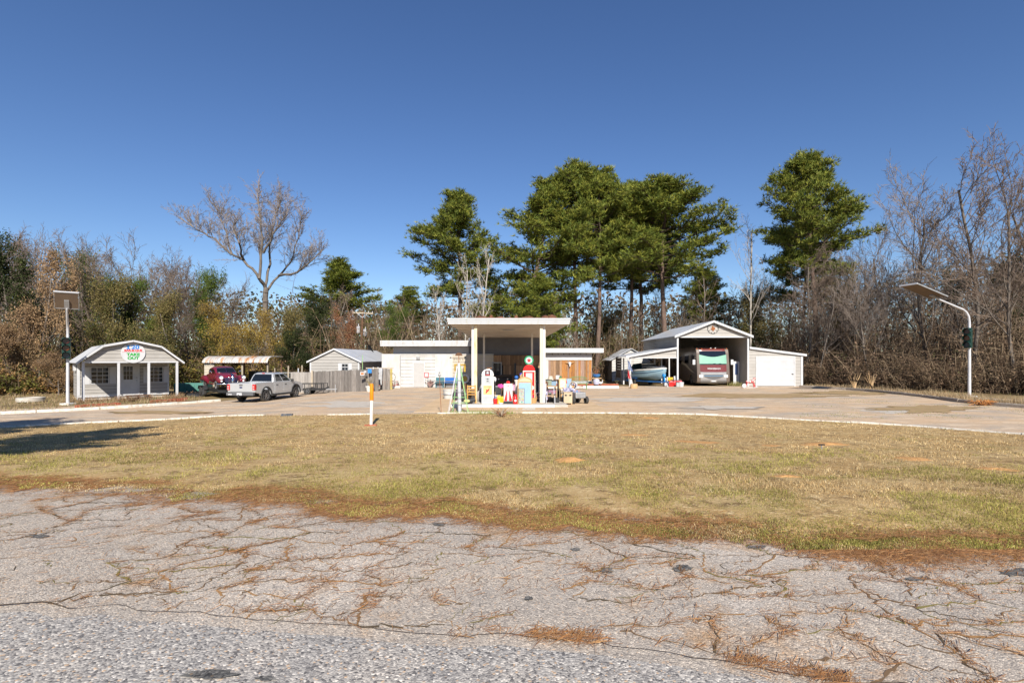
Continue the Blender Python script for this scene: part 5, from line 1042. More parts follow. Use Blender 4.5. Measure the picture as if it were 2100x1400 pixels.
def flowers(label, x, y, z, rx, rz, n, cols, seed, lw=.09, stand=True):
    t = thing('flower_arrangement', label, 'flowers', (x, y, z)); q = random.Random(seed)
    if stand: B().box(-.3, .3, -.12, .12, 0, .5).build('stand', m_deck, t)
    for i in range(n):
        c = Vector((q.uniform(-rx, rx), q.uniform(-.15, .1), .55 + q.uniform(-rz, rz))); b = B()
        for k in range(5): a = k * 1.26; b.ball((c.x + lw * .5 * math.cos(a), c.y, c.z + lw * .5 * math.sin(a)), (lw * .5, lw * .35, lw * .5), 6, 4)
        b.build('blossom', q.choice(cols), t)
m_pink = mat('hot_pink', (0.7, 0.08, 0.35), (0.6, 0.06, 0.3), rough=.6); m_pinkl = mat('pale_pink', (0.7, 0.4, 0.55), rough=.6)
flowers('bunch of hot pink artificial flowers behind the striped cabinet', -.25, 26.5, IZ + .25, .42, .13, 16, [m_pink, m_pink, m_pinkl], 1)
flowers('basket of blue and tan artificial flowers behind the arched cabinet', .55, 26.9, IZ + .6, .22, .3, 18, [mat('violet_blue', (.06, .05, .45), rough=.6), m_tanw, mat('ochre_straw', (.55, .36, .1), rough=.7)], 2)
t = thing('porch_column', 'white turned column standing left of the arched cabinet', 'column', ((1059 - 1050) / FPX * 26.2, 26.2, IZ)); B().lathe([(.12, 0), (.12, .06), (.07, .1), (.07, .5), (.085, .62), (.06, .75), (.07, 1.05), (.11, 1.12), (.11, 1.18)], n=12).build('shaft', m_post_white, t, smooth=30); B().ball((0, 0, 1.3), .1, 10, 8).build('finial', m_bluep, t)
t = thing('black_cabinet', 'tall black locker behind the red pump', 'cabinet', (1.38, 28.0, IZ)); B().box(-.22, .22, 0, .4, 0, 1.75).build('body', m_black, t, bevel=.02); B().box(-.2, .2, -.02, -.001, .06, 1.68).build('door', m_plastic, t)
t = thing('hand_truck', 'grey metal hand cart in the canopy shade by the right posts', 'cart', (1.12, 27.2, IZ))
for s in (-.15, .15): B().tube([(s, 0, .1), (s, .1, 1.05), (s * .8, .2, 1.3)], .018, 6).build('rail', m_lamp, t); B().cyl((s * 1.4 - .03, .08, .12), (s * 1.4 + .03, .08, .12), .12, n=14).build('wheel', m_tyre, t)
for z in (.3, .6, .9): B().bar((-.15, .03 + z * .08, z), (.15, .03 + z * .08, z), .03).build('cross_bar', m_lamp, t)
q = random.Random(12)
def junk(label, u, v, Y, w, d, h, m, name='storage_box', cat='box', z=None, lid=True):
    t = thing(name, label, cat, ((u - 1050) / FPX * Y, Y, (IZ if z is None else z)), q.uniform(-.2, .2)); B().box(-w / 2, w / 2, 0, d, 0, h).build('body', m, t, bevel=.015)
    if lid: B().box(-w / 2 - .015, w / 2 + .015, -.015, d + .015, h, h + .04).build('lid', m_plastic if m != m_plastic else m_greymet, t)
junk('grey storage box in shade behind the white pump', 1017, 0, 28.2, .5, .4, .55, m_greymet); junk('dark storage box behind the yellow fuel cans', 1027, 0, 27.4, .6, .5, .75, m_plastic); junk('dark brown cabinet deep in the canopy shade', 1045, 0, 33.0, 1.2, .5, 1.3, m_deck, 'old_cabinet', 'cabinet', z=.014)
# barbecue smoker in the shade
t = thing('barbecue_smoker', 'black barrel smoker in the shade under the canopy', 'smoker', (-.55, 32.0, .014)); B().cyl((-.55, 0, 1.0), (.55, 0, 1.0), .32, n=18).build('barrel', m_black, t, smooth=40)
for x in (-.4, .4):
    for y in (-.2, .2): B().bar((x, y, .0), (x, y, .75), .04).build('leg', m_black, t)
for x in (-.28, .28): B().ball((x, -.34, 1.12), .045, 8, 6).build('knob', m_trim, t)
B().cyl((.75, 0, 1.0), (.75, 0, 2.1), .07, n=10).build('chimney', m_black, t)
t = thing('bucket_planter', 'terracotta pot heap and sacks left of the white pump', 'pots', (-1.75, 27.3, IZ)); B().ball((0, 0, .25), (.22, .2, .3), 10, 8).build('sack', mat('grey_sack', (.36, .34, .33), rough=.9), t); B().ball((.15, .25, .45), (.18, .2, .45), 10, 8).build('tarp', m_greymet, t)
# ------------------------------------------------------------ pole ornament with strings, stake, chairs and clutter left of the canopy
po = gp(941, 847); t = thing('yard_ornament', 'white pole with green strung legs and weather vane before the canopy', 'ornament', po)
B().cyl((.04, 0, 0), (0, 0, 2.2), .085, .075, 12).build('pole', m_lamp, t, smooth=40); m_grn = mat('green_wire', (0.14, 0.4, 0.2), (0.4, 0.5, 0.2), scale=8, rough=.5)
for k, (dx, dy) in enumerate(((-.42, -.25), (.42, -.25), (-.3, .35), (.36, .35))): B().bar((dx, dy, 0), (dx * .15, dy * .15, 2.05), .022).bar((dx * 1.12, dy, 0), (dx * .2, dy * .15, 2.05), .014).build('strung_leg', m_grn if k != 0 else m_lamp, t)
for z in (.45, .7, .95, 1.45): s_ = 1 - z / 2.5; B().tube([(-.42 * s_, -.25 * s_, z), (.42 * s_, -.25 * s_, z), (.36 * s_, .35 * s_, z), (-.3 * s_, .35 * s_, z), (-.42 * s_, -.25 * s_, z)], .01, 4).build('hoop', m_grn if z != .95 else m_greymet, t)
f_ = B().box(-.2, -.14, -.04, .04, 1.85, 2.1).box(.22, .3, -.04, .04, 1.82, 2.12).box(-.2, .3, -.04, .04, 2.1, 2.16).build('yellow_frame', mat('ochre_frame', (.4, .26, .03), (.3, .19, .03), rough=.5), t)
B().cyl((0, 0, 2.2), (0, 0, 2.62), .015, n=6).build('vane_rod', m_rust, t); B().poly([(-.17, 2.52), (.17, 2.52), (.13, 2.6), (.05, 2.66), (-.05, 2.66), (-.13, 2.6)], 'y', -.02, .02).build('vane_house', m_deck, t); B().bar((-.36, 0, 2.44), (.36, 0, 2.44), .018).poly([(.24, 2.38), (.38, 2.36), (.32, 2.44), (.38, 2.52), (.24, 2.5)], 'y', -.01, .01).poly([(-.42, 2.44), (-.34, 2.4), (-.34, 2.48)], 'y', -.01, .01).build('vane_arrow', m_black, t)
for x, c in ((-.2, 'W'), (.18, 'E'), (.05, 'S'), (-.08, 'N')): text(c, .1, m_black, t, (x, -.01 if c in 'WE' else .06, 2.35))
p = gp(905, 848); t = thing('garden_stake', 'thin rusty garden stake with a small finial at the kerb', 'stake', p); B().cyl((0, 0, 0), (-.08, 0, 1.65), .012, n=6).build('rod', m_rust, t); B().ball((-.08, 0, 1.68), (.06, .03, .07), 8, 6).ball((-.08, 0, 1.78), (.035, .03, .05), 8, 6).build('finial', m_greymet, t); B().box(-.1, .08, -.03, .03, 0, .03).build('foot', m_rust, t)
def chair(label, x, y, z, a, m, mseat, name='chair'):
    t = thing(name, label, 'chair', (x, y, z), a); B().box(-.22, .22, -.22, .22, .42, .46).build('seat', mseat, t)
    for sx in (-.2, .2): B().bar((sx, -.2, 0), (sx, -.2, .42), .04).build('leg', m, t); B().bar((sx, .2, 0), (sx, .24, .92), .04).build('back_post', m, t)
    for zz in (.58, .72, .86): B().bar((-.2, .22, zz), (.2, .22, zz), .03, .07).build('back_slat', m, t)
    for zz in (.15, .28): B().bar((-.2, -.2, zz), (.2, -.2, zz), .025).build('stretcher', m, t)
m_honey = mat('honey_wood', (.55, .3, .08), (.45, .24, .07), rough=.5); chair('honey-coloured wooden chair by the left canopy post', -2.05, 26.1, IZ, R(180), m_honey, m_honey)
def tub(label, u, Y, r, h, m, z=.0):
    t = thing('wash_tub', label, 'tub', ((u - 1050) / FPX * Y, Y, z)); B().lathe([(r * .85, 0), (r, h), (r * 1.05, h), (r * 1.05, h - .03), (r * .95, h - .03), (r * .8, .03)], n=20).build('body', m, t, smooth=35); B().lathe([(r * 1.02, h * .45), (r * 1.04, h * .5), (r * 1.02, h * .55)], n=20).build('rib', m_greymet, t); return t
tub('pale metal wash tub left of the strung pole', 921, 30.6, .36, .55, mat('pale_metal', (.5, .5, .48), rough=.5))
t = thing('wall_clock', 'round white clock with ochre face standing by the blue bench', 'clock', ((953 - 1050) / FPX * 30.5, 30.5, .55)); B().poly(circ_pts(.27, 24, 0, .65), 'y', 0, .08).build('rim', m_trim, t); B().poly(circ_pts(.17, 20, 0, .65), 'y', -.01, -.001).build('face', mat('ochre_face', (.42, .28, .06), rough=.5), t); B().box(-.12, .12, 0, .1, -.55, .4).build('stand', m_deck, t)
q = random.Random(21)
for lab, u, Y, w, h, m in [('black sack of charcoal behind the strung pole', 948, 28.0, .55, .5, m_black), ('black storage tote left of the wooden chair', 955, 27.0, .5, .36, m_plastic), ('purple-black bag heaped by the wash tub', 937, 29.5, .5, .6, mat('dark_plum', (.05, .03, .05), rough=.8)), ('dark crate under the round clock', 962, 28.6, .7, .75, m_deck)]:
    t = thing('storage_bag', lab, 'bag', ((u - 1050) / FPX * Y, Y, IZ if abs((u - 1050) / FPX * Y) < 3 and Y < 28.6 else .0)); B().loft([[(w * k * .5 * math.cos(2 * math.pi * j / 10) * q.uniform(.85, 1.1), w * k * .4 * math.sin(2 * math.pi * j / 10), z * h) for j in range(10)] for k, z in ((.9, 0), (1, .3), (.9, .7), (.4, .95), (.15, 1))]).build('body', m, t, smooth=60); B().ball((0, 0, h + .03), (.05, .05, .06), 6, 5).build('tie', m_greymet, t)
pot('flowerpot', 'small cream pot on the heap beside the wooden chair', 965, 0, .12, .24, m_cream, 27.6, .6); t = thing('golf_bag', 'yellow and black bag lying by the canopy left post', 'bag', (-2.15, 25.6, IZ)); B().tube([(-.22, 0, .12), (.1, .05, .16), (.3, .1, .2)], [.1, .13, .11], 10).build('body', m_plastic, t, smooth=50); B().ball((-.1, -.1, .15), (.16, .05, .09), 8, 6).build('pocket', mat('pale_yellow', (.5, .45, .2), rough=.6), t)
# ------------------------------------------------------------ tables and clutter right of the canopy
def table(label, x0, x1, y, d, h, mt, ml, z=0.0, name='folding_table', cloth=None):
    t = thing(name, label, 'table', (x0, y, z)); L = x1 - x0; B().box(0, L, 0, d, h - .045, h).build('table_top', mt, t)
    for x in (.06, L - .1):
        for yy in (.05, d - .09): B().box(x, x + .04, yy, yy + .04, 0, h - .046).build('leg', ml, t)
    return t
def UX(u, Y): return (u - 1050) / FPX * Y
table('white-topped folding table right of the canopy', UX(1150, 27.5), UX(1180, 27.5), 27.5, 1.1, .76, m_pumpw, m_greymet); table('wooden work table with crates beneath, beside the right canopy posts', UX(1119, 27.6), UX(1143, 27.6), 27.6, .8, .92, m_tanw, m_deck)
t = thing('stool_stand', 'dark tall stand holding a white box right of the canopy', 'stand', (UX(1145, 29.5), 29.5, 0)); B().box(-.5, .75, -.25, .25, 1.16, 1.2).build('top', m_deck, t); B().box(-.06, .06, -.06, .06, .04, 1.158).build('post', m_black, t); B().box(-.3, .3, -.25, .25, 0, .04).build('foot', m_black, t)
junk('white box on the tall dark stand', 1143.5, 0, 29.4, .22, .2, .24, m_trim, 'small_box', 'box', z=1.2, lid=False)
t = thing('framed_picture', 'orange and tan picture board standing on the white table', 'picture', (UX(1154, 27.9), 27.9, .76)); B().box(-.2, .2, 0, .03, 0, .58).build('frame', m_honey, t, rot=(R(-12), 0, 0)); B().box(-.16, .16, -.012, -.002, .04, .54).build('print', mat('orange_print', (.6, .36, .16), (.4, .45, .42), scale=5, rough=.5), t, rot=(R(-12), 0, 0))
t = thing('framed_picture', 'pale blue picture board leaning on the orange board', 'picture', (UX(1164, 28.1), 28.1, .76), R(-20)); B().box(-.2, .2, 0, .03, 0, .56).build('frame', m_greymet, t, rot=(R(-14), 0, 0)); B().box(-.17, .17, -.012, -.002, .03, .53).build('print', mat('blue_print', (.28, .4, .52), (.2, .3, .42), scale=5, rough=.5), t, rot=(R(-14), 0, 0))
for i, (lab, u, Y, w, h, m, z) in enumerate([('green-grey bin on the wooden work table', 1125, 27.9, .34, .3, mat('sage', (.22, .26, .2), rough=.6), .92), ('blue-grey bin on the wooden work table', 1134, 28.0, .36, .24, mat('steel_blue', (.2, .3, .4), rough=.5), .92), ('red and blue cloth box under the work table top', 1132, 27.5, .42, .22, mat('faded_red', (.42, .12, .1), (.15, .17, .3), scale=6, rough=.8), .5), ('navy box beside the red cloth box', 1122.5, 27.5, .22, .22, mat('navy_cloth', (.06, .07, .18), rough=.8), .5), ('dark crate on the ground by the right canopy post', 1123, 27.0, .34, .55, m_plastic, .014), ('black toolbox on the ground under the work table', 1136, 26.6, .5, .3, m_black, .014), ('black wire basket on the ground before the work table', 1141, 26.4, .3, .24, m_black, .014)]): junk(lab, u, 0, Y, w, .3, h, m, z=z)
t = thing('wheelchair', 'folded metal wheelchair beside the right canopy post', 'wheelchair', (UX(1128, 26.3), 26.3, .014)); 
for s in (-.22, .22): B().loft([[(s + k, .27 * math.cos(2 * math.pi * j / 20), .29 + .27 * math.sin(2 * math.pi * j / 20)) for k in (-.015, .015)] for j in range(21)], close=False, caps=False).build('wheel', m_tyre, t); B().tube([(s, -.35, .1), (s, -.3, .5), (s, .2, .5), (s, .25, .95)], .016, 6).build('frame_tube', m_lamp, t)
B().box(-.2, .2, -.28, .2, .46, .5).build('seat', mat('tan_vinyl', (.4, .28, .18), rough=.6), t)
t = thing('nightstand', 'cream wooden cabinet with dark scroll front on the drive', 'cabinet', (UX(1165, 26.5), 26.5, .014)); B().box(-.22, .22, 0, .3, .08, .62).build('body', mat('cream_wood', (.5, .4, .27), (.42, .33, .22), rough=.6), t); B().box(-.24, .24, -.02, .32, .62, .65).build('top', mat('cream_wood', (.5, .4, .27)), t)
for s in (-1, 1):
    B().box(s * .19 - .025, s * .19 + .025, 0.005, .3, 0, .08).build('leg', m_tanw, t); B().poly([(s * .03, .5), (s * .17, .54), (s * .17, .47), (s * .1, .44)], 'y', -.01, .001).build('scroll_cutout', m_black, t)
# riding mower / garden tractor
t = thing('garden_tractor', 'blue and grey garden tractor parked right of the cream cabinet', 'tractor', (UX(1183, 27.4), 27.4, .0), R(18)); B().box(-.3, .3, -.5, .25, .3, .62).build('bonnet', m_greymet, t, bevel=.05); B().box(-.35, .35, .25, .85, .28, .4).build('footplate', m_bluep, t); B().box(-.2, .2, .75, 1.05, .45, .82).build('seat', m_black, t, bevel=.05); B().bar((0, .3, .6), (0, .45, .95), .04).build('steering_column', m_black, t); B().tube([(.16 * math.cos(k * .628), .45 + .05 * math.sin(k * .628), .95 + .15 * math.sin(k * .628)) for k in range(11)], .018, 6).build('steering_wheel', m_black, t); B().box(-.33, .1, -.2, .2, .62, .72).build('toolbox', mat('blue_orange', (.05, .25, .5), (.55, .2, .05), scale=4, rough=.5), t)
for s in (-1, 1): wheel(t, s * .38, -.35, .2, .14, s, spokes=5); wheel(t, s * .42, .8, .28, .2, s, spokes=5)
# green iron garden bench and things by the right wing
t = thing('iron_bench', 'green ornate iron bench in front of the plank wall', 'bench', (UX(1186, 40.2), 40.2, .0)); Lb = UX(1204, 40.2) - UX(1168, 40.2); m_gi = mat('green_iron', (.15, .26, .09), (.1, .2, .07), rough=.5)
B().box(-Lb / 2, Lb / 2, -.4, 0, .42, .46).build('seat', m_gi, t)
for i in range(12): x = -Lb / 2 + .06 + i * (Lb - .12) / 11; B().tube([(x, 0, .46), (x + .05, .03, .62), (x - .03, .05, .8), (x, .06, .88 + .1 * math.sin(math.pi * i / 11))], .016, 5).build('back_scroll', m_gi, t)
B().tube([(-Lb / 2 + Lb * k / 12, .06, .86 + .13 * math.sin(math.pi * k / 12)) for k in range(13)], .025, 6).build('back_rail', m_gi, t)
for s in (-1, 1):
    for y in (-.36, -.02): B().bar((s * (Lb / 2 - .08), y, 0), (s * (Lb / 2 - .08), y, .42), .04).build('leg', m_gi, t)
    B().tube([(s * Lb / 2, -.4, .46), (s * Lb / 2, -.4, .68), (s * Lb / 2, 0, .72)], .02, 6).build('armrest', m_gi, t)
x_, z_ = Fb.pl(1168.5, 746, -.1); t = thing('cattle_skull', 'white horned cattle skull hung on the plank wall', 'ornament', (x_, YW - .06, z_)); B().loft([[(w_ * math.cos(2 * math.pi * j / 10), -.1 + .06 * math.sin(2 * math.pi * j / 10), z) for j in range(10)] for w_, z in ((.05, -.22), (.07, -.1), (.13, .05), (.12, .13), (.05, .16))]).build('skull', m_trim, t, smooth=60)
for s in (-1, 1): B().tube([(s * .1, -.08, .1), (s * .25, -.1, .12), (s * .38, -.1, .22)], [.035, .028, .008], 6).build('horn', m_tanw, t)
t = thing('plant_stand', 'wooden stand carrying a blue bowl at the plank wall corner', 'stand', (UX(1223, 41.4), 41.4, .3)); B().box(-.38, .38, -.2, .2, .48, .54).build('top', m_tanw, t); B().lathe([(.2, 0), (.26, .15), (.26, .35), (.2, .47)], n=14).build('drum', mat('lilac_ceramic', (.45, .45, .58), rough=.4), t, smooth=35)
t = thing('bowl_planter', 'blue glazed bowl with twigs on the wooden stand', 'flowerpot', (UX(1223, 41.4), 41.4, .845)); B().lathe([(.16, 0), (.3, .14), (.32, .3), (.28, .3), (.2, .1)], n=16).build('bowl', mat('cobalt_glaze', (.03, .1, .3), (.05, .2, .35), rough=.25), t, smooth=35)
for i in range(7): a = i * .9; B().tube([(0, 0, .15), (.15 * math.cos(a), .1 * math.sin(a), .5), (.3 * math.cos(a), .15 * math.sin(a), .7 + .1 * (i % 3))], [.012, .01, .005], 4).build('twig', m_rust, t)
def goose(label, x, y, z, s=1.0, a=0):
    t = thing('goose_statue', label, 'statue', (x, y, z), a); t.scale = (s, s, s); B().loft([[(x_, r_ * .8 * math.cos(2 * math.pi * j / 10), z_ + r_ * math.sin(2 * math.pi * j / 10)) for j in range(10)] for x_, r_, z_ in ((-.24, .02, .2), (-.15, .08, .16), (0, .12, .14), (.12, .09, .16), (.17, .05, .22))]).build('body', m_trim, t, smooth=60); B().tube([(.14, 0, .2), (.17, 0, .3), (.15, 0, .4), (.19, 0, .44)], [.05, .035, .035, .045], 8).build('neck', m_trim, t, smooth=60); B().cyl((.21, 0, .44), (.29, 0, .42), .02, .005, 6).build('beak', m_yell, t)
goose('small white goose statue on the brick planter right of the bowl', UX(1232, 41.3), 41.3, .3, .9); goose('small white goose statue beside the dead shrub at the kerb', UX(1027, 23.0), 23.0, .3, .5, R(200))
t = thing('dead_shrub', 'small dead brown shrub at the kerb before the canopy', 'shrub', gp(1028, 855)); q = random.Random(31)
for i in range(46): a = q.uniform(0, 6.28); e = q.uniform(.12, .5); h = q.uniform(.15, .48); B().tube([(0, 0, 0), (e * .4 * math.cos(a), e * .4 * math.sin(a), h * .6), (e * math.cos(a), e * math.sin(a), h)], [.012, .009, .004], 4).build('twig', m_oldpost if i % 3 else m_rust, t)
B().lathe([(.16, 0), (.2, .28), (.2, .3), (.15, .3)], n=12).build('stump', m_tanw, t, loc=(.0, .5, 0))
# ------------------------------------------------------------ by the boat and the motorhome
t = thing('flag', 'blue white and red flag hanging from a pole at the boat lean-to', 'flag', (UX(1288, 43.6), 43.6, 0)); B().cyl((.12, 0, 0), (-.05, 0, 2.35), .02, n=6).build('pole', m_trim, t)
def strip(name, m, s0, s1, z0, z1):
    rows = []
    for i in range(9):
        k = i / 8; row = []
        for j in range(5): s_ = s0 + (s1 - s0) * j / 4; row.append((-.04 + (1 - k) * .14 + s_ * .42 * (1 - .55 * k) - (.1 * (1 - k)), -.05 + .05 * math.sin(s_ * 9 + k * 3), z0 + (z1 - z0) * k - s_ * .25))
        rows.append(row)
    B().loft(rows, close=False, caps=False).build(name, m, t)
strip('red_band', mat('flag_red', (.55, .02, .03), rough=.8), 0, .5, .75, 1.45); strip('white_band', mat('flag_white', (.66, .66, .66), rough=.8), .5, 1, .45, 1.5); strip('blue_band', mat('flag_blue', (.05, .09, .25), (.3, .34, .42), scale=4, rough=.8), 0, 1, 1.5, 2.3)
p = gp(1300, 796); o = B().loft([[(r_ * math.cos(2 * math.pi * j / 14), r_ * .8 * math.sin(2 * math.pi * j / 14), z) for j in range(14)] for r_, z in ((.3, 0), (.31, .1), (.3, .3), (.26, .36), (.05, .37))]).build('tree_stump', m_tanw, loc=p, smooth=40); tag(o, 'pale cut stump at the foot of the flag', 'stump')
t = thing('bird_bath', 'small dark pedestal bird bath left of the flag', 'bird bath', gp(1265, 793)); B().lathe([(.18, 0), (.16, .05), (.06, .12), (.05, .4), (.2, .48), (.24, .52), (.2, .5)], n=14).build('basin', mat('mossy_stone', (.12, .13, .08), rough=.9), t, smooth=40); B().lathe([(.16, .49), (.18, .5)], n=14).build('rim_water', m_greymet, t)
Y_ = 44.0; jug('taller red fuel can beside the lean-to posts', 1377, 0, Y_, m_pumpr, .2, .5, 0); jug('squat red fuel can under the yellow flowers', 1384, 0, Y_ + .2, m_pumpr, .2, .42, 0)
junk('pink-red plastic crate behind the white bucket', 1390, 0, Y_ + .3, .7, .4, .5, mat('coral_plastic', (.6, .1, .12), rough=.5), 'plastic_crate', 'crate', z=0)
t = bucket('white bucket lying beside the carport left post', 1397, Y_ - .4, .0, .22, .4, m_trim, False); junk('grey lidded bin left of the white bucket', 1390.5, 0, Y_ - .5, .26, .26, .36, mat('grey_bin', (.35, .38, .38), rough=.6), z=0)
flowers('yellow flowers in the clutter by the lean-to posts', UX(1374, 44.6), 44.6, .1, .22, .1, 9, [m_yell], 7, .12); flowers('white and purple flowers by the carport left post', UX(1388, 44.9), 44.9, .1, .25, .12, 8, [m_trim, mat('purple_petals', (.3, .06, .4), rough=.6)], 8, .12)
t = thing('propane_tank', 'grey tank and hoses in the shade by the boat bow', 'tank', (UX(1364, 44.6), 44.6, 0)); B().lathe([(.1, 0), (.17, .08), (.17, .36), (.1, .44), (.04, .48)], n=14).build('body', m_lamp, t, smooth=40); B().ball((0, 0, .6), .12, 8, 6).build('cover', m_trim, t)
t = thing('toy_horse', 'red and white spring horse toy at the garage corner', 'toy', gp(1538, 795)); m_rw = mat('red_white_paint', (.5, .06, .06), (.62, .58, .54), scale=7, rough=.5, lo=.48, hi=.52)
B().loft([[(x_, r_ * math.cos(2 * math.pi * j / 8), .5 + r_ * math.sin(2 * math.pi * j / 8)) for j in range(8)] for x_, r_ in ((-.35, .05), (-.25, .12), (0, .13), (.25, .12), (.32, .08))]).build('body', m_rw, t, smooth=60); B().tube([(.25, 0, .55), (.36, 0, .8), (.5, 0, .78)], [.09, .08, .05], 8).build('head', m_rw, t, smooth=60)
for x in (-.26, .26):
    for y in (-.1, .1): B().bar((x, y, .45), (x * 1.5, y, .05), .05).build('leg', m_red, t)
for y in (-.14, .14): B().tube([(-.6, y, .08), (-.3, y, .02), (.3, y, .02), (.6, y, .08)], .025, 6).build('runner', m_trim, t)
B().cyl((-.55, -.2, .18), (-.55, -.14, .18), .18, n=16).build('wheel', m_trim, t)
# ------------------------------------------------------------ utility pole and dish
Yp = 60.0; xp = UX(738, Yp); t = thing('utility_pole', 'wooden utility pole with crossarm and two grey transformers behind the gabled shed', 'utility pole', (xp, Yp, -.2), 0); t.rotation_euler = (0, R(2.5), 0)
B().cyl((0, 0, 0), (0, 0, 8.2), .17, .12, 10).build('pole', m_bark_pole if 'm_bark_pole' in globals() else m_deck, t, smooth=40); B().box(-1.25, 1.25, -.16, -.06, 7.85, 8.0).build('crossarm', m_oldpost, t); B().bar((-.6, -.12, 7.86), (0, -.12, 7.4), .05).bar((.6, -.12, 7.86), (0, -.12, 7.4), .05).build('brace', m_lamp, t)
for x in (-1.15, -.7, .7, 1.15): B().lathe([(.03, 0), (.06, .05), (.06, .13), (.03, .18)], (x, -.11, 8.0), 8).build('insulator', m_lamp, t)
for x, z in ((-.42, 5.55), (.42, 5.25)): tt = B().lathe([(.2, 0), (.24, .06), (.24, .75), (.2, .8), (.08, .84)], (x, -.1, z), 14).build('transformer', m_lamp, t, smooth=35); B().lathe([(.04, 0), (.06, .06), (.03, .26)], (x, -.1, z + .84), 8).build('bushing', m_lamp, tt)
t = thing('satellite_dish', 'dark satellite dish tilted behind the white wall', 'dish', (UX(764, 52), 52, -.1)); B().cyl((0, 0, 0), (0, 0, 3.0), .06, n=8).build('mast', m_black, t)
rings = [[(.62 * k * math.cos(2 * math.pi * j / 20), -.16 * k * k, .75 * k * math.sin(2 * math.pi * j / 20)) for j in range(20)] for k in (1, .7, .4, .1)]; B().loft(rings, caps=False).loft([[(p[0] * .98, p[1] + .03, p[2]) for p in r_] for r_ in rings], caps=False).build('reflector', m_black, t, loc=(0, -.1, 3.25), rot=(R(18), 0, R(-55)))
t = thing('clothes_pole', 'slim green pole with a bent arm beside the gabled shed', 'pole', (UX(744, 39.2), 39.2, 0)); B().cyl((0, 0, 0), (-.03, 0, 2.65), .025, n=6).build('shaft', m_grn, t); B().tube([(-.03, 0, 2.62), (-.3, 0, 2.6), (-.55, 0, 2.5)], .014, 5).build('arm', m_greymet, t)
p = gp(1685, 923); t = thing('sprinkler_head', 'tiny dark sprinkler standing in the lawn sand', 'sprinkler', p); B().cyl((0, 0, 0), (0, 0, .12), .012, n=6).build('riser', m_greymet, t); B().box(-.07, .07, -.02, .02, .12, .15).build('head', m_black, t)
t = thing('brush_pile', 'heap of orange pine branches on the timber kerb', 'brush pile', gp(2012, 831)); q = random.Random(41); m_ob = mat('orange_needles', (.5, .22, .06), (.36, .15, .05), rough=.9)
for i in range(90): a = q.uniform(0, 6.28); l = q.uniform(.2, .85); B().tube([(q.uniform(-.2, .2), q.uniform(-.1, .1), .03), (l * .6 * math.cos(a), l * .4 * math.sin(a), q.uniform(.1, .3)), (l * math.cos(a), l * .6 * math.sin(a), q.uniform(.0, .22))], [.018, .014, .006], 4).build('branch', m_ob if i % 5 else m_deck, t)
# pampas clumps by the timber kerb
for k, (u, lab) in enumerate([(1752, 'pale leaning cane clump right of the lean-to garage'), (1787, 'taller forked cane clump behind the timber kerb')]):
    t = thing('cane_clump', lab, 'cane clump', gp(u, 799)); q = random.Random(50 + k)
    for i in range(9): a = q.uniform(-.5, .5); h = q.uniform(.8, 1.5); B().tube([(q.uniform(-.1, .1), 0, 0), (a * .4 * h, .05, h * .5), (a * h, .1, h)], [.022, .018, .008], 4).build('cane', m_tanw, t)

# ------------------------------------------------------------ more of the clutter under and beside the canopy
def cooler(label, x, y, z, m, w=.55, a=0):
    t = thing('cooler', label, 'cooler', (x, y, z), a); B().box(-w / 2, w / 2, -.17, .17, 0, .32).build('body', m, t, bevel=.02); B().box(-w / 2 - .01, w / 2 + .01, -.18, .18, .322, .38).build('lid', m_trim, t, bevel=.015); B().tube([(-w / 2, 0, .25), (-w / 2 - .05, 0, .33), (-w / 2, 0, .4)], .012, 5).build('handle', m_trim, t)
def basket(label, x, y, z, r=.18, h=.26):
    t = thing('wicker_basket', label, 'basket', (x, y, z))
    for i in range(6): B().lathe([(r * (.8 + .2 * i / 5) , i * h / 6), (r * (.84 + .2 * i / 5), i * h / 6 + h / 12), (r * (.8 + .2 * i / 5), (i + .95) * h / 6)], n=14).build('band', m_honey if i % 2 else m_tanw, t)
    B().tube([(-r, 0, h), (-r * .6, 0, h + .16), (0, 0, h + .22), (r * .6, 0, h + .16), (r, 0, h)], .012, 5).build('handle', m_honey, t)
def lamp(label, x, y, z, m):
    t = thing('table_lamp', label, 'lamp', (x, y, z)); B().lathe([(.1, 0), (.1, .03), (.03, .05), (.06, .18), (.03, .3)], n=12).build('base', m_tanw, t, smooth=35); B().lathe([(.18, .3), (.1, .52)], n=14).build('lamp_shade', m, t, smooth=35)
def leaner(label, x, y, z, w, h, m, mi, a=0):
    t = thing('picture_frame', label, 'picture', (x, y, z), a); B().box(-w / 2, w / 2, 0, .03, 0, h).build('frame', m, t, rot=(R(-10), 0, 0)); B().box(-w / 2 + .04, w / 2 - .04, -.008, -.001, .04, h - .04).build('print', mi, t, rot=(R(-10), 0, 0))
m_cloth = mat('patchwork_cloth', (.45, .42, .5), (.2, .2, .32), scale=8, rough=.9, lo=.45, hi=.55)
cooler('blue cooler beside the white pump', UX(1018, 26.4), 26.4, IZ, m_bluep, .45); cooler('red cooler under the pink flowers', UX(1037, 26.9), 26.9, IZ, m_red, .5, .3); cooler('white cooler behind the yellow fuel cans', UX(1024, 26.6), 26.6, IZ, m_trim, .45)
basket('wicker basket on the island behind the milk can', UX(1054, 26.6), 26.6, IZ + .0); basket('wicker basket at the foot of the red pump', UX(1094, 26.0), 26.0, IZ); basket('wicker basket on the white table right of the canopy', UX(1173, 27.8), 27.8, .76, .14, .16)
lamp('lamp with cream shade on the wooden work table', UX(1129, 28.2), 28.2, .92, m_cream); lamp('lamp with red shade behind the picture boards', UX(1158, 28.3), 28.3, .76, m_red)
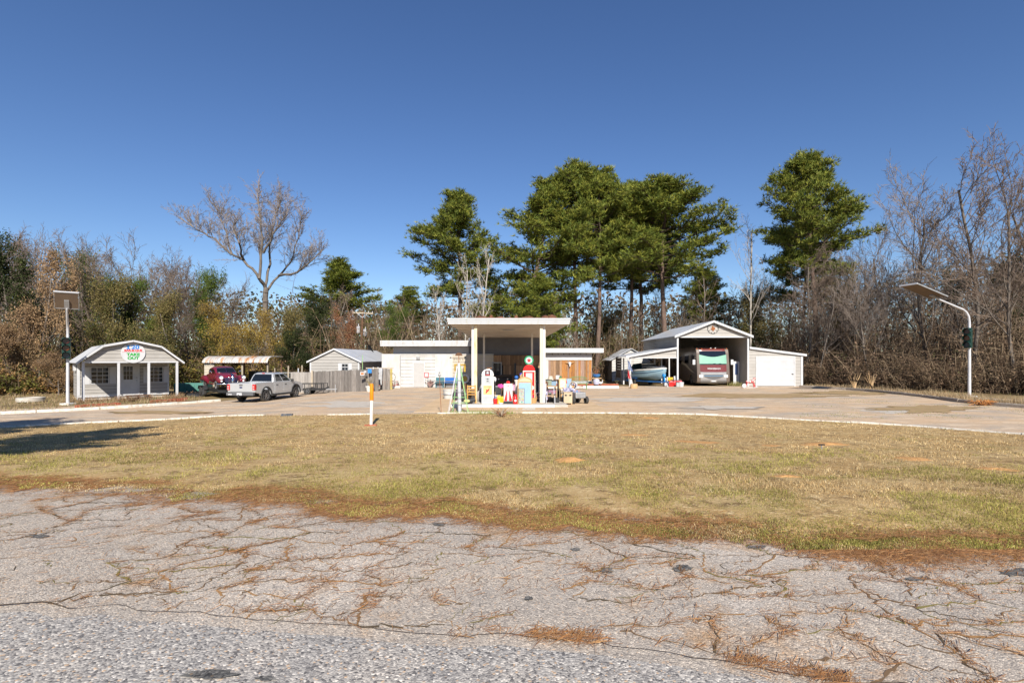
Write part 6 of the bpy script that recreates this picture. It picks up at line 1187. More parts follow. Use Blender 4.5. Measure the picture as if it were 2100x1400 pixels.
leaner('dark framed picture leaning on the right canopy posts', UX(1117, 26.9), 26.9, IZ, .4, .6, m_deck, m_cloth); leaner('gilt framed picture on the ground under the white table', UX(1160, 27.2), 27.2, .014, .5, .5, m_honey, mat('dim_print', (.2, .16, .12), (.1, .12, .14), scale=6, rough=.6)); leaner('white framed picture on the white table end', UX(1178, 28.0), 28.0, .76, .3, .34, m_trim, m_cloth, -.4)
t = thing('folded_quilt', 'patchwork quilt draped over the table right of the canopy', 'quilt', (UX(1166, 27.45), 27.45, .764)); B().box(-.28, .28, 0, .5, 0, .05).box(-.28, .28, -.03, -.001, -.22, .05).build('cloth', m_cloth, t, bevel=.015); B().box(-.28, .28, -.034, -.031, -.22, -.19).build('hem', m_red, t)
t = thing('umbrella', 'closed red and green umbrella leaning by the right canopy posts', 'umbrella', (UX(1124, 28.6), 28.6, .0)); B().cyl((0, 0, .1), (-.3, 0, 1.9), .015, n=6).build('shaft', m_greymet, t); B().loft([[(-.05 - .25 * k + r_ * math.cos(2 * math.pi * j / 8) * (1 if j % 2 else .6), r_ * math.sin(2 * math.pi * j / 8), .5 + 1.3 * k) for j in range(8)] for k, r_ in ((0, .16), (.5, .11), (1, .02))]).build('canopy_cloth', mat('red_green_cloth', (.45, .12, .1), (.15, .3, .15), scale=5, rough=.8, lo=.47, hi=.53), t)
chair('dark wooden chair in the shade behind the pink flowers', -.1, 28.2, IZ, R(10), m_deck, m_deck); chair('white metal chair by the right canopy posts', 1.55, 27.2, IZ, R(-20), m_lamp, m_lamp); chair('brown wooden chair in the shade left of the white pump', -1.5, 29.2, .014, R(30), m_deck, m_tanw)
t = thing('bicycle', 'dark bicycle leaning in the canopy shade behind the cabinets', 'bicycle', (.15, 29.6, .014), R(5))
for x in (-.5, .5):
    w_ = B().tube([(x + .32 * math.cos(k * .3307), 0, .34 + .32 * math.sin(k * .3307)) for k in range(20)], .02, 6).build('wheel', m_tyre, t)
    s_ = B()
    for k in range(8): s_.bar((x, 0, .34), (x + .31 * math.cos(k * .785), 0, .34 + .31 * math.sin(k * .785)), .005)
    s_.build('spokes', m_lamp, w_)
B().bar((-.5, 0, .34), (-.15, 0, .85), .03).bar((-.15, 0, .85), (.35, 0, .82), .03).bar((-.05, 0, .32), (.35, 0, .82), .03).bar((-.05, 0, .32), (-.15, 0, .85), .03).bar((-.5, 0, .34), (-.05, 0, .32), .025).bar((.5, 0, .34), (.35, 0, .95), .03).build('frame', m_redstar, t); B().box(-.28, -.04, -.07, .07, .9, .95).build('saddle', m_black, t, bevel=.02); B().bar((.35, -.28, 1.0), (.35, .28, 1.0), .025).build('handlebar', m_black, t)
for i, (lab, u, Y, z, r_, h, m) in enumerate([('green glass demijohn on the stand', 1149, 29.4, 1.2, .08, .2, mat('green_glass', (.05, .2, .1), rough=.2)), ('brown stoneware jug on the work table', 1120.5, 27.8, .92, .09, .26, m_deck), ('white enamel pitcher on the white table', 1170, 27.7, .76, .07, .22, m_trim), ('tall blue vase behind the milk can', 1062, 26.9, IZ, .1, .95, m_bluep)]):
    t = thing('jug', lab, 'jug', (UX(u, Y), Y, z)); B().lathe([(r_ * .8, 0), (r_, h * .2), (r_, h * .6), (r_ * .4, h * .85), (r_ * .5, h)], n=12).build('body', m, t, smooth=40); B().tube([(r_ * .45, 0, h * .85), (r_ * 1.2, 0, h * .75), (r_, 0, h * .5)], .01, 5).build('handle', m, t)
# ============================================================ TREES, WOODS, GRASS
m_bark = mat('grey_bark', (0.19, 0.16, 0.135), (0.1, 0.082, 0.068), scale=5, rough=0.95, bump=0.6, bscale=12, stretch=(1, 1, 0.35))
m_bark_pale = mat('pale_bark', (0.42, 0.38, 0.33), (0.25, 0.22, 0.18), scale=5, rough=0.95, bump=0.4, bscale=12, stretch=(1, 1, 0.35))
m_bark_pine = mat('pine_bark', (0.17, 0.115, 0.085), (0.09, 0.06, 0.05), scale=6, rough=0.95, bump=0.8, bscale=10, stretch=(1, 1, 0.4))
m_twig = mat('twig_bark', (0.2, 0.15, 0.115), (0.14, 0.1, 0.075), scale=2, rough=0.95)
m_twig_red = mat('reddish_twig_bark', (0.25, 0.205, 0.175), (0.17, 0.135, 0.11), scale=2, rough=0.95)
m_twig_pale = mat('pale_twig_bark', (0.4, 0.35, 0.3), (0.3, 0.26, 0.22), scale=2, rough=0.95)
m_leafc = mat_attr('leaf_by_colour', rough=0.7, spec=0.15, transl=0.25)
m_needle = mat_attr('needle_by_colour', rough=0.6, spec=0.2, transl=0.12)
m_grassc = mat_attr('grass_by_colour', rough=0.8, spec=0.1, transl=0.25)
m_stemc = mat_attr('stem_by_colour', rough=0.95, spec=0.05)
def segs_mesh(P0, P1, r0, r1, n):
    """many tapered n-sided sticks at once"""
    P0 = np.asarray(P0, float); P1 = np.asarray(P1, float); d = P1 - P0; d /= np.linalg.norm(d, axis=1, keepdims=True) + 1e-9
    ref = np.where(np.abs(d[:, 2:3]) > 0.9, np.array([[1.0, 0, 0]]), np.array([[0, 0, 1.0]])); u = np.cross(d, ref); u /= np.linalg.norm(u, axis=1, keepdims=True); w = np.cross(d, u)
    t = np.arange(n) * 2 * np.pi / n; ring = u[:, None] * np.cos(t)[None, :, None] + w[:, None] * np.sin(t)[None, :, None]
    V = np.concatenate([P0[:, None] + ring * np.asarray(r0)[:, None, None], P1[:, None] + ring * np.asarray(r1)[:, None, None]], 1)
    j = np.arange(n); q = np.stack([j, (j + 1) % n, n + (j + 1) % n, n + j], -1)
    F = (np.arange(len(P0)) * 2 * n)[:, None, None] + q[None]
    return V.reshape(-1, 3), F.reshape(-1, 4)
def grow(rnd, out, p, d, L, r, lvl, spec):
    """spec[lvl] = (steps, wander, up, children, angle, length ratio, radius ratio, first)"""
    steps, wander, up, kids, ang, lr, rr, first = spec[lvl]; step = L / steps; pts = [(p.copy(), d.copy(), r)]
    for i in range(steps):
        d = d + rnd.normal(0, wander, 3) + np.array([0, 0, up]); d = d / np.linalg.norm(d)
        q = p + d * step; r1 = r * (1 - 0.8 / steps * (1 if lvl else 0.85)); out[0].append(p); out[1].append(q); out[2].append(r); out[3].append(r1); out[4].append(lvl)
        p = q; r = r1; pts.append((p.copy(), d.copy(), r))
    if lvl + 1 >= len(spec): return
    for k in range(kids):
        f = first + (1 - first) * (k + rnd.random()) / kids; i = min(int(f * steps), steps - 1); a = f * steps - i
        b = pts[i][0] * (1 - a) + pts[i + 1][0] * a; dd = pts[i + 1][1]; t = rnd.uniform(0, 2 * np.pi)
        u = np.cross(dd, [0.3, 0.2, 0.9]); u /= np.linalg.norm(u) + 1e-9; w = np.cross(dd, u); s = u * np.cos(t) + w * np.sin(t); an = np.radians(ang * rnd.uniform(0.65, 1.3))
        nd = dd * np.cos(an) + s * np.sin(an); grow(rnd, out, b, nd, L * lr * rnd.uniform(0.6, 1.15) * (1 - 0.45 * (f if lvl == 0 else 0.3)), max(pts[i][2] * rr, 0.012), lvl + 1, spec)
def new_out(): return [[], [], [], [], []]
def sticks(out, lo, hi, n, rmin=0.011):
    A = np.array(out[4]); k = (A >= lo) & (A <= hi); r0 = np.maximum(np.array(out[2])[k], rmin); r1 = np.maximum(np.array(out[3])[k], rmin * 0.8)
    return segs_mesh(np.array(out[0])[k], np.array(out[1])[k], r0, r1, n)
def bare_proto(seed, H=10.0, spec=None, r=0.105, tilt=0.05):
    rnd = np.random.default_rng(seed); o = new_out(); spec = spec or [(12, 0.06, 0.02, 18, 42, 0.46, 0.42, 0.25), (7, 0.1, 0.05, 8, 38, 0.5, 0.5, 0.2), (5, 0.14, 0.05, 6, 36, 0.55, 0.55, 0.15), (4, 0.16, 0.04, 3, 35, 0.62, 0.7, 0.2), (2, 0.18, 0.03, 0, 0, 0, 0, 0)]
    grow(rnd, o, np.zeros(3), np.array([tilt * rnd.normal(), tilt * rnd.normal(), 1.0]), H, r, 0, spec); return o
HOLD = []
def plant_proto(name, o, split, mt, mc, nc=3, rmin=0.0075, extra=None):
    """a tree built once: trunk with its heavy limbs, crown of finer branches"""
    V, F = sticks(o, 0, split, 6); tr_ = npmesh('trunk', V, F, mt, smooth=True)
    V, F = sticks(o, split + 1, 9, nc, rmin); cr = npmesh('crown', V, F, mc)
    me = (tr_.data, cr.data); bpy.data.objects.remove(tr_); bpy.data.objects.remove(cr); return me
def plant(name, me, label, loc, rot=0.0, sc=(1, 1, 1), cat='tree', group=None, lean=(0, 0)):
    t = thing(name, label, cat, loc, 0, group); t.rotation_euler = (lean[0], lean[1], rot); t.scale = sc
    for nm, m in zip(('trunk', 'crown'), me):
        c = bpy.data.objects.new(nm, m); COL.objects.link(c); c.parent = t
    return t
def onG(u, Y): x = (u - 1050) / FPX * Y; return Vector((x, Y, g(x, Y) - 0.05))
def hgt(v, Y): return CAMZ - (v - HOR) / FPX * Y
# ------------------------------------------------------------ pines
def pine_proto(seed, H=20.0, base=0.42, rad=3.6, n_br=52, shape=1.0, dens=1.0):
    rnd = np.random.default_rng(seed); o = new_out(); p = np.zeros(3); d = np.array([rnd.normal() * .02, rnd.normal() * .02, 1.0]); steps = 16; path = [p.copy()]; r = H * 0.0135
    for i in range(steps):
        d = d + rnd.normal(0, 0.02, 3); d[2] = 1; d /= np.linalg.norm(d); q = p + d * H / steps; r1 = max(r * 0.93, 0.05); o[0].append(p); o[1].append(q); o[2].append(r); o[3].append(r1); o[4].append(0); p = q; r = r1; path.append(p.copy())
    path = np.array(path); T = []; TN = []
    for k in range(n_br):
        f = base + (1.0 - base) * ((k + rnd.random()) / n_br) ** 0.9; h = f * steps; i = min(int(h), steps - 1); b = path[i] + (path[i + 1] - path[i]) * (h - i)
        t = (f - base) / (1 - base); L = rad * (0.55 + 0.75 * math.sin(math.pi * min(1, 0.22 + t * 0.72)) ** shape) * (1 - 0.62 * t ** 2.2) * rnd.uniform(0.62, 1.2)
        az = k * 2.4 + rnd.normal() * .4; el = -0.12 + 0.95 * t + rnd.normal() * .12
        dd = np.array([math.cos(az) * math.cos(el), math.sin(az) * math.cos(el), math.sin(el)]); q0 = b; rr = 0.03 + 0.012 * L; m = 5; pts = [q0]
        for s in range(m):
            dd = dd + rnd.normal(0, .09, 3) + np.array([0, 0, .07]); dd /= np.linalg.norm(dd); q = q0 + dd * L / m; o[0].append(q0); o[1].append(q); o[2].append(rr); o[3].append(rr * .8); o[4].append(1); q0 = q; rr *= .8; pts.append(q)
        pts = np.array(pts)
        for s in range(int(8 + L * 2.8)):
            ff = 0.32 + 0.68 * rnd.random() ** 0.7; hh = ff * m; ii = min(int(hh), m - 1); c = pts[ii] + (pts[ii + 1] - pts[ii]) * (hh - ii)
            sd = rnd.normal(0, 1, 3); sd[2] = abs(sd[2]) * .5; sd += dd * .6; sd /= np.linalg.norm(sd); l2 = rnd.uniform(.35, 1.0) * (0.5 + .14 * L); e = c + sd * l2
            o[0].append(c); o[1].append(e); o[2].append(.016); o[3].append(.01); o[4].append(2)
            nt = int(dens * rnd.integers(6, 10))
            cc = e + rnd.normal(0, .2, (nt, 3)) * [1.2, 1.2, .75] - sd * (rnd.random((nt, 1)) * l2 * .55); T.append(cc); TN.append(np.repeat((sd + [0, 0, .5])[None], nt, 0))
    T = np.concatenate(T); TN = np.concatenate(TN); n = len(T); K = 6
    D = rnd.normal(0, 1, (n, K, 3)) * .8 + TN[:, None]; D /= np.linalg.norm(D, axis=2, keepdims=True); Ln = rnd.uniform(.26, .48, (n, K, 1))
    Sd = np.cross(D, rnd.normal(0, 1, (n, K, 3))); Sd /= np.linalg.norm(Sd, axis=2, keepdims=True) + 1e-9
    a = T[:, None] + Sd * .034 + D * .02; b = T[:, None] - Sd * .034 + D * .02; c = T[:, None] + D * Ln
    V = np.stack([a, b, c], 2).reshape(-1, 3); F = np.arange(len(V)).reshape(-1, 3)
    base_c = np.array([[.1, .13, .022], [.16, .18, .028], [.22, .22, .035], [.125, .15, .025]])[rnd.integers(0, 4, n)] * rnd.uniform(.6, 1.45, (n, 1))
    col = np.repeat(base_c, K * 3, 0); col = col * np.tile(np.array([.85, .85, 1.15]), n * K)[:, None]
    Vt, Ft = sticks(o, 0, 0, 8); t_ = npmesh('trunk', Vt, Ft, m_bark_pine, smooth=True); Vb, Fb_ = sticks(o, 1, 2, 4)
    F2 = np.concatenate([Fb_[:, [0, 1, 2]], Fb_[:, [0, 2, 3]]]); V2 = np.concatenate([V, Vb]); F3 = np.concatenate([F, F2 + len(V)]); col = np.concatenate([col, np.tile([.1, .07, .055], (len(Vb), 1))])
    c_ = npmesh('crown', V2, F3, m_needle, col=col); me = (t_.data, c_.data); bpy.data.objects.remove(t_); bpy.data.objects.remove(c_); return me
PINE = [pine_proto(11, base=.45, rad=3.4, n_br=66, dens=1.2), pine_proto(12, base=.52, rad=3.8, shape=.8, n_br=66, dens=1.2), pine_proto(13, base=.48, rad=3.6, n_br=68, dens=1.2), pine_proto(14, base=.22, rad=3.3, n_br=80)]
def pine(k, u, Y, vtop, wid, label, rot=0, lean=(0, 0), group='tall pines behind the station'):
    p = onG(u, Y); H = hgt(vtop, Y) - p.z; s = H / 20.6; w = wid * Y / FPX / 7.0
    plant('pine_tree', PINE[k], label, p, rot, (w, w, s), group=group, lean=lean)
pine(0, 940, 64, 408, 165, 'leftmost tall pine of the group behind the canopy, pale bare stems before it', .3)
pine(3, 1066, 60, 376, 200, 'dense pine with foliage to the canopy roofline behind the fuel canopy', 1.2)
pine(1, 1183, 61, 352, 150, 'tall pine with clear trunk, left of the twin trunks behind the right wing', 2.2)
pine(2, 1222, 58, 347, 150, 'tallest pine of the group, clear trunk rising behind the right wing', .8)
pine(1, 1290, 63, 388, 150, 'slim pine in the middle of the group left of the carport ridge', 4.0)
pine(0, 1312, 66, 384, 150, 'slim dark pine close beside another, left of the carport ridge', 5.0)
pine(1, 1366, 58, 381, 190, 'broad pine with long right-hand limbs above the motorhome carport', 1.7)
pine(2, 1682, 54, 322, 172, 'lone broad tall pine rising behind the lean-to garage', 2.8, group=None)
pine(0, 1648, 62, 430, 120, 'thinner pine half hidden by the lone broad pine behind the garage', .4, group=None)
pine(3, 705, 72, 527, 160, 'round pine behind the beige gabled shed and utility pole', 3.3, group=None)
pine(3, 812, 80, 592, 105, 'short green pine behind the left end of the white building', .9, group=None)
pine(3, 1085, 52, 560, 120, 'low bushy pine just above the canopy roof', 2.0, group=None)
pine(0, 1440, 68, 560, 90, 'small pine half hidden behind the carport roof peak', 1.0, group=None)
# ------------------------------------------------------------ bare trees
SPEC_A = None
SPEC_VASE = [(10, .07, .02, 15, 34, .62, .5, .22), (8, .09, .06, 8, 30, .47, .5, .2), (5, .12, .06, 6, 32, .55, .55, .15), (4, .15, .05, 3, 32, .62, .7, .2), (2, .17, .04, 0, 0, 0, 0, 0)]
SPEC_THIN = [(12, .04, .02, 13, 40, .36, .45, .35), (6, .1, .08, 6, 36, .5, .55, .15), (4, .14, .05, 4, 36, .55, .6, .1), (3, .16, .03, 0, 0, 0, 0, 0)]
BARE = [plant_proto('a', bare_proto(21), 1, m_bark, m_twig), plant_proto('b', bare_proto(22, spec=SPEC_VASE), 1, m_bark, m_twig_red), plant_proto('c', bare_proto(23, spec=SPEC_THIN), 0, m_bark, m_twig),
        plant_proto('d', bare_proto(24, spec=SPEC_THIN, r=.1), 0, m_bark_pale, m_twig_pale), plant_proto('e', bare_proto(25, spec=SPEC_VASE), 1, m_bark, m_twig)]
def bare(k, u, Y, vtop, label, wid=1.0, rot=0, lean=(0, 0), group=None, name='bare_tree'):
    p = onG(u, Y); H = (hgt(vtop, Y) - p.z) / 12.2 * (1.0 if k in (0, 2, 3) else .88); plant(name, BARE[k], label, p, rot, (H * wid, H * wid, H), group=group, lean=lean)
# the great leaning tree left of the middle, its limbs laid out by hand
def great_tree():
    rnd = np.random.default_rng(5); o = new_out(); Y = 56.0
    def q(u, v, dy=0): a = at(u, v, Y + dy); return np.array(a)
    r0 = onG(552, Y)
    limbs = [([np.array(r0), q(548, 690), q(541, 650), q(545, 620), q(546, 590)], .36, .27), ([q(546, 590), q(527, 560), q(500, 535), q(470, 518), q(440, 490), q(410, 472), q(384, 458)], .17, .04),
             ([q(475, 520), q(468, 490, 1), q(455, 455, 2), q(448, 420, 2)], .1, .03), ([q(546, 590), q(533, 570, -1), q(536, 520, -1), q(538, 470, -1.5), q(530, 420, -1), q(528, 405, -1)], .19, .03),
             ([q(544, 590), q(552, 540, 1), q(556, 490, 2), q(565, 440, 2.5), q(575, 415, 3)], .15, .03), ([q(548, 592), q(572, 565, 2), q(595, 540, 3), q(612, 490, 3), q(618, 450, 3)], .14, .03),
             ([q(572, 565, 2), q(610, 560, 0), q(640, 535, -1), q(665, 505, -1)], .15, .04), ([q(538, 520, -1), q(560, 480, -2), q(590, 440, -2)], .14, .04), ([q(500, 535), q(490, 500, -2), q(478, 460, -2)], .12, .04)]
    tw = [(5, .1, .06, 6, 34, .5, .55, .1), (4, .14, .06, 4, 34, .55, .6, .1), (3, .16, .05, 3, 34, .6, .7, .1), (2, .17, .04, 0, 0, 0, 0, 0)]
    for pts, ra, rb in limbs:
        P_ = []; 
        for a, b in zip(pts, pts[1:]):
            for i in range(3): P_.append(a + (b - a) * i / 3 + rnd.normal(0, .06, 3))
        P_.append(pts[-1]); n = len(P_) - 1
        for i in range(n): o[0].append(P_[i]); o[1].append(P_[i + 1]); o[2].append(ra + (rb - ra) * i / n); o[3].append(ra + (rb - ra) * (i + 1) / n); o[4].append(0)
        if ra > .3: continue
        for k in range(int(6 + n * 1.7)):
            f = (0.3 + .7 * rnd.random()) * n; i = min(int(f), n - 1); b = P_[i] + (P_[i + 1] - P_[i]) * (f - i); dd = P_[i + 1] - P_[i]; dd /= np.linalg.norm(dd); s = rnd.normal(0, .55, 3) + dd * .6 + [0, 0, .55]; s /= np.linalg.norm(s)
            grow(rnd, o, b, s, rnd.uniform(1.4, 2.8), .035, 1, [None] + tw)
    V, F = sticks(o, 0, 0, 7); V -= np.array(r0); t_ = npmesh('trunk', V, F, m_bark, smooth=True); V, F = sticks(o, 1, 9, 3, .0105); V -= np.array(r0); c_ = npmesh('crown', V, F, m_twig_red)
    r = thing('bare_tree', 'large leaning bare tree with a long left limb above the truck', 'tree', r0); t_.parent = r; c_.parent = r
great_tree()
bare(3, 982, 50, 470, 'taller pale bare tree in front of the leftmost pine', .9, .5)
bare(3, 950, 51, 505, 'pale bare tree leaning left before the leftmost pine', .9, 2.2, lean=(0, R(-10)))
bare(3, 905, 52, 560, 'short pale bare tree left of the canopy roof', .9, 4)
bare(3, 1540, 56, 402, 'tall slim bare tree between the carport and the lone pine', .8, 1)
bare(2, 1440, 60, 490, 'thin bare tree rising behind the carport roof', .7, 3)
bare(1, 1900, 45, 325, 'wide bare tree behind the right-hand solar lamp panel', 1.1, .4)
bare(0, 1995, 40, 300, 'tall bare tree just above the right-hand lamp pole', .95, 2.0)
bare(4, 2085, 36, 285, 'rightmost tall bare tree at the picture edge', 1.0, 3.2)
bare(1, 1830, 52, 420, 'bare tree between the lone pine and the wide bare tree', .9, 5)
bare(0, 2140, 44, 350, 'bare tree just past the right picture edge', 1.0, 1.2)
bare(2, 1760, 50, 500, 'lower bare tree right of the lone broad pine', 1.0, 2.2)
EU = [-200, 0, 150, 400, 600, 800, 1200, 1400, 1560, 1640, 1800, 2000, 2100, 2300]; EY = [33, 38, 41, 47, 49, 54, 55, 61, 58, 48, 41.5, 36, 33.5, 31]
ORD = 'first second third fourth fifth sixth seventh eighth ninth tenth eleventh twelfth thirteenth fourteenth fifteenth sixteenth seventeenth eighteenth nineteenth twentieth twenty-first twenty-second twenty-third twenty-fourth'.split()
def band(us, Ys, vs, lab_, grp, kinds, seed, wid=(0.8, 1.2)):
    q = random.Random(seed)
    for i_, u in enumerate(us):
        lab = lab_ + ', ' + ORD[i_] + ' from the left'
        uu = u + q.uniform(-11, 11); bare(q.choice(kinds), uu, max(q.uniform(*Ys), float(np.interp(uu, EU, EY)) + q.uniform(1, 6)), vs(u) + q.uniform(-22, 26), lab, q.uniform(*wid), q.uniform(0, 6.2), group=grp)
band(range(-40, 400, 27), (46, 60), lambda u: 468 + max(0, u - 150) * .2, 'thin bare tree in the woods above the take-out shed', 'bare trees above the take-out shed', [0, 1, 4], 1)
band(range(400, 520, 30), (58, 70), lambda u: 560, 'small bare tree behind the rusty tin shed', 'bare trees behind the rusty shed', [0, 2, 4], 2)
band(range(590, 900, 34), (58, 74), lambda u: 600, 'small bare tree in the woods behind the beige gabled shed', 'bare trees behind the gabled shed', [0, 1, 2], 3)
band(range(880, 1480, 27), (50, 74), lambda u: 590, 'thin bare understory tree among the pine trunks', 'bare understory trees among the pines', [2, 2, 3, 0, 1], 4, (.6, 1.0))
band(range(1500, 1830, 30), (48, 66), lambda u: 560, 'bare understory tree behind the lean-to garage', 'bare trees behind the garage', [2, 0, 1], 5)
band(range(1640, 2140, 38), (38, 56), lambda u: 520, 'bare tree at the wood edge by the timber kerb', 'bare trees along the timber kerb', [0, 4, 1], 6)
# the tree outside the picture whose shade falls on the lawn
plant('pine_tree', PINE[3], 'pine beside the road whose shadow falls on the lawn', (-13.0, 3.0, .4), 1.0, (.8, .8, .5)); plant('pine_tree', PINE[1], 'pine beyond the drive whose shadow crosses the lot', (-18.6, 9.0, .1), 2.0, (.62, .62, .42))
# ------------------------------------------------------------ leafy trees of the wood edge
SPEC_BUSH = [(8, .07, .02, 12, 52, .55, .55, .12), (6, .12, .05, 7, 42, .5, .55, .15), (4, .16, .04, 5, 40, .55, .6, .1), (3, .18, .02, 0, 0, 0, 0, 0)]
def leaf_quads(rnd, C, size, col, flat=0.35):
    n = len(C); a = rnd.normal(0, 1, (n, 3)); a[:, 2] *= flat + .3; a /= np.linalg.norm(a, axis=1, keepdims=True); b = np.cross(a, rnd.normal(0, 1, (n, 3))); b /= np.linalg.norm(b, axis=1, keepdims=True) + 1e-9
    s = size * rnd.uniform(.6, 1.4, (n, 1)); V = np.stack([C - a * s, C + b * s * .55, C + a * s, C - b * s * .55], 1).reshape(-1, 3)
    return V, np.arange(n * 4).reshape(-1, 4), np.repeat(col, 4, 0)
def leafy_proto(seed, pal, n_leaf=11000, size=.13, clump=.35, H=10.0, drop=0.0, spec=None, skirt=True):
    rnd = np.random.default_rng(seed); o = bare_proto(seed, H, spec or SPEC_BUSH, r=.16); A = np.array(o[4]); P = np.array(o[1])[A >= 2]
    if drop: P = P[fbm(P[:, 0] + seed, P[:, 2], .5, 1) > drop]
    i = rnd.integers(0, len(P), n_leaf); C = P[i] + rnd.normal(0, clump, (n_leaf, 3)); pal = np.array(pal)
    col = pal[np.clip((fbm(P[i][:, 0] * 1.3 + seed, P[i][:, 2] * 1.3, .6, 3) * len(pal) * 1.3 - .15 * len(pal)).astype(int), 0, len(pal) - 1)] * rnd.uniform(.65, 1.35, (n_leaf, 1))
    V, F, c = leaf_quads(rnd, C, size, col); Vt, Ft = sticks(o, 0, 1, 5); Vc, Fc_ = sticks(o, 2, 9, 3, .012); cc = np.tile([.2, .16, .13], (len(Vc), 1))
    t_ = npmesh('trunk', Vt, Ft, m_bark, smooth=True); c_ = npmesh('crown', np.concatenate([V, Vc]), np.concatenate([F, Fc_ + len(V)]), m_leafc, col=np.concatenate([c, cc])); me = (t_.data, c_.data); bpy.data.objects.remove(t_); bpy.data.objects.remove(c_); return me
TAN = [(.27, .175, .1), (.32, .21, .115), (.2, .135, .075)]; OLIVE = [(.13, .125, .04), (.2, .16, .06), (.09, .10, .03), (.27, .2, .08)]; GREEN = [(.055, .085, .018), (.09, .125, .025), (.14, .16, .03)]; YEL = [(.30, .2, .045), (.36, .25, .05), (.22, .15, .05), (.16, .15, .04)]; RUST = [(.33, .15, .07), (.28, .13, .07), (.38, .2, .1)]; DARK = [(.025, .035, .012), (.04, .05, .018), (.06, .07, .02)]
LEAF = {'tan': leafy_proto(31, TAN, 17000, .095, .42, drop=.36), 'olive': leafy_proto(32, OLIVE, 20000, .085, .42, drop=.3), 'green': leafy_proto(33, GREEN, 20000, .09, .4, drop=.33), 'yellow': leafy_proto(34, YEL, 18000, .08, .45, drop=.3), 'rust': leafy_proto(35, RUST, 14000, .09, .4, drop=.36), 'dark': leafy_proto(36, DARK, 20000, .1, .4)}
def leafy(k, u, Y, vtop, wid, label, rot=0, group=None):
    p = onG(u, Y); H = (hgt(vtop, Y) - p.z) / 10.5; w = wid * Y / FPX / 11.0; plant('leafy_tree', LEAF[k], label, p, rot, (w, w, H), group=group)
for a in [('dark', 25, 44, 535, 190, 'dark evergreen tree at the left picture edge', 0), ('tan', 80, 41.5, 560, 150, 'tree with tan dead leaves behind the left solar lamp', 1), ('green', 165, 50, 545, 150, 'green-topped tree rising above the left solar panel', 2),
          ('olive', 235, 46, 600, 150, 'olive leafed tree behind the take-out shed, first from its left end', 3), ('green', 300, 49, 600, 140, 'green leafed tree above the take-out shed sign', 4), ('green', 425, 53, 582, 110, 'yellow-green bushy tree above the rusty tin shed', 5),
          ('olive', 365, 46, 630, 150, 'olive brown tree between the take-out shed and rusty shed', 1.5), ('yellow', 455, 48, 645, 140, 'yellow autumn-leafed tree above the maroon car', 2.5), ('yellow', 520, 50, 655, 110, 'yellow-brown leafed tree right behind the rusty tin roof', .5),
          ('olive', 590, 54, 650, 120, 'olive leafed tree beneath the great bare tree', 3.5), ('rust', 708, 56, 660, 80, 'russet-leafed tree beside the utility pole', 1.1), ('dark', 640, 56, 640, 120, 'dark green tree behind the gabled shed left slope', 2.1),
          ('green', 790, 60, 640, 90, 'bright green tree between the utility pole and white building', .2), ('dark', 600, 50, 690, 120, 'low dark evergreen bush behind the wire fence', 4.4),
          ('olive', 1560, 60, 610, 130, 'olive evergreen tree behind the carport right post', 1.9), ('olive', 1745, 52, 590, 120, 'olive leafed tree at the foot of the lone pine', .9), ('dark', 2060, 46, 560, 150, 'dark green cedar behind the right-hand lamp', 2.9), ('dark', 1950, 52, 590, 110, 'dark cedar between the lamp panel and lamp pole', .7),
          ('tan', 120, 39, 738, 110, 'low tan-leafed bush left of the take-out shed', 3.0), ('tan', 20, 40, 690, 120, 'tan-leafed bush in shade at the left edge', 5.0), ('olive', 1010, 66, 640, 140, 'olive shrub mass below the pines left of the canopy', 1.2), ('olive', 1250, 66, 655, 150, 'olive shrub mass below the pines right of the canopy', 2.4)]:
    leafy(*a)
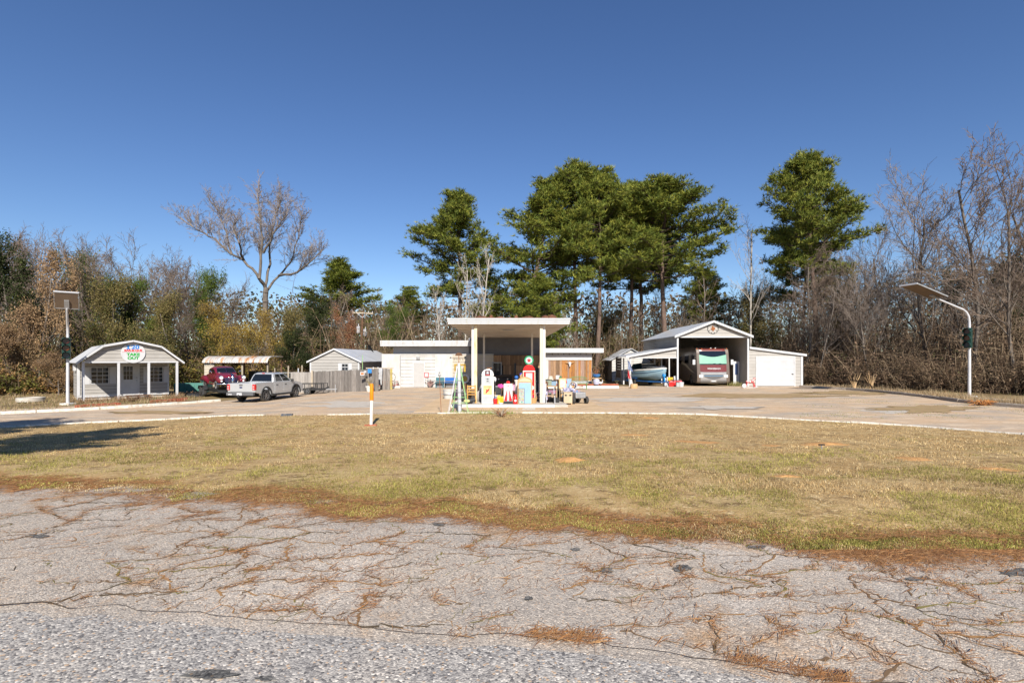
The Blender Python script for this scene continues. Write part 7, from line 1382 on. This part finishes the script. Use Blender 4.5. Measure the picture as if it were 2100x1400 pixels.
# ------------------------------------------------------------ undergrowth and the far wood
def thicket(name, u0, u1, n, hr, cols, label, seed, depth=16, nside=7, leaf=0, lsize=.1, lcols=None, front=0.35):
    rnd = np.random.default_rng(seed); u = rnd.uniform(u0, u1, n); dY = depth * rnd.random(n) ** 1.5; Y = np.interp(u, EU, EY) + dY; x = (u - 1050) / FPX * Y
    keep = fbm(x, Y, .35, 5) > .36; x, Y, dY = x[keep], Y[keep], dY[keep]; n = len(x); h = rnd.uniform(*hr, n) * (front + (1 - front) * np.clip(dY / 5, 0, 1)) * rnd.uniform(.6, 1.25, n)
    b = np.stack([x, Y, gz(x, Y) - .05], 1); d = np.stack([rnd.normal(0, .16, n), rnd.normal(0, .16, n), np.ones(n)], 1); bend = rnd.normal(0, .22, (n, 3)) * [1, 1, .2]
    K = 4; ts = np.linspace(0, 1, K + 1); pts = b[:, None] + (d[:, None] * ts[None, :, None] + bend[:, None] * ts[None, :, None] ** 2) * h[:, None, None]
    r = (.012 + .0055 * h)[:, None] * (1 - .7 * ts)[None]; V1, F1 = segs_mesh(pts[:, :-1].reshape(-1, 3), pts[:, 1:].reshape(-1, 3), r[:, :-1].ravel(), r[:, 1:].ravel(), 3)
    cols = np.array(cols); sc = cols[rnd.integers(0, len(cols), n)] * rnd.uniform(.6, 1.3, (n, 1)); C1 = np.repeat(sc, K * 6, 0)
    k = np.repeat(np.arange(n), nside); t = rnd.uniform(.15, 1, len(k)); p = b[k] + (d[k] * t[:, None] + bend[k] * t[:, None] ** 2) * h[k][:, None]; dd = rnd.normal(0, 1, (len(k), 3)); dd[:, 2] = np.abs(dd[:, 2]) * .5 - .1; dd /= np.linalg.norm(dd, axis=1, keepdims=True)
    L = (.25 + .2 * h[k]) * rnd.uniform(.4, 1.2, len(k)); e = p + dd * L[:, None]; V2, F2 = segs_mesh(p, e, np.full(len(k), .013), np.full(len(k), .008), 3); C2 = np.repeat(sc[k], 6, 0)
    V = np.concatenate([V1, V2]); F = np.concatenate([F1, F2 + len(V1)]); C = np.concatenate([C1, C2])
    if leaf:
        i = rnd.integers(0, len(k), leaf); c = p[i] + (e[i] - p[i]) * rnd.random((leaf, 1)) * 1.1 + rnd.normal(0, .12, (leaf, 3)); lc = np.array(lcols); w = np.clip((fbm(c[:, 0], c[:, 1] + c[:, 2], .45, 2) * len(lc) * 1.5 - .25 * len(lc)).astype(int), 0, len(lc) - 1)
        V3, F3, C3 = leaf_quads(rnd, c, lsize, lc[w] * rnd.uniform(.6, 1.35, (leaf, 1))); F = np.concatenate([F, F3 + len(V)]); V = np.concatenate([V, V3]); C = np.concatenate([C, C3])
    tag(npmesh(name, V, F, m_leafc, col=C, kind='stuff'), label, 'undergrowth')
BR = [(.18, .12, .078), (.23, .16, .105), (.12, .08, .052), (.32, .24, .16)]
thicket('undergrowth', -150, 640, 3000, (2.0, 6.0), BR, 'tangled brown and yellow undergrowth behind the take-out shed', 41, leaf=100000, lsize=.085, lcols=[(.22, .15, .08), (.3, .2, .1), (.3, .21, .05), (.13, .13, .035), (.17, .16, .04), (.33, .2, .08), (.1, .11, .03)], nside=4)
thicket('undergrowth', 560, 1500, 4000, (2.8, 8.5), BR, 'bare brown undergrowth below the pines behind the station', 42, leaf=40000, lsize=.09, lcols=[(.18, .13, .06), (.13, .12, .045), (.24, .16, .09), (.09, .1, .035)], nside=7)
thicket('undergrowth', 1430, 2250, 4800, (2.2, 7.0), BR, 'dense bare brown undergrowth along the timber kerb', 43, leaf=30000, lsize=.085, lcols=[(.2, .14, .09), (.16, .12, .07), (.3, .2, .13), (.12, .12, .05)], nside=8, depth=18)
def far_wood():
    rnd = np.random.default_rng(50); n = 60000; u = rnd.uniform(-500, 2600, n); Y = rnd.uniform(82, 112, n); x = (u - 1050) / FPX * Y; top = 11 + 5 * fbm(x, x * 0, .09, 1) + 4 * ss((600 - u) / 500) + 5 * ss((u - 1600) / 400)
    z = top * rnd.random(n) ** .8 + rnd.normal(0, .3, n); c = np.stack([x, Y, z], 1); pal = np.array([(.14, .1, .06), (.18, .13, .08), (.1, .09, .04), (.2, .145, .095)]); w = np.clip((fbm(x, z, .2, 4) * 6 - 1).astype(int), 0, 3)
    V, F, C = leaf_quads(rnd, c, .34, pal[w] * rnd.uniform(.6, 1.3, (n, 1)), .8)
    m = 2600; u = rnd.uniform(-500, 2600, m); Y = rnd.uniform(80, 108, m); x = (u - 1050) / FPX * Y; h = rnd.uniform(4, 9, m); b = np.stack([x, Y, x * 0 - .2], 1); V2, F2 = segs_mesh(b, b + np.stack([rnd.normal(0, .5, m), rnd.normal(0, .5, m), h], 1), np.full(m, .12), np.full(m, .04), 4)
    tag(npmesh('woods', np.concatenate([V, V2]), np.concatenate([F, F2 + len(V)]), m_leafc, col=np.concatenate([C, np.tile([.14, .11, .09], (len(V2), 1))]), kind='stuff'), 'distant brown woods closing the view behind the station', 'woods')
far_wood()
# ------------------------------------------------------------ grass on the lawn
def vground(u, v):
    Y = 2520 / (v - HOR)
    for _ in range(12): Y = .5 * Y + .5 * (CAMZ - gz((u - 1050) / FPX * Y, Y)) * FPX / (v - HOR)
    return (u - 1050) / FPX * Y, Y
MOUNDS = [(1165, 947, .30, .075), (1690, 913, .55, .05), (1450, 909, .5, .02), (1300, 893, .35, .02), (1880, 944, .35, .03), (2050, 964, .3, .02), (1615, 979, .22, .02), (1335, 858, .45, .04), (1580, 916, .35, .02)]
MP = [gp(u, v) for u, v, _, _ in MOUNDS]
def blades(rnd, x, y, z, h, w, col, lean=.6, two=False):
    n = len(x); a = rnd.uniform(0, 2 * np.pi, n); dx, dy = np.cos(a), np.sin(a); l = rnd.normal(0, lean, n) * h; la = rnd.uniform(0, 2 * np.pi, n)
    V = np.stack([np.stack([x - dx * w, y - dy * w, z - .006], 1), np.stack([x + dx * w, y + dy * w, z - .006], 1), np.stack([x + np.cos(la) * l, y + np.sin(la) * l, z + h], 1)], 1).reshape(-1, 3)
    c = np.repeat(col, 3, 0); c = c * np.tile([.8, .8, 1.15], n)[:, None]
    return V, np.arange(3 * n).reshape(-1, 3), c
def lawn_grass():
    rnd = np.random.default_rng(60); n = 380000; u = rnd.uniform(-160, 2260, n); v = 842 + (1130 - 842) * rnd.random(n) ** .85; x, y = vground(u, v); e = edge_y(x); k = kerb_y(x)
    t = (y - e) / (k - e); keep = (t > -.035) & (t < .985) & (fbm(x, y, 1.6, 3) + rnd.normal(0, .1, n) > .4)
    for (mu, mv, mr, mh), p in zip(MOUNDS, MP): keep &= (((x - p.x) / (mr * 1.15)) ** 2 + ((y - p.y) / (mr * 1.1)) ** 2) + rnd.normal(0, .6, n) > .8
    x, y, t = x[keep], y[keep], t[keep]; n = len(x); gr = fbm(x, y, .9, 1) + .45 * (fbm(x, y, .25, 6) - .5) + rnd.normal(0, .06, n); thr = np.interp(t, [0, .2, .38, .55, 1], [.45, .5, .58, .7, .76]); green = gr > thr
    dry = np.array([(.62, .47, .25), (.55, .39, .18), (.46, .31, .14), (.68, .56, .33), (.34, .23, .11)])[rnd.integers(0, 5, n)]; gcol = np.array([(.28, .26, .06), (.37, .34, .085), (.21, .205, .05), (.46, .39, .14)])[rnd.integers(0, 4, n)]
    col = np.where(green[:, None], gcol, dry) * rnd.uniform(.45, 1.45, (n, 1)) * (.5 + 1.0 * fbm(x, y, .55, 2))[:, None] * (.7 + .6 * fbm(x, y, 3.5, 6))[:, None]; h = rnd.uniform(.018, .06, n) * np.where(green, 1.0, .85) * (0.7 + .7 * fbm(x, y, 2.2, 5)) * np.interp(t, [0, .03, .15], [.4, .6, 1]); w = np.maximum(.004, y * .00042)
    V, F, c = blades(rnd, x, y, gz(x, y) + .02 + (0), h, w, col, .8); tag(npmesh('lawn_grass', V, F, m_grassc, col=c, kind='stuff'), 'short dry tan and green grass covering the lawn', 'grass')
lawn_grass()
def tall_grass():
    rnd = np.random.default_rng(61); X_, Y_, H_, C_ = [], [], [], []
    tan = np.array([(.46, .34, .2), (.38, .27, .15), (.52, .42, .27), (.3, .2, .11)])
    def put(x, y, h, cols): X_.append(x); Y_.append(y); H_.append(h); C_.append(cols[rnd.integers(0, len(cols), len(x))] * rnd.uniform(.7, 1.2, (len(x), 1)))
    n = 15000; s = rnd.random(n); rp = np.array([(p.x, p.y) for p in right_pts]); px = np.interp(s, np.linspace(0, 1, 6), rp[:, 0]); py = np.interp(s, np.linspace(0, 1, 6), rp[:, 1]); off = np.abs(rnd.normal(0, 1.3, n)) + .2; m = fbm(px + off, py, .7, 3)
    put(px + off * .9, py + off * .35, rnd.uniform(.08, .5, n) * np.clip(off, .2, 1.2) * (m * 1.4), tan)
    n = 8000; u = rnd.uniform(-60, 420, n); v = rnd.uniform(806, 836, n); v = np.maximum(v, 800 + 0 * u); vmax = np.interp(u, [-60, 0, 150, 260, 330, 420], [848, 844, 838, 831, 826, 820]); vmin = np.interp(u, [-60, 140, 165, 380, 420], [806, 808, 822, 810, 800]); v = vmin + (vmax - vmin) * rnd.random(n); x, y = vground(u, v); keep = fbm(x, y, .9, 2) > .4
    put(x[keep], y[keep], rnd.uniform(.04, .22, keep.sum()), np.concatenate([tan, [(.25, .24, .07)]]))
    n = 900; i = rnd.integers(0, 60, n); cxx = rnd.uniform(-1, 5.3, 60)[i] + rnd.normal(0, .1, n); cyy = rnd.uniform(-.9, .1, 60)[i] + rnd.normal(0, .1, n); c_, s_ = math.cos(Fs.a), math.sin(Fs.a); put(Fs.o.x + cxx * c_ - cyy * s_, Fs.o.y + cxx * s_ + cyy * c_, rnd.uniform(.1, .5, n), np.array([(.4, .28, .17), (.3, .18, .1)]))
    n = 2500; xs_ = rnd.uniform(-30, 30, n); put(xs_, kerb_y(xs_) + rnd.normal(-.12, .1, n), rnd.uniform(.04, .16, n), np.concatenate([tan, [(.2, .24, .06)]]))
    n = 600; put(-.9 + rnd.normal(0, .55, n), 22.2 + rnd.normal(0, .2, n), rnd.uniform(.05, .22, n), np.array([(.2, .28, .05), (.28, .34, .07)])); n = 500; put(-2.2 + rnd.normal(0, .4, n), 22.4 + rnd.normal(0, .15, n), rnd.uniform(.05, .16, n), np.array([(.2, .28, .05), (.28, .34, .07)]))
    n = 300; put(19.6 + rnd.normal(0, .25, n), 44.9 + rnd.normal(0, .3, n), rnd.uniform(.1, .5, n), np.array([(.3, .3, .1), (.4, .34, .15)]))
    n = 5000; x, y = vground(rnd.uniform(1640, 2150, n), rnd.uniform(797, 858, n)); keep = (fbm(x, y, .5, 7) > .5) & (y > kerb_y(x) + .6); put(x[keep], y[keep], rnd.uniform(.02, .07, keep.sum()), np.array([(.2, .26, .05), (.26, .3, .07), (.36, .3, .12)]))
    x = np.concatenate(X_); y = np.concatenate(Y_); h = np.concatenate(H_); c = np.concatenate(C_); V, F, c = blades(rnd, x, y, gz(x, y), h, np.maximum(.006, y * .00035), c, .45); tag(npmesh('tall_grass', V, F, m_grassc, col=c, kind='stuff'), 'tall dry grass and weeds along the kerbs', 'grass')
tall_grass()
# ------------------------------------------------------------ cracks, pine straw and tar spots on the old pavement
def cracks():
    rnd = random.Random(9); edges = []; a = .5
    a2 = .27
    for j in range(0, 34):
        for i in range(-38, 58):
            def n2(ii, jj):
                q = random.Random(ii * 3571 + jj * 22307 + 5); return Vector((ii * a2 * .9 + (jj % 2) * a2 * .45 + q.uniform(-.12, .12), 3.4 + jj * a2 * .62 + q.uniform(-.09, .09), 1))
            if fbm(i * a2 * .9, 3.4 + j * a2 * .62, .5, 6) > .5 and rnd.random() < .42: edges.append((n2(i, j), n2(i + rnd.randint(0, 1), j + 1)))
    for j in range(-2, 20):
        for i in range(-20, 32):
            def nd(ii, jj):
                q = random.Random(ii * 7919 + jj * 104729); return Vector((ii * a * .9 + (jj % 2) * a * .45 + q.uniform(-.21, .21), 3.4 + jj * a * .62 + q.uniform(-.17, .17), 0))
            for di, dj in ((1, 0), (0, 1)):
                edges.append((nd(i, j), nd(i + di, j + dj)))
    V, F, C = [], [], []; lines = []
    for p, q in edges:
        m = (p + q) / 2; s_ = float(seam_y(m.x)); e = float(edge_y0(m.x))
        if not (s_ + .05 < m.y < e - .15): continue
        d_ = float(fbm(m.x, m.y, .45, 2)) + .12 * float(ss((m.x + 2) / 6))
        if p.z < .5 and (d_ < .43 or rnd.random() < .18): continue
        n = 10; pts = [p.lerp(q, i / n) + (Vector((rnd.uniform(-.04, .04), rnd.uniform(-.035, .035), 0)) if 0 < i < n else Vector()) for i in range(n + 1)]; lines.append(pts); wd = rnd.uniform(.003, .009) if p.z < .5 else rnd.uniform(.0015, .005)
        dr = (q - p).normalized(); nm = Vector((-dr.y, dr.x, 0)); b0_ = len(V); c = rnd.choice([(.24, .14, .07), (.17, .11, .065), (.32, .18, .08), (.2, .17, .06), (.1, .075, .05)])
        for i, t in enumerate(pts):
            w = wd * rnd.uniform(.2, 1.8); z = g(t.x, t.y) + .004 + float((fbm(t.x, t.y, 1.4) - .5) * .035) + .004
            V += [(t.x - nm.x * w, t.y - nm.y * w, z), (t.x + nm.x * w, t.y + nm.y * w, z)]; C += [c, c]
            if i: k = b0_ + i * 2; F.append((k - 2, k - 1, k + 1, k))
    xs_ = np.linspace(-9, 9, 260); sy = seam_y(xs_) + (fbm(xs_, xs_ * 0, 3, 1) - .5) * .16
    lines.append([Vector((x, y, 0)) for x, y in zip(xs_, sy)]); b0_ = len(V)
    for i, (x, y) in enumerate(zip(xs_, sy)):
        w = .003 + .018 * max(0, float(fbm(x, 0, 1.1, 4)) - .42); z = g(x, y) + .017
        V += [(x, y - w, z), (x, y + w, z)]; C += [(.1, .07, .045)] * 2
        if i: k = b0_ + i * 2; F.append((k - 2, k - 1, k + 1, k))
    tag(npmesh('crack_dirt', np.array(V), np.array(F), m_stemc, col=np.array(C), kind='stuff'), 'brown soil filling the cracks of the old pavement', 'dirt'); return lines
CL = cracks()
def straw():
    rnd = np.random.default_rng(70); X_, Y_ = [], []
    n = 130000; x = rnd.uniform(-13, 13, n); e = edge_y(x); d = rnd.normal(-.26, .24, n); y = e + d; k = fbm(x, y, .8, 4) + .16 * np.exp(-((x + 2.7) / 2.3) ** 2) + rnd.normal(0, .05, n) > .45; X_.append(x[k]); Y_.append(y[k])
    n = 26000; x = -4.1 + rnd.normal(0, 1.3, n); y = edge_y(x) - np.abs(rnd.normal(0, .3, n)); k = fbm(x, y, 1.2, 6) > .5; X_.append(x[k]); Y_.append(y[k])
    for pts in CL[:-1]:
        if random.random() < (.35 if pts[0].z < .5 else .9): continue
        m = random.randint(6, 50); i = rnd.integers(0, len(pts) - 1, m); t = rnd.random(m); px = np.array([p.x for p in pts]); py = np.array([p.y for p in pts]); X_.append(px[i] * (1 - t) + px[i + 1] * t + rnd.normal(0, .03, m)); Y_.append(py[i] * (1 - t) + py[i + 1] * t + rnd.normal(0, .03, m))
    n = 9000; x = rnd.uniform(-6, 6, n); y = seam_y(x) + (fbm(x, x * 0, 3, 1) - .5) * .16 + rnd.normal(.03, .05, n); k = fbm(x, x * 0, .9, 4) + rnd.normal(0, .03, n) > .5; X_.append(x[k]); Y_.append(y[k])
    n = 15000; x = rnd.uniform(-9, 13, n); y = rnd.uniform(3.6, 9, n); k = (y < edge_y0(x)) & (y > seam_y(x)) & (fbm(x, y, .9, 5) + .08 * ss((x - 1) / 5) > .57); X_.append(x[k]); Y_.append(y[k])
    x = np.concatenate(X_); y = np.concatenate(Y_); n = len(x); a = rnd.uniform(0, np.pi, n) * .6 - .3 + rnd.normal(0, .5, n); L = rnd.uniform(.04, .1, n); dx, dy = np.cos(a), np.sin(a); w = np.maximum(.0022, y * .00028)
    lawn = y > edge_y(x); z = gz(x, y) + np.where(y < seam_y(x) + .06, .02, np.where(lawn, .03, .012 + (fbm(x, y, 1.4) - .5) * .035)) + rnd.uniform(0, .008, n)
    V = np.stack([np.stack([x - dx * L, y - dy * L, z], 1), np.stack([x + dx * L + dy * w, y + dy * L - dx * w, z + rnd.uniform(0, .004, n)], 1), np.stack([x + dx * L - dy * w, y + dy * L + dx * w, z + rnd.uniform(0, .004, n)], 1)], 1).reshape(-1, 3)
    col = np.array([(.42, .21, .085), (.36, .17, .07), (.48, .28, .13), (.28, .15, .08)])[rnd.integers(0, 4, n)] * rnd.uniform(.8, 1.2, (n, 1)); tag(npmesh('pine_straw', V, np.arange(3 * n).reshape(-1, 3), m_grassc, col=np.repeat(col, 3, 0), kind='stuff'), 'orange brown pine straw along the pavement edge and cracks', 'pine straw')
straw()
m_tar = ground_mat('dark_asphalt', [(0.11, 0.108, 0.105), (0.19, 0.18, 0.17)], [(6, .4, .7)], aggregate=(60, AGG, .8), bump=.8)
rt = thing('road_patch', None, None); tag(rt, kind='structure')
for k, (u, v, ru, rv) in enumerate([(430, 1388, 60, 10), (545, 1396, 25, 6), (1945, 1125, 55, 12), (2090, 1175, 40, 9), (1400, 1167, 26, 7), (1245, 1172, 14, 6), (1880, 1190, 26, 5), (1180, 1128, 12, 4), (860, 1056, 34, 6), (900, 1078, 14, 4), (78, 1100, 24, 4), (1535, 1100, 12, 4), (1084, 1228, 10, 5), (1550, 1122, 22, 4)]):
    q = random.Random(k); pts = []
    for i in range(22):
        t = 2 * math.pi * i / 22; s_ = q.uniform(.65, 1.15); p = gp(u + ru * s_ * math.cos(t), v + rv * s_ * math.sin(t)); pts.append((p.x, p.y))
    c = gp(u, v); onroad = c.y < float(seam_y(c.x)); zz = c.z + (.018 if onroad else .012 + float(fbm(c.x, c.y, 1.4) - .5) * .035)
    B().add([(x, y, zz + g(x, y) - c.z) for x, y in pts], [tuple(range(22))]).build('tar_patch', m_tar, rt)
m_sand = mat('orange_sand', (0.5, 0.28, 0.11), (0.4, 0.21, 0.08), scale=9, rough=.95, bump=.8, bscale=25)
LM = ['compact bright orange sand mound on the lawn before the red pump', 'widest orange sand mound on the lawn, beside the sprinkler', 'long faint sand patch left of the sprinkler on the lawn', 'faint sand patch on the lawn below the boat, nearest the kerb mound', 'orange sand mound on the lawn below the timber kerb', 'rightmost faint sand patch on the lawn', 'lowest faint sand patch on the right half of the lawn', 'orange sand mound close to the kerb below the boat', 'faint sand patch directly beside the widest orange mound']
for (u, v, r_, h_), p, lb in zip(MOUNDS, MP, LM):
    q = random.Random(u); rings = []
    ph = [q.uniform(0, 6.28) for _ in range(4)]
    for k in range(6):
        f = k / 5; row = []
        for i in range(28):
            t_ = 2 * math.pi * i / 28; rad = r_ * 1.25 * (1 - f * .96) * (1 + .28 * math.sin(2 * t_ + ph[0]) + .2 * math.sin(3 * t_ + ph[1]) + .16 * math.sin(5 * t_ + ph[2]) + q.uniform(-.08, .08)); row.append((rad * 1.25 * math.cos(t_), rad * .75 * math.sin(t_), -.012 + .028 * f ** .6 + h_ * float(ss(f)) + q.uniform(-.006, .008)))
        rings.append(row)
    o = B().loft(rings).build('ant_mound', m_sand, loc=(p.x, p.y, p.z + .005), smooth=50); tag(o, lb or 'faint flat patch of orange sand in the lawn', 'sand mound', 'sand mounds on the lawn')
